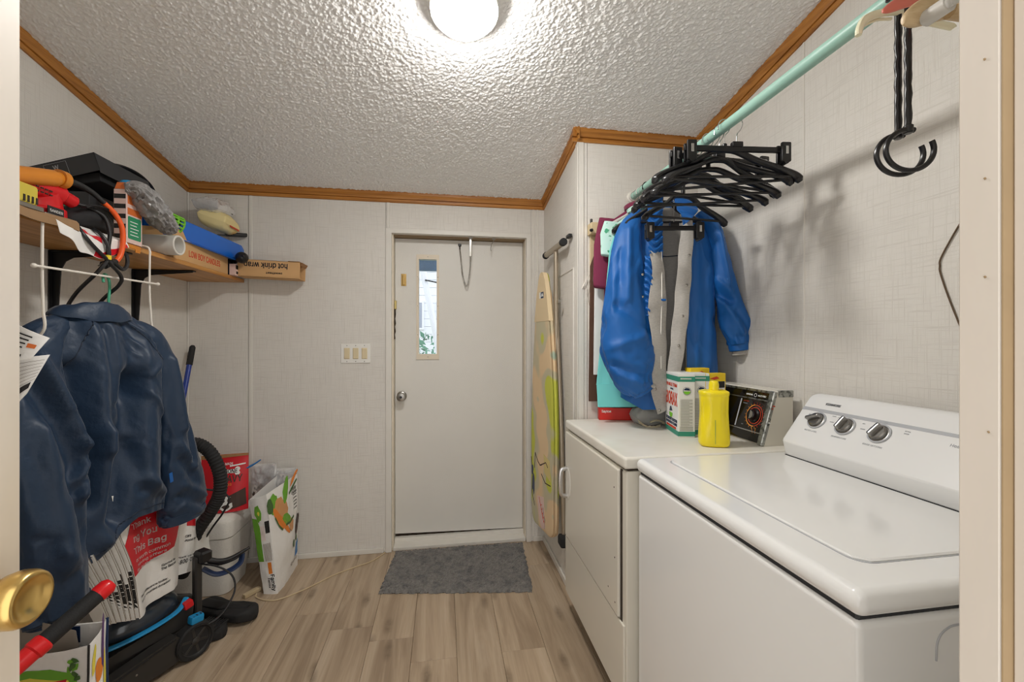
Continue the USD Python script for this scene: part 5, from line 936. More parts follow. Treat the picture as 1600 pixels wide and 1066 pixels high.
# styrofoam cooler
co = thing('foam_cooler', 'white styrofoam cooler with its lid on, by the left wall', 'cooler', (-1.22, 2.45, 0))
def tap(z, d, r=.045): return [(p[0], p[1], z) for p in [sbox(-1.375 - d, 2.355 - d, -1.078 + d, 2.60 + d).buffer(-r).buffer(r).exterior.interpolate(t, True).coords[0] for t in np.linspace(0, 1, 80, endpoint=False)]]
part('box', skin([tap(0, -.012), tap(.004, -.004), tap(.15, .008), tap(.292, .018)]), 'foam_white', co, smooth=40)
part('lid', skin([tap(.294, .010), tap(.295, .019), tap(.30, .022), tap(.37, .022), tap(.39, .015), tap(.402, .0), tap(.406, -.02), tap(.404, -.05), tap(.402, -.07)]), 'foam_white', co, smooth=40)
# dog biscuit pouch
dg = thing('treat_pouch', 'red dog treat pouch printed GRAVY standing on the foam cooler', 'pouch', (-1.09, 2.44, .406))
fo, fx_, fz_ = A(-1.225, 2.40, .407), unit((.985, .17, 0)), unit((-.01, .04, 1))
part('pouch', skin([fo[None] + np.array([a * fx_ + b * np.cross(fz_, fx_) for a, b in (((0, 0), (.06, -t * .9), (.12, -t), (.17, -t * .8), (.212, 0), (.17, t * .8), (.1, t), (.05, t * .8)))]) + fz_ * z for z, t in ((0, .03), (.04, .034), (.15, .026), (.25, .008), (.292, .002))]), 'bag_red', dg, smooth=60)
def dgp(a, z): return fo + fx_ * a + fz_ * z - np.cross(fz_, fx_) * (float(np.interp(z, [0, .04, .15, .25, .292], [.031, .035, .027, .009, .003])) * float(np.interp(a, [0, .06, .12, .17, .212], [0, .92, 1, .82, 0])) + .0012)
def dgf(a, b): return np.array([dgp(x, z) for x, z in zip(a, b)])
part('top_edge', drape(Polygon([(.0, .272), (.212, .280), (.212, .292), (0, .292)]), dgf, .0005, .02), 'kraft_dark', dg, smooth=False)
bone = unary_union([sbox(.105, .196, .165, .216)] + [Point(x, y).buffer(.0115) for x in (.105, .165) for y in (.196, .216)]); part('bone_print', drape(bone, dgf, .0006, .015), 'ink_white', dg, smooth=False)
def dtext(s, h, a, z, m, w=None, off=.0011, rot=0):
    q = meshkit.text_mesh(s, h, .0003, True)
    if w: q.apply_scale((w / q.extents[0], 1, 1))
    q.apply_transform(trimesh.transformations.rotation_matrix(rot, (0, 0, 1))); q.apply_translation((a, z, 0)); part('lettering', drape(q, dgf, off, None), m, dg, smooth=False)
dtext('BONE', .019, .108, .197, 'print_black', .055); dtext('GRAVY', .034, .075, .152, 'dog_brown', .11); dtext('BONES', .012, .10, .135, 'veg_orange', .04); dtext('MADE', .012, .108, .238, 'ink_white', .035)
part('band_print', drape(Polygon([(.13, .228), (.20, .236), (.20, .243), (.13, .235)]), dgf, .0007, .02), 'ink_white', dg, smooth=False); part('lower_print', drape(Polygon([(.10, .07), (.20, .115), (.205, .03), (.10, .005)]), dgf, .0006, .02), 'dog_brown', dg, smooth=False)
part('dog_print', [drape(blob(14, .115, .045, .036, 3, .15, 1, 1.05), dgf, .0012, .02)], 'ink_white', dg, smooth=False); part('dog_print', [drape(blob(12, .095, .058, .017, 5, .3), dgf, .0018, .02), drape(blob(12, .137, .060, .014, 6, .3, .8, 1.3), dgf, .0018, .02), drape(blob(10, .118, .030, .013, 7, .15, 1.3, .8), dgf, .0018, .02)], 'dog_brown', dg, smooth=False)
# things tucked behind: clear bags, blue comb
cb2 = thing('clear_treat_bag', 'clear plastic bag of brown chews between the red pouch and the pet food bag', 'plastic bag', (-1.0, 2.56, .41)); part('film', pillow(A(-1.00, 2.60, .50), unit((1, .1, 0)), unit((0, -.15, 1)), unit((0, 1, .15)), .13, .20, .06, 12, amp=.5), 'film_clear', cb2, smooth=25)
for k in range(5): part('chew', tube(cr([(-1.05 + .022 * k, 2.592, .425 + .008 * (k % 2)), (-1.045 + .022 * k, 2.59, .455), (-1.052 + .024 * k, 2.592, .485 + .012 * (k % 3))], 5), .010, 9), 'veg_tan' if k % 2 else 'dog_brown', cb2)
wb2 = thing('white_film_bag', 'white translucent plastic bag bunched behind the pet food bag', 'plastic bag', (-.88, 2.6, 0)); part('film', pillow(A(-.935, 2.625, .44), unit((1, 0, 0)), unit((.1, 0, 1)), (0, 1, 0), .17, .24, .08, 15, amp=.55), 'film_clear', wb2, smooth=25)
bp_ = thing('blue_comb', 'blue plastic stick jutting from the edge of the red treat pouch', 'comb', (-1.0, 2.45, .62)); part('stick', tube(cr([(-1.055, 2.445, .613), (-1.02, 2.45, .622), (-.99, 2.455, .638), (-.965, 2.46, .655)], 6), np.linspace(.007, .003, 19), 8, np.linspace(.013, .006, 19)), 'sky_blue', bp_)
# hose and thin cable
hs = thing('vacuum_hose', 'ribbed black vacuum hose arching behind the navy jacket sleeve', 'hose', (-1.02, 2.1, .7)); hpth = cr([(-1.20, 2.06, .60), (-1.16, 2.07, .76), (-1.10, 2.08, .835), (-1.035, 2.09, .80), (-.995, 2.10, .70), (-1.0, 2.11, .60), (-1.04, 2.12, .52), (-1.12, 2.15, .40), (-1.2, 2.2, .2)], 26)
part('hose', tube(hpth, .0265 + .0018 * np.sin(np.arange(len(hpth)) * 1.9), 18), 'sole_black', hs, smooth=25)
tw = thing('thin_cable', 'thin black cable curling over the red treat pouch and the cooler', 'cable', (-1.05, 2.2, .5)); part('cable', tube(cr([(-1.09, 2.18, .60), (-1.04, 2.2, .58), (-1.008, 2.2, .558), (-1.002, 2.2, .53), (-1.03, 2.2, .475), (-1.075, 2.2, .41), (-1.13, 2.2, .32)], 7), .0042, 8), 'cable_black', tw)
# pet food bag
pf = thing('pet_food_bag', 'large white pet food bag with vegetable pictures, leaning by the cooler', 'pet food bag', (-.87, 2.48, 0))
PA = lambda b: [A(-.905, 2.345, .0), A(-.985, 2.37, .475)][0] * (1 - b) + A(-.985, 2.37, .475) * b
PB = lambda b: A(-.835, 2.335, 0) * (1 - b) + A(-.895, 2.345, .505) * b
PC = lambda b: A(-.832, 2.625, 0) * (1 - b) + A(-.812, 2.555, .545) * b
PD = lambda b: A(-.93, 2.64, 0) * (1 - b) + A(-.93, 2.60, .53) * b
def pet_front(a, b):
    a, b = np.asarray(a, float)[..., None], np.asarray(b, float)[..., None]; P = PB(b) * (1 - a) + PC(b) * a; n_ = A(.98, -.15, 0.1)
    w = .014 * np.sin(PI * np.clip(a, 0, 1)) * np.sin(PI * np.clip(b * .9 + .1, 0, 1)) + .010 * nz(a * 2.2, b * 3.4, 0, 1.6, 3) + .004 * nz(a * 6, b * 8, 0, 1.5, 9) * (1.4 - b)
    return P + n_ * w
def pet_side(a, b):
    a, b = np.asarray(a, float)[..., None], np.asarray(b, float)[..., None]; P = PA(b) * (1 - a) + PB(b) * a
    w = .006 * np.sin(PI * np.clip(a, 0, 1)) + .006 * nz(a * 1.5, b * 6, 0, 1.6, 6)
    return P + A(-.1, -1, 0) * w
fr_g = grid(pet_front, 60, 40); sd_g = grid(pet_side, 60, 16); bk_g = grid(lambda a, b: PC(b[..., None]) * (1 - a[..., None]) + PD(b[..., None]) * a[..., None], 60, 12); lt_g = grid(lambda a, b: PD(b[..., None]) * (1 - a[..., None]) + PA(b[..., None]) * a[..., None], 60, 12)
ringg = np.concatenate([sd_g[:, :-1], fr_g[:, :-1], bk_g[:, :-1], lt_g[:, :-1]], axis=1); inn = ringg - (ringg - ringg.mean(1, keepdims=True)) * .012
shell_ = [skin(ringg[:2], True)] if False else []
part('bag', solid(ringg, inn, wrap=True), 'bag_white', pf, smooth=50); part('bag_bottom', skin(ringg[:2] * A(1, 1, 0) + A(0, 0, .002) * np.array([[[0.5]], [[1.5]]]), True), 'bag_white', pf, smooth=False)
def pfp(poly, m, off=.0012, side=False): part('print', drape(poly, pet_side if side else pet_front, off, .06), m, pf, smooth=False)
pfp(Polygon([(0.02, .34), (.40, .34), (.42, .70), (.30, .78), (.02, .80)]), 'veg_green', side=True)
for (cx, cy, r, m, sx, sy, ro, sd) in ((.16, .86, .10, 'veg_green', 1, .8, 10, 1), (.05, .86, .07, 'veg_dkgreen', 1, .9, 0, 9), (.30, .80, .10, 'veg_tan', 1.15, .75, 10, 2), (.25, .70, .13, 'veg_orange', 1.2, .33, -42, 3), (.43, .73, .10, 'veg_tan', .9, .9, 0, 4), (.40, .60, .13, 'veg_orange', 1.25, .25, -38, 5), (.50, .63, .10, 'veg_green', 1.2, .45, -15, 6), (.55, .92, .11, 'veg_green', 1.1, .5, 50, 7), (.65, .53, .07, 'veg_tan', 1, .8, 0, 8), (.92, .48, .10, 'dog_brown', 1, .6, 45, 10), (.86, .985, .10, 'veg_orange', 1.2, .2, 25, 11), (.72, .31, .035, 'veg_dkgreen', 1, 1, 0, 12), (.86, .34, .03, 'veg_dkgreen', 1, 1, 0, 13)):
    pfp(blob(16, cx, cy, r * 1.25, sd, .1, sx, sy, ro), m, .0012 + .00015 * sd)
for q in (LineString([(.15, .72), (.24, .62), (.33, .56)]), LineString([(.45, .58), (.6, .57), (.75, .60)]), LineString([(.66, .86), (.8, .9), (.95, .95)])): pfp(q.buffer(.012), 'veg_dkgreen', .003)
pfp(Polygon([(.80, .14), (1.0, .16), (1.0, .30), (.86, .28)]), 'sky_blue')
for k in range(5): pfp(sbox(.82, .80 - k * .035, .96, .808 - k * .035), 'print_black')
pfp(blob(14, .45, .83, .16, 22, .2, 1.2, .55), 'veg_green', .0014, True); pfp(blob(10, .47, .835, .05, 23, .2, 1.2, .5), 'veg_yellow', .002, True); pfp(sbox(.74, .62, .98, .74), 'print_black', .0014, True); 
for k in range(4): pfp(sbox(.44 + k * .07, .55, .46 + k * .07, .70), 'label_pink', .0014, True)
for k in range(7): pfp(sbox(.50 + k * .065, .34, .53 + k * .065, .52), 'ash_grey', .0014, True)
pfp(sbox(.62, .21, .84, .325), 'veg_orange', .0014, True)
def ptext(s, h, o, w, side, rot, m='print_black'):
    q = meshkit.text_mesh(s, 1, .0001, True); q.apply_scale((w / q.extents[0], h / q.extents[1], 1)); fn = pet_side if side else pet_front
    if rot: q.vertices = np.stack([o[0] + q.vertices[:, 1], o[1] - q.vertices[:, 0], q.vertices[:, 2] * 0], 1); q.invert() if False else None
    else: q.apply_translation((*o, 0))
    q.vertices[:, 2] = 0; part('lettering', drape(q, fn, .0016, None), m, pf, smooth=False)
ptext('Family', .32, (.70, .205), .165, True, True); ptext('Farms', .18, (.50, .17), .10, True, True, 'dog_brown'); ptext('Simply', .05, (.74, .86), .2, False, False, 'dog_brown'); ptext('Chicken', .035, (.76, .82), .2, False, False); ptext('NET WT 15 LB', .03, (.55, .105), .34, False, False, 'ash_grey')
# cable with its end block
bc = thing('beige_cord', 'beige extension cord snaking over the floor from the door frame', 'cord', (-.7, 2.35, 0))
part('cord', tube(cr([(-.94, 2.345, .006), (-.925, 2.31, .004), (-.86, 2.275, .0035), (-.80, 2.28, .0035), (-.70, 2.355, .0035), (-.60, 2.46, .0035), (-.50, 2.53, .0035), (-.42, 2.58, .0035), (-.36, 2.66, .0035), (-.352, 2.672, .008)], 9), .0032, 8), 'beige_cord', bc); part('socket_block', obox((-.962, 2.347, .0115), unit((.55, .8, 0)), unit((-.8, .55, 0)), (0, 0, 1), .085, .024, .021, .004, 2), 'beige_cord', bc, label='beige socket block')
# black foam slippers
def slipper(label, c, ang, L, W_, z0, rib):
    t = thing('slipper', label, 'slipper', c, ang, local=True); s = np.linspace(0, 1, 34)
    w = W_ / 2 * np.interp(s, [0, .04, .12, .3, .5, .75, .9, .97, 1], [.25, .62, .86, .92, .80, 1.0, .92, .62, .2]); a = np.arange(30) / 30 * 2 * PI; R = []
    for k, (x, ww) in enumerate(zip(s * L - L / 2, w)):
        hh = float(np.interp(s[k], [0, .05, .3, .6, .9, 1], [.018, .027, .026, .02, .018, .012])); R.append(np.stack([np.full(30, x), ww * np.sign(np.cos(a)) * np.abs(np.cos(a)) ** .7 + .012 * math.sin(s[k] * 4), z0 + hh + hh * np.sign(np.sin(a)) * np.abs(np.sin(a)) ** .5 * (1 if True else 1)], -1))
    b = part('sole', skin(R), 'sole_black', t, smooth=50)
    if rib:
        for k in range(9): part('rib', rbox(-L * .46 + .012 * k, -L * .46 + .012 * k + .006, -W_ * .34, W_ * .34, z0 + .05, z0 + .0555, .0015), 'sole_black', b)
    else: part('footbed', tube(cr([(-L * .40, 0, z0 + .050), (-L * .1, .014, z0 + .050), (L * .15, .010, z0 + .043), (L * .4, 0, z0 + .037)], 6), [.020] * 7 + [.028] * 12, 16, .006, up=(0, 1, 0)), 'sole_black', b)
slipper('black foam slipper lying farther out on the floor, toward the beige cord', (-1.01, 2.185, 0), 157, .335, .125, .012, False); slipper('black ribbed slipper partly behind the wheel of the carpet cleaner', (-1.075, 2.075, 0), 160, .28, .11, .0, True)
# carpet cleaner
kc = thing('carpet_cleaner', 'black upright carpet cleaner base with a spoked wheel and blue trim', 'carpet cleaner', (-1.08, 1.82, 0))
Wc = A(-.992, 1.905, 0); ka = unit((-.55, -.83, 0)); kb2 = unit((.83, -.55, 0)); Z_ = A(0, 0, 1)
def K(a, b, z): return Wc + ka * a + kb2 * b + Z_ * z
def kprism(poly, b0, b1): 
    return xf(trimesh.creation.extrude_polygon(Polygon(poly), b1 - b0, engine='earcut'), K(0, b1, 0), ka, Z_, -kb2) if False else skin([[K(a, b, z) for a, z in poly] for b in (b0, b1)])
part('base', kprism([(-.06, .025), (-.075, .08), (-.02, .125), (.08, .105), (.25, .085), (.38, .07), (.42, .045), (.42, .02), (.0, .018)], -.26, -.055), 'cleaner_black', kc, smooth=False)
sp_ = part('side_panel', kprism([(.03, .03), (.015, .09), (.06, .125), (.13, .118), (.27, .095), (.37, .06), (.43, .03), (.40, .018), (.1, .018)], -.058, -.012), 'cleaner_black', kc, smooth=False)
part('bevel_strip', [xf(rbox(.06, .40, -.026, .026, -.002, .002, .001), K(.065, -.034, .1245) - ka * .06 - Z_ * 0 + Z_ * .004, unit(ka - Z_ * .17), kb2, unit(Z_ + ka * .17))], 'sole_black', sp_, label='grey bevel of the side panel'); part('screw', [lathe_on([(0, 0), (.004, 0), (.003, .0015), (0, .002)], K(.19, -.012, .068), kb2, 10), lathe_on([(0, 0), (.004, 0), (.003, .0015), (0, .002)], K(.35, -.012, .045), kb2, 10)], 'steel', sp_)
wh_ = part('wheel', lathe_on([(.045, -.045), (.066, -.045), (.071, -.038), (.071, -.006), (.066, 0), (.058, 0), (.055, -.006), (.05, -.01), (.045, -.01)], K(-.005, .002, .071), kb2, 44), 'sole_black', kc)
part('rim_ring', lathe_on([(.048, -.03), (.052, -.008), (.055, -.005), (.055, -.03)], K(-.005, .002, .071), kb2, 36), 'cleaner_black', wh_)
for k in range(6): 
    t = k / 6 * 2 * PI + .3; d_ = math.cos(t) * ka + math.sin(t) * Z_; part('spoke', obox(K(-.005, -.012, .071) + d_ * .03, d_, np.cross(kb2, d_), kb2, .046, .014, .01, .003), 'cleaner_black', wh_)
part('hub', lathe_on([(0, -.03), (.016, -.03), (.015, -.004), (.008, 0), (0, .001)], K(-.005, .0, .071), kb2, 20), 'cleaner_black', wh_)
part('deck', kprism([(-.02, .12), (.05, .15), (.16, .14), (.30, .10), (.36, .085), (.10, .09)], -.235, -.075), 'cleaner_black', kc, smooth=False)
tk = [];
for t in np.linspace(0, 1, 22):
    a = np.arange(34) / 34 * 2 * PI; s = (math.sin(PI * (t * .93 + .035))) ** .42; tk.append(np.array([K(-.005 + .27 * t, -.155 + .088 * s * math.cos(x), .20 + (.088 if math.sin(x) > 0 else .055) * s * math.sin(x) * (1 - .15 * t)) for x in a]))
tkp = part('water_tank', skin(tk), 'smoke_tank', kc, smooth=60, label='smoky grey water tank')
part('blue_band', tube(cr([K(-.012, -.085, .222), K(.03, -.058, .202), (K(.10, -.048, .192)), K(.19, -.056, .184), K(.255, -.078, .180), K(.272, -.12, .18)], 7), .0065, 8, .011), 'cyan_blue', tkp, label='blue trim band'); part('tank_cradle', kprism([(-.02, .12), (-.03, .2), (.0, .205), (.08, .17), (.22, .158), (.27, .15), (.28, .12)], -.10, -.062), 'cleaner_black', kc, smooth=False)
part('blue_cap', lathe_on([(0, 0), (.03, 0), (.033, .012), (.026, .024), (0, .026)], K(.34, -.15, .075), Z_, 22), 'navy_plastic', kc); part('front_tray', kprism([(.28, .06), (.44, .03), (.46, .05), (.30, .085)], -.25, -.05), 'cleaner_black', kc, smooth=False)
post = part('upright_post', [obox(K(-.065, -.105, .24), ka, kb2, Z_, .028, .03, .25, .005), obox(K(-.02, -.14, .20), unit(ka + Z_ * .5), kb2, unit(Z_ - ka * .5), .10, .05, .03, .005)], 'cleaner_black', kc)
part('cable_bracket', [obox(K(-.085, -.10, .36), ka, kb2, Z_, .05, .06, .05, .008), tube(cr([K(-.09, -.085, .345), K(-.13, -.06, .325), K(-.17, -.045, .322), K(-.22, -.035, .333), K(-.245, -.03, .340)], 6), np.linspace(.012, .006, 25), 10), tube(cr([K(-.10, -.09, .32), K(-.15, -.08, .30), K(-.2, -.06, .305), K(-.225, -.05, .325)], 6), .007, 8)], 'black_plastic', post)
part('hose_cradle', [tube(cr([K(-.09, -.11, .30), K(-.12, -.07, .27), K(-.17, -.055, .265), K(-.215, -.05, .28), K(-.225, -.05, .32)], 6), .008, 8, .014)], 'navy_plastic', post, label='navy hose cradle')
part('red_latch', obox(K(-.005, -.062, .205), unit(ka - Z_ * .2), kb2, unit(Z_ + ka * .2), .035, .028, .03, .006, 2), 'tool_red', kc, label='red latch'); bl2 = part('blue_latch', obox(K(-.012, -.018, .155), unit(ka + Z_ * .1), kb2, unit(Z_ - ka * .1), .05, .035, .032, .008, 2), 'cyan_blue', kc, label='blue latch')
for k in range(3): part('slot', obox(K(-.026 + .014 * k, -.010, .1715), ka, unit(kb2 + Z_ * .05), Z_, .005, .014, .001, .0004), 'navy_plastic', bl2)
part('power_cord', tube(cr([K(-.075, -.10, .33), K(-.11, -.04, .315), K(-.145, .0, .27), K(-.15, .015, .21), K(-.12, .015, .155), K(-.08, .012, .125), K(-.05, .0, .115)], 8), .0038, 8), 'cable_black', kc)
# long red pole leaning out of the corner
pl_ = thing('cleaning_pole', 'long red plastic pole with a black grip slanting up before the shopping bag', 'pole', (-1.43, .24, 0))
p0, p1 = A(-1.425, .245, .03), A(-.884, 1.30, .637); pd = unit(p1 - p0); LL = np.linalg.norm(p1 - p0)
part('shaft', tube([p0 + pd * t for t in (.0, .004, .3, LL - .20, LL - .17)], [.016, .018, .019, .021, .0208], 24), 'pole_red', pl_)
part('collar', tube([p0 + pd * t for t in (LL - .172, LL - .168, LL - .148, LL - .144)], [.0205, .0235, .0235, .0205], 24), 'pole_red', pl_); part('grip', tube([p0 + pd * t for t in (LL - .15, LL - .146, LL - .03)], [.019, .0200, .0198], 24), 'sole_black', pl_, label='black rubber grip'); part('end_cap', tube([p0 + pd * t for t in (LL - .032, LL - .028, LL - .006, LL + .003, LL + .006)], [.0195, .0215, .021, .015, .002], 24), 'pole_red', pl_)
px_ = unit(np.cross(pd, Z_)); py_ = np.cross(px_, pd); on_ = unit(A(.55, -.55, .5)); on_ = unit(on_ - pd * (on_ @ pd)); part('lettering', txt('STEAMER', .016, p0 + pd * (LL - .325) + on_ * .0208 + np.cross(on_, pd) * -.008, pd, np.cross(on_, pd), .0012, True, width=.10), 'ink_white', pl_, smooth=False)
# printed shopping bag
sb_ = thing('shopping_bag', 'white reusable shopping bag printed with watermelon and vegetables', 'shopping bag', (-1.09, 1.38, 0))
bx0_, bx1_, by0_, by1_ = -1.27, -.937, 1.303, 1.425
def bfront(a, b): a, b = np.asarray(a, float), np.asarray(b, float); return np.stack([bx0_ + a * (bx1_ - bx0_) , by0_ + .008 * nz(a * 3, b * 3, 0, 1, 4) - .008 * np.sin(PI * np.clip(a, 0, 1)), b * .478 + .012 * np.clip(b, 0, 1) * (1 - a) * -1 + .006 * np.sin(a * 6) * np.clip(b, 0, 1)], -1)
def bside(a, b): a, b = np.asarray(a, float), np.asarray(b, float); return np.stack([bx1_ + .002 * a * np.clip(b, 0, 1) + .008 * np.sin(PI * np.clip(a, 0, 1)) + .006 * nz(a * 3, b * 4, 2, 1, 6), by0_ + a * .058, b * (.478 + .034 * a)], -1)
part('front_panel', sheet(grid(bfront, 30, 30), .002), 'bag_white', sb_, smooth=True); part('side_panel', sheet(grid(bside, 30, 16), .002), 'bag_white', sb_, smooth=True)
part('back_panel', rbox(bx0_, bx1_ + .0, by1_ - .062, by1_ - .058, 0, .50, .001), 'bag_white', sb_); part('left_panel', rbox(bx0_ - .002, bx0_, by0_, by1_ - .06, 0, .46, .0009), 'bag_white', sb_); part('bottom', rbox(bx0_, bx1_, by0_ + .004, by1_ - .06, .002, .006, .001), 'bag_white', sb_)
part('corner_binding', tube([bside(0, t) + A(.001, -.003, 0) for t in np.linspace(0, 1, 14)], .0025, 8), 'print_black', sb_); part('edge_binding', tube([bside(1, t) + A(.002, 0, 0) for t in np.linspace(0, 1, 14)], .0035, 8), 'navy_plastic', sb_)
part('inner_band', [bx(-1.035, -1.0, by1_ - .0625, by1_ - .0615, .45, .495)], 'navy_plastic', sb_, smooth=False)
def bpr(poly, m, fn=None, off=.001): part('print', drape(poly, fn or bfront, off, .05), m, sb_, smooth=False)
wm = Polygon([(.50, .84)] + [(.50 + .36 * t, .84 + .0 * t) for t in (.5, 1)] + [(.86 - .04, .72), (.74, .58), (.58, .46), (.46, .5), (.44, .66)])
bpr(affinity.scale(LineString([(.46, .85), (.6, .885), (.75, .88), (.88, .84)]).buffer(.03), 1, 1), 'veg_green', None, .0010); bpr(LineString([(.48, .84), (.62, .86), (.86, .82)]).buffer(.014), 'veg_yellow', None, .0014); bpr(wm, 'veg_red', None, .0016)
for k in range(14): bpr(Point(.50 + .085 * (k % 4) + .03 * (k // 4 % 2), .80 - .075 * (k // 4)).buffer(.011), 'ink_white' if k % 3 else 'print_black', None, .0022)
bpr(blob(14, .34, .76, .11, 31, .12, 1.1, .8, 35), 'veg_purple', None, .0012); bpr(blob(8, .42, .83, .035, 32, .2), 'veg_dkgreen', None, .0018); bpr(Point(.38, .62).buffer(.03), 'veg_purple', None, .0012); bpr(Point(.37, .55).buffer(.02), 'print_black', None, .0012)
rgen = np.random.default_rng(12)
for k in range(26): y_ = rgen.random(); bpr(blob(8, .90 + .07 * (rgen.random() - .5) * (1.6 - y_), .46 + .50 * y_, .024, 40 + k, .3, 1, .6, rgen.random() * 180), 'veg_dkgreen' if k % 3 else 'veg_green', None, .0012 + .0001 * k)
for (cx, cy, r, m, sx, sy, ro) in ((.42, .80, .17, 'veg_orange', 1, .38, 0), (.36, .58, .19, 'veg_red', 1, .36, 20), (.80, .55, .15, 'veg_red', 1, .5, 0), (.40, .36, .18, 'veg_orange', 1.1, .34, 0), (.62, .93, .15, 'veg_purple', 1, .55, 70), (.72, .70, .14, 'veg_yellow', .6, 1.2, 10), (.12, .46, .12, 'veg_green', .6, 1.1, 0), (.70, .40, .14, 'veg_yellow', .8, 1, 0), (.20, .88, .1, 'veg_yellow', 1, .6, 40)): bpr(blob(14, cx, cy, r, int(cx * 90 + cy * 50), .12, sx, sy, ro), m, bside, .001 + cx * .0008)
bg2 = thing('brown_paper_bag', 'grey-brown paper bag standing inside the printed shopping bag', 'paper bag', (-1.1, 1.37, 0)); part('sheet', ruled([(-1.255, 1.335, .01), (-1.255, 1.337, .3), (-1.25, 1.34, .60)], [(-.965, 1.33, .01), (-.962, 1.332, .3), (-.99, 1.335, .50)], 24, 24, .004, lambda x, z: .008 * nz(x * 8, z * 8, 0, 1, 3), .0015), 'ash_grey', bg2, smooth=True); 
# white bags with red print hanging under the jacket
BX = -1.085
def hb_(name, lb, TL, TR, BR, BL, seed, group=None, dx=0.):
    t = thing(name, lb, 'plastic bag', (BX + dx, (TL[0] + BR[0]) / 2, .6), group=group)
    def fn(a, b):
        a, b = np.asarray(a, float)[..., None], np.asarray(b, float)[..., None]
        q = (A(*BL) * (1 - a) + A(*BR) * a) * (1 - b) + (A(*TL) * (1 - a) + A(*TR) * a) * b
        x = BX + dx + .012 * np.sin(a * 9 + seed) * (1 - b * .4) + .020 * nz(a * 3, b * 2, seed, 1, seed); return np.concatenate([x, q], -1)
    part('film', sheet(grid(fn, 40, 50), .0012), 'bag_white', t, smooth=True); return t, fn
fb, ff = hb_('printed_bag', 'white plastic bag with red panel reading You This Bag, foremost under the navy jacket', (1.59, .78), (2.03, .70), (1.955, .284), (1.705, .300), 1)
def hpr(t, fn, poly, m, off=.0012): part('red_print', drape(poly, fn, off, .05), m, t, smooth=False)
hpr(fb, ff, Polygon([(.10, .62), (.44, .80), (.99, .76), (.84, .46), (.72, .40), (.10, .30), (.06, .34)]) if False else Polygon([(-.0, .33), (.02, .60), (.20, .84), (.86, .82), (.90, .58), (.80, .40)]), 'bag_red')
def htx(t, fn, s, h, o, w, m='ink_white', off=.0016):
    q = meshkit.text_mesh(s, 1, .0001, True); q.apply_scale((w / q.extents[0], h / q.extents[1], 1)); q.apply_translation((*o, 0)); q.vertices[:, 2] = 0; part('lettering', drape(q, fn, off, None), m, t, smooth=False)
for s, h, o, w in (('Thank', .05, (.14, .70), .34), ('ng You', .075, (.14, .60), .40), ('This Bag', .075, (.13, .50), .52), ('or worth common', .03, (.15, .435), .56), ('saving offers', .03, (.18, .395), .48), ('ily activities.', .03, (.15, .355), .48)): htx(fb, ff, s, h, o, w)
for s, h, o, w in (('Sprint to', .026, (.60, .27), .24), ('The Rescue', .026, (.60, .235), .26), ('Make a difference today.', .024, (.14, .135), .56), ('Send your unwanted donation!', .024, (.11, .10), .64)): htx(fb, ff, s, h, o, w, 'print_black')
sb2, sf = hb_('printed_bag', 'white plastic bag with a red panel, farther one hanging toward the cooler', (1.98, .66), (2.155, .60), (2.24, .235), (1.90, .33), 4, dx=-.01)
hpr(sb2, sf, Polygon([(.30, .58), (.62, .55), (.80, .97), (.36, .97)]), 'bag_red')
for s, h, o, w in (('care', .03, (.28, .44), .10), ('About Paper', .035, (.28, .39), .34), ('Visit us online', .02, (.18, .20), .5), ('1-800-ITS-N-NEW', .05, (.16, .13), .66)): htx(sb2, sf, s, h, o, w, 'print_black')
GR = 'white plastic bags fanned in a bundle'
ORD = 'first second third fourth fifth sixth seventh eighth ninth tenth eleventh twelfth thirteenth fourteenth'.split()
for i in range(14):
    u0, u1 = i / 14, (i + 1.25) / 14
    def edge(u): return [(BX + .006 + (.006 if i % 2 else 0), 1.602 - .165 * u, .665 - .05 * u), (BX + .012 + (.004 if i % 2 else 0), 1.665 - .17 * u, .50 - .02 * u + .02 * u * u), (BX + .008 + (.006 if i % 2 else 0), 1.706 - .155 * u, .305 + .088 * u * .9 + .004 * math.sin(i * 2.3))]
    t = thing('folded_bag', f'thin white plastic bag, {ORD[i]} counted from the red printed one in the fanned bundle', 'plastic bag', (BX, 1.6, .5), group=GR)
    e0, e1 = edge(u1), edge(u0); e0 = [(q[0] - .022, *q[1:]) for q in e0]; e1 = [(q[0] + .010, *q[1:]) for q in e1]
    part('film', ruled(e0, e1, 24, 5, 0, None, .0012), 'bag_white', t, smooth=True)
    part('folded_edge', tube(cr(e1, 8), .0013, 6), 'ash_grey', t)  # grey line draws the thin shadow and show-through print along each bag edge
    P0, P1 = cr(e0, 10), cr(e1, 10); k0 = 9 + (i * 5) % 4
    part('bar_print', sheet(np.stack([P0[k0:19] + (P1[k0:19] - P0[k0:19]) * .60, P0[k0:19] + (P1[k0:19] - P0[k0:19]) * (.93 + .02 * (i % 3))], 1) + A(.0016, 0, 0), .0006), 'print_black', t, smooth=True)
# blue broom stick in the corner
bs = thing('blue_broom_handle', 'blue handle with a black tip leaning in the far left corner', 'broom', (-1.36, 2.45, 0)); q0, q1_ = A(-1.35, 2.165, .0), A(-1.385, 2.635, 1.265); qd = unit(q1_ - q0)
part('shaft', tube([q0, q1_ - qd * .11], .0125, 14), 'navy_blue' if 'navy_blue' in MATS else mat('stick_blue', (36, 62, 150), .35), bs); part('tip', tube([q1_ - qd * .115, q1_ - qd * .112, q1_ - qd * .012, q1_], [.0125, .0155, .015, .008], 14), 'sole_black', bs, label='black tip')
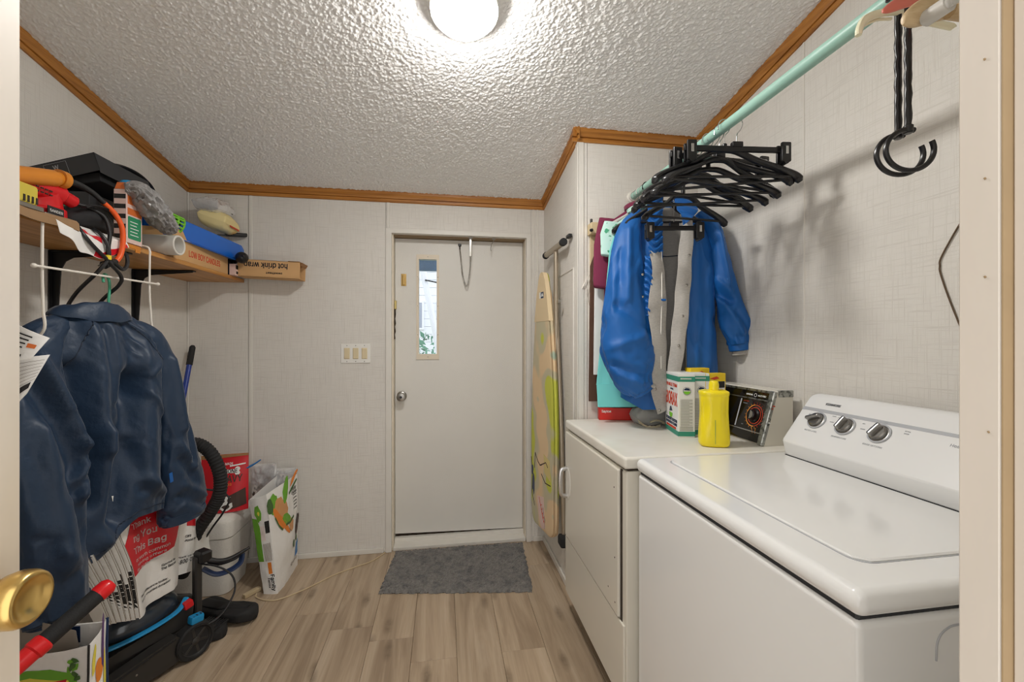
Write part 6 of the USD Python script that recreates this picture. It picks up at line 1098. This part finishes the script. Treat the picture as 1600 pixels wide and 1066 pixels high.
# papers in a pocket behind the open door's edge
po_ = thing('paper_pocket', 'wire pocket screwed to the far side of the open door', 'pocket', (DX - .04, .58, 1.2))
for z in (1.14, 1.19, 1.24): part('wire', tube([(DX - .036, .40, z), (DX - .075, .40, z), (DX - .075, .60, z), (DX - .036, .60, z)], .002, 6), 'white_wire', po_)
def flyer(lb, corners, rows, seed):
    t = thing('flyer', lb, 'paper', tuple(np.mean(corners, 0))); C4 = [A(*c) for c in corners]
    def fn(a, b): a, b = np.asarray(a, float)[..., None], np.asarray(b, float)[..., None]; return (C4[0] * (1 - a) + C4[1] * a) * (1 - b) + (C4[3] * (1 - a) + C4[2] * a) * b + A(0, -.004, 0) * np.sin(a * PI)
    part('sheet', sheet(grid(fn, 10, 14), .0012), 'bag_white', t, smooth=True)
    for (a0, b0, a1, b1, m) in rows: part('print', drape(sbox(a0, b0, a1, b1), fn, .0012, .3), m, t, smooth=False)
flyer('white printed flyer poking out beside the open door, upper one with orange print', [(-.575, .67, 1.262), (-.550, .671, 1.266), (-.531, .674, 1.294), (-.575, .67, 1.318)], [(.30, .80 - k * .13, .70 - .05 * k, .84 - k * .13, 'print_black') for k in range(4)] + [(.66, .45, .88, .60, 'label_orange'), (.5, .12, .60, .2, 'print_black')], 1)
flyer('white ruled flyer poking out beside the open door, lower one with black lettering', [(-.578, .68, 1.19), (-.563, .681, 1.218), (-.5385, .684, 1.271), (-.578, .68, 1.266)], [(.1, .4 + k * .08, .95, .408 + k * .08, 'ash_grey') for k in range(7)] + [(.3, .22, .85, .36, 'print_black')], 2)
# ================================================================ ON THE DRYER AND THE CLOSET WALLS
mat('box_white', (232, 232, 228), .5); mat('box_teal', (48, 142, 118), .5); mat('jug_yellow', (244, 222, 26), .28, spec=.6); mat('box_yellow', (240, 206, 36), .5); mat('print_grey', (178, 178, 172), .6); mat('box_red', (214, 40, 30), .4); mat('tan_wood', (210, 190, 152), .6, var=(14, .06)); mat('tan_cloth', (196, 186, 158), .85); mat('grey_cloth', (172, 172, 170), .9, var=(10, .12))
DT = .9153
def borax(label, F, rear):
    t = thing('borax_box', label, 'box', (*F, DT)); ex, ey = unit((.975, -.22, 0)), unit((.22, .975, 0)); o = A(*F, DT); w, dpt, hh = .064, .165, .246
    part('carton', xf(rbox(0, w, 0, dpt, 0, hh, .0015, 1), o, ex, ey, (0, 0, 1)), 'box_white', t)
    for z0, z1 in ((.004, .022), (hh - .030, hh - .010)): part('teal_band', xf(bx(-.0005, w + .0005, -.0005, dpt + .0005, z0, z1), o, ex, ey, (0, 0, 1)), 'box_teal', t, smooth=False)
    # narrow side (toward the camera) and the broad side
    def fr(a, z): return o + ex * a - ey * .0007 + A(0, 0, z)
    def lf(a, z): return o + ey * (dpt - a) - ex * .0007 + A(0, 0, z)
    part('emblem_print', [ext(Point(0, 0).buffer(.0155).difference(Point(0, 0).buffer(.0145)), .0005, fr(.033, .180), ex, (0, 0, 1)), ext(Polygon([(-.013, .004), (-.004, .012), (.008, .010), (.013, .002), (.002, .002)]), .0005, fr(.033, .180), ex, (0, 0, 1))], 'navy_plastic', t, smooth=False)
    part('emblem_green', ext(Point(0, 0).buffer(.0135).intersection(sbox(-.02, -.02, .02, -.002)), .0006, fr(.033, .180), ex, (0, 0, 1)), 'lime', t, smooth=False)
    part('small_print', [ext(unary_union([sbox(.008, .145 - k * .0042, .008 + .046 * (1 - .25 * ((k * 7) % 3 == 2)), .147 - k * .0042) for k in range(25)]), .0004, fr(0, 0), ex, (0, 0, 1))] + [ext(unary_union([sbox(.006, .025 + k * .006, .056, .029 + k * .006) for k in range(3)]), .0004, fr(0, 0), ex, (0, 0, 1))], 'print_grey', t, smooth=False)
    part('small_print', [ext(unary_union([sbox(.008, hh - .021 + k * .004, .05, hh - .0195 + k * .004) for k in range(2)]), .0008, fr(0, 0), ex, (0, 0, 1))], 'ink_white', t, smooth=False)
    if rear: part('red_print', ext(sbox(.112, .165, .160, .205), .0005, lf(0, 0), -ey, (0, 0, 1)), 'print_red', t, smooth=False); return
    part('lettering', [txt('20 MULE TEAM', .013, lf(.014, .192), -ey, (0, 0, 1), .0006, True, width=.135), txt('BORAX', .050, lf(.012, .118), -ey, (0, 0, 1), .0006, True, width=.140)], 'print_red', t, smooth=False)
    part('lettering', [txt('NATURAL', .006, lf(.07, .178), -ey, (0, 0, 1), .0006, True), txt('DETERGENT BOOSTER', .011, lf(.012, .052), -ey, (0, 0, 1), .0006, True, width=.14), txt('& HOUSEHOLD CLEANER', .010, lf(.012, .038), -ey, (0, 0, 1), .0006, True, width=.14)], 'navy_plastic', t, smooth=False)
    part('red_bar', ext(sbox(.02, .0245, .14, .033), .0006, lf(0, 0), -ey, (0, 0, 1)), 'print_red', t, smooth=False)
    part('emblem_green', ext(Point(.075, .085).buffer(.022).intersection(sbox(0, .06, .2, .083)), .0006, lf(0, 0), -ey, (0, 0, 1)), 'lime', t, smooth=False); part('emblem_print', [ext(Polygon([(.058, .088), (.066, .107), (.080, .109), (.094, .092), (.076, .090)]), .0006, lf(0, 0), -ey, (0, 0, 1))], 'navy_plastic', t, smooth=False)
borax('white and teal laundry box printed BORAX in red, foremost on the dryer', (.902, 1.533), False); borax('white and teal laundry box half hidden behind the yellow jug', (.976, 1.552), True)
for (x0, x1, y0, y1, h_, lb) in ((1.022, 1.112, 1.541, 1.575, .246, 'yellow and white box with black headed label behind the yellow jug'), (1.012, 1.098, 1.625, 1.668, .262, 'yellow box standing hindmost among the laundry boxes')):
    t = thing('yellow_box', lb, 'box', (x0, y0, DT)); part('carton', rbox(x0, x1, y0, y1, DT, DT + h_, .0015, 1), 'box_yellow', t)
    part('label', bx(x0 + .006, x1 - .004, y0 - .0006, y0, DT + .02, DT + h_ - .032), 'box_white', t, smooth=False); part('header_print', ext(sbox(x0 + .012, DT + h_ - .055, x1 - .008, DT + h_ - .034).buffer(.002), .0006, (0, y0 - .0006, 0), (1, 0, 0), (0, 0, 1)), 'print_black', t, smooth=False)
    part('lettering', [txt('DRYER', .008, (x0 + .02, y0 - .0013, DT + h_ - .05), (1, 0, 0), (0, 0, 1), .0005, True), ], 'box_yellow', t, smooth=False)
    part('figure_print', [ext(unary_union([LineString([(0, 0), (0, -.02)]).buffer(.003), LineString([(-.008, .01), (0, 0), (.008, .01)]).buffer(.003)]), .0006, ((x0 + x1) / 2 + .01, y0 - .0006, DT + h_ - .085), (1, 0, 0), (0, 0, 1))], 'navy_plastic', t, smooth=False)
    part('small_print', [bx(x0 + .012, x1 - .012, y0 - .0012, y0 - .0006, DT + h_ - .066 - k * .006, DT + h_ - .064 - k * .006) for k in range(2)] + [bx(x0 + .05, x0 + .062, y0 - .0012, y0 - .0006, DT + h_ - .135, DT + h_ - .13)], 'print_red', t, smooth=False)
    part('swirl_print', ext(Polygon([(x0 + .02, DT + h_ - .02), (x0 + .05, DT + h_ - .012), (x0 + .062, DT + h_ - .02), (x0 + .04, DT + h_ - .026)]), .0006, (0, y0, 0), (1, 0, 0), (0, 0, 1)), 'print_red', t, smooth=False)
# yellow jug
jg = thing('detergent_jug', 'bright yellow plastic powder jug with finger grips on the dryer edge', 'jug', (.957, 1.39, DT)); c = A(.957, 1.392, DT); jx, jy = unit((.93, -.37, 0)), unit((.37, .93, 0)); R = []
zs = [(0, .043, .030), (.003, .047, .034), (.010, .0505, .037), (.03, .051, .0375), (.06, .0495, .0365), (.09, .0475, .035), (.12, .046, .034), (.15, .0465, .0345), (.172, .0475, .0355), (.180, .0475, .0355), (.183, .0495, .037), (.192, .0495, .037), (.196, .047, .035), (.199, .040, .03)]
a_ = np.arange(72) / 72 * 2 * PI
for z in np.linspace(0, .199, 60):
    rx, ry = np.interp(z, [q[0] for q in zs], [q[1] for q in zs]), np.interp(z, [q[0] for q in zs], [q[2] for q in zs])
    x = rx * np.sign(np.cos(a_)) * np.abs(np.cos(a_)) ** .62; y = ry * np.sign(np.sin(a_)) * np.abs(np.sin(a_)) ** .62
    g = np.exp(-((z - .125) / .045) ** 2) * .009; fr_ = (np.sin(a_) < -.35); side = np.clip((np.abs(x) - .017) / .02, 0, 1) * np.clip((.047 - np.abs(x)) / .014 + .2, 0, 1); y = y + np.where(fr_, g * side, 0)
    R.append(c + x[:, None] * jx + y[:, None] * jy + A(0, 0, z))
jb = part('body', skin(R), 'jug_yellow', jg, smooth=True)
part('spout_cap', lathe([(0, 0), (.017, 0), (.017, .020), (.015, .030), (.011, .034), (0, .035)], 26, c + A(0, 0, .1985)), 'jug_yellow', jg); part('measure_line', obox(c - jy * .0372 - jx * .003 + A(0, 0, .055), jx, jy, A(0, 0, 1), .0014, .001, .085, .0003), 'label_green', jb)
# shallow red carton and the grey cap
rb = thing('red_carton', 'shallow open red carton under the hanging clothes on the dryer', 'carton', (.82, 1.92, DT)); rx_, ry_ = unit((.97, -.24, 0)), unit((.24, .97, 0)); ro_ = A(.728, 1.928, DT)
def rr2(a0, a1, b0, b1, c0, c1): return xf(rbox(a0, a1, b0, b1, c0, c1, .0008, 1), ro_, rx_, ry_, (0, 0, 1))
part('box', [rr2(0, .215, 0, .003, 0, .058), rr2(0, .003, 0, .05, 0, .058), rr2(.212, .215, 0, .07, 0, .058), rr2(0, .215, 0, .05, 0, .003)], 'box_red', rb, smooth=False); part('lettering', txt('Sayrow', .012, ro_ + rx_ * .012 + A(0, 0, .036) - ry_ * .0004, rx_, (0, 0, 1), .0005, True, width=.045), 'ink_white', rb, smooth=False)
part('filler', rr2(.01, .2, .006, .045, .004, .05), 'fabric_black', rb)
gc = thing('cloth_hat', 'crumpled grey cloth hat with a tan brim strap beside the red carton', 'hat', (.91, 1.79, DT)); part('crown', pillow(A(.925, 1.815, DT + .035), unit((1, -.1, 0)), unit((.1, 1, .0)), A(0, 0, 1), .15, .11, .085, 22, amp=.35), 'grey_cloth', gc, smooth=50)
part('brim', ruled([(.845, 1.765, DT + .028), (.86, 1.735, DT + .012), (.90, 1.722, DT + .006), (.935, 1.735, DT + .010)], [(.852, 1.762, DT + .010), (.866, 1.728, DT + .0015), (.902, 1.715, DT + .001), (.936, 1.728, DT + .001)], 30, 6, 0, None, .003), 'tan_cloth', gc, smooth=50); part('strap', tube(cr([(.89, 1.738, DT + .02), (.915, 1.733, DT + .028), (.945, 1.735, DT + .022), (.955, 1.74, DT + .012)], 6), .004, 8, .009), 'tan_cloth', gc)
for k, w in enumerate((.0, .018, .034)): part('stitch', obox((.872 + w, 1.7245 - .0035 * min(k, 1), DT + .008), unit((1, -.15, 0)), unit((.15, 1, 0)), (0, 0, 1), .009, .002, .002, .0005), 'dog_brown', gc)
# the ironing board leaning in the corner
MATS['map_cover'] = usdkit.material(stage, '/World/Looks/map_cover', {'tc': ('texture_coordinate', {}), 'm': ('mapping', {'scale': (4.2, 4.2, 3.4), 'location': (.9, 2.2, .35)}), 'n': ('noise_texture', {'scale': 1., 'detail': 1.}),
    'r': ('rgb_ramp', {'ramp': [(0, lin((196, 200, 74))), (.40, lin((200, 204, 80))), (.43, lin((196, 190, 160))), (.50, lin((200, 190, 160))), (.53, lin((226, 198, 158))), (.66, lin((228, 200, 160))), (.68, lin((170, 190, 170))), (1, lin((170, 190, 170)))], 'interpolate': True}),
    'b': ('bump', {'distance': .002, 'strength': .6}), 'n2': ('noise_texture', {'scale': 30., 'detail': 2.}), 'p': ('principled_bsdf', {'roughness': .75})},
    [('tc.object', 'm.vector'), ('m.vector', 'n.vector'), ('n.fac', 'r.fac'), ('r.color', 'p.base_color'), ('tc.object', 'n2.vector'), ('n2.fac', 'b.height'), ('b.normal', 'p.normal')], surface='p.BSDF')
mat('tube_grey', (176, 164, 146), .35, .7); mat('cover_plain', (224, 202, 164), .75)
ib = thing('ironing_board', 'ironing board with a yellow-green map cover, stood on end beside the door', 'ironing board', (.571, 2.345, .2)); io = A(.566, 2.345, 0); ix, iy = unit((.182, -.983, 0)), unit((-.983, -.182, 0))
half = [(.225, .10), (.235, .125), (.26, .15), (.32, .158), (.8, .160), (1.0, .150), (1.2, .130), (1.4, .100), (1.55, .068), (1.63, .044), (1.665, .026), (1.676, .012)]
out = Polygon([(w, z) for z, w in half] + [(-w, z) for z, w in half[::-1]])
rr3 = lambda g, d: [io + ix * p[0] + A(0, 0, p[1]) + iy * d for p in [g.exterior.interpolate(t, True).coords[0] for t in np.linspace(0, 1, 160, endpoint=False)]]
part('cover', skin([rr3(out.buffer(-.012), -.012), rr3(out.buffer(-.001), -.010), rr3(out, -.002), rr3(out, .012), rr3(out.buffer(-.003), .018), rr3(out.buffer(-.010), .0205), rr3(out.buffer(-.03), .0212)]), 'map_cover', ib, smooth=40)
part('cover_tip', skin([rr3(Polygon([(w + .0008, z) for z, w in half if z > 1.39] + [(-w - .0008, z) for z, w in half[::-1] if z > 1.39]).buffer(0), d) for d in (-.003, .014, .0195, .0222)]), 'cover_plain', ib, smooth=40)
part('tag', [xf(rbox(-.026, .03, 1.53, 1.565, .0212, .0228, .0005), io, ix, A(0, 0, 1), iy)], 'navy_plastic', ib, smooth=False); part('tag_print', [xf(rbox(-.026, -.008, 1.53, 1.565, .0224, .0236, .0005), io, ix, A(0, 0, 1), iy), ext([(.0, 1.54), (.008, 1.558), (.013, 1.546), (.018, 1.558), (.026, 1.54)], .0012, io + iy * .0226, ix, (0, 0, 1))], 'ink_white', ib, smooth=False)
def ipr(poly, m, d=.0216, name='print'): part(name, ext(poly, .0008, io + iy * d, ix, (0, 0, 1)), m, ib, smooth=False)
for L_ in ([(-.09, .64), (-.05, .60), (-.02, .585), (0, .59)], [(-.09, .64), (-.095, .58), (-.10, .55)], [(-.02, .585), (.06, .62), (.085, .60)], [(-.15, .60), (-.13, .50), (-.14, .40), (-.10, .33)], [(.0, .54), (.05, .505), (.12, .51)], [(.02, .36), (.045, .30), (.04, .25)]): ipr(LineString(L_).buffer(.0028), 'dog_brown')
ipr(blob(12, -.115, .45, .03, 61, .3, .5, 1.9), 'navy_plastic'); ipr(blob(12, -.13, .53, .018, 62, .3, .7, 1.6), 'navy_plastic'); ipr(Polygon([(-.06, .40), (.03, .42), (.05, .25), (.0, .235), (-.04, .30)]), 'label_pink'); ipr(Polygon([(.03, .66), (.11, .64), (.12, .53), (.04, .56)]), 'foam_yellow', .0212)
for k in range(5): ipr(LineString([(-.03 + .01 * k, .40 - .02 * k), (-.01 + .012 * k, .36 - .02 * k), (.005 + .008 * k, .37 - .02 * k)]).buffer(.0022), 'print_red', .0222)
part('foot_bar', tube([(.606, 2.105, 1.797), (.606, 2.49, 1.802)], .0165, 18), 'tube_grey', ib); part('end_cap', [tube([(.606, 2.10, 1.797), (.606, 2.102, 1.797), (.606, 2.125, 1.797)], [.017, .0195, .0195], 18), tube([(.606, 2.47, 1.802), (.606, 2.498, 1.802), (.606, 2.50, 1.802)], [.0195, .0195, .016], 18)], 'sole_black', ib, label='black rubber end cap')
for dx_ in (.0,): part('leg_tube', tube([(.609, 2.27, 1.79), (.606, 2.255, 1.2), (.60, 2.24, .30)], .0135, 14), 'tube_grey', ib)
part('leg_tube', tube([(.628, 2.17, .24), (.620, 2.2, .8), (.612, 2.28, 1.50)], .0125, 14), 'tube_grey', ib); part('end_cap', obox((.618, 2.155, .245), (1, 0, 0), (0, 1, 0), (0, 0, 1), .045, .07, .055, .012, 2), 'sole_black', ib); part('hinge_rivet', cyl((.60, 2.20, 1.50), (.615, 2.20, 1.50), .012, 12), 'steel', ib)
part('bar_bracket', rbox(.618, .638, 2.06, 2.11, 1.812, 1.83, .004), 'black_plastic', ib)
# pale board with a ledge on the closet wall and a white wire
wk = thing('wall_board', 'pale wooden board with a small ledge screwed to the closet wall behind the clothes', 'board', (.73, YC, 1.6)); part('back_board', rbox(.702, .775, YC - .012, YC - .0005, 1.30, 1.80, .002), 'tan_wood', wk); part('ledge', rbox(.69, .785, YC - .06, YC - .0005, 1.80, 1.853, .003), 'tan_wood', wk)
part('peg', [cyl((.748, YC - .012, 1.70), (.748, YC - .035, 1.70), .009, 12, .002), cyl((.712, YC - .012, 1.325), (.712, YC - .02, 1.325), .007, 10, .001), cyl((.70, YC - .03, 1.853), (.70, YC - .03, 1.875), .006, 10, .001), cyl((.692, YC - .061, 1.815), (.684, YC - .07, 1.81), .008, 10, .002)], 'black_plastic', wk)
ww = thing('white_wire_loop', 'thin white wire loop hanging from the pale board on the closet wall', 'wire', (.69, YC, 1.5)); part('wire', tube(cr([(.76, YC - .008, 1.66), (.71, YC - .014, 1.63), (.68, YC - .012, 1.58), (.662, YC - .008, 1.545), (.672, YC - .01, 1.57), (.692, YC - .015, 1.61), (.70, YC - .015, 1.60), (.682, YC - .012, 1.53), (.69, YC - .016, 1.47), (.708, YC - .02, 1.43)], 6), .0017, 7), 'white_wire', ww)
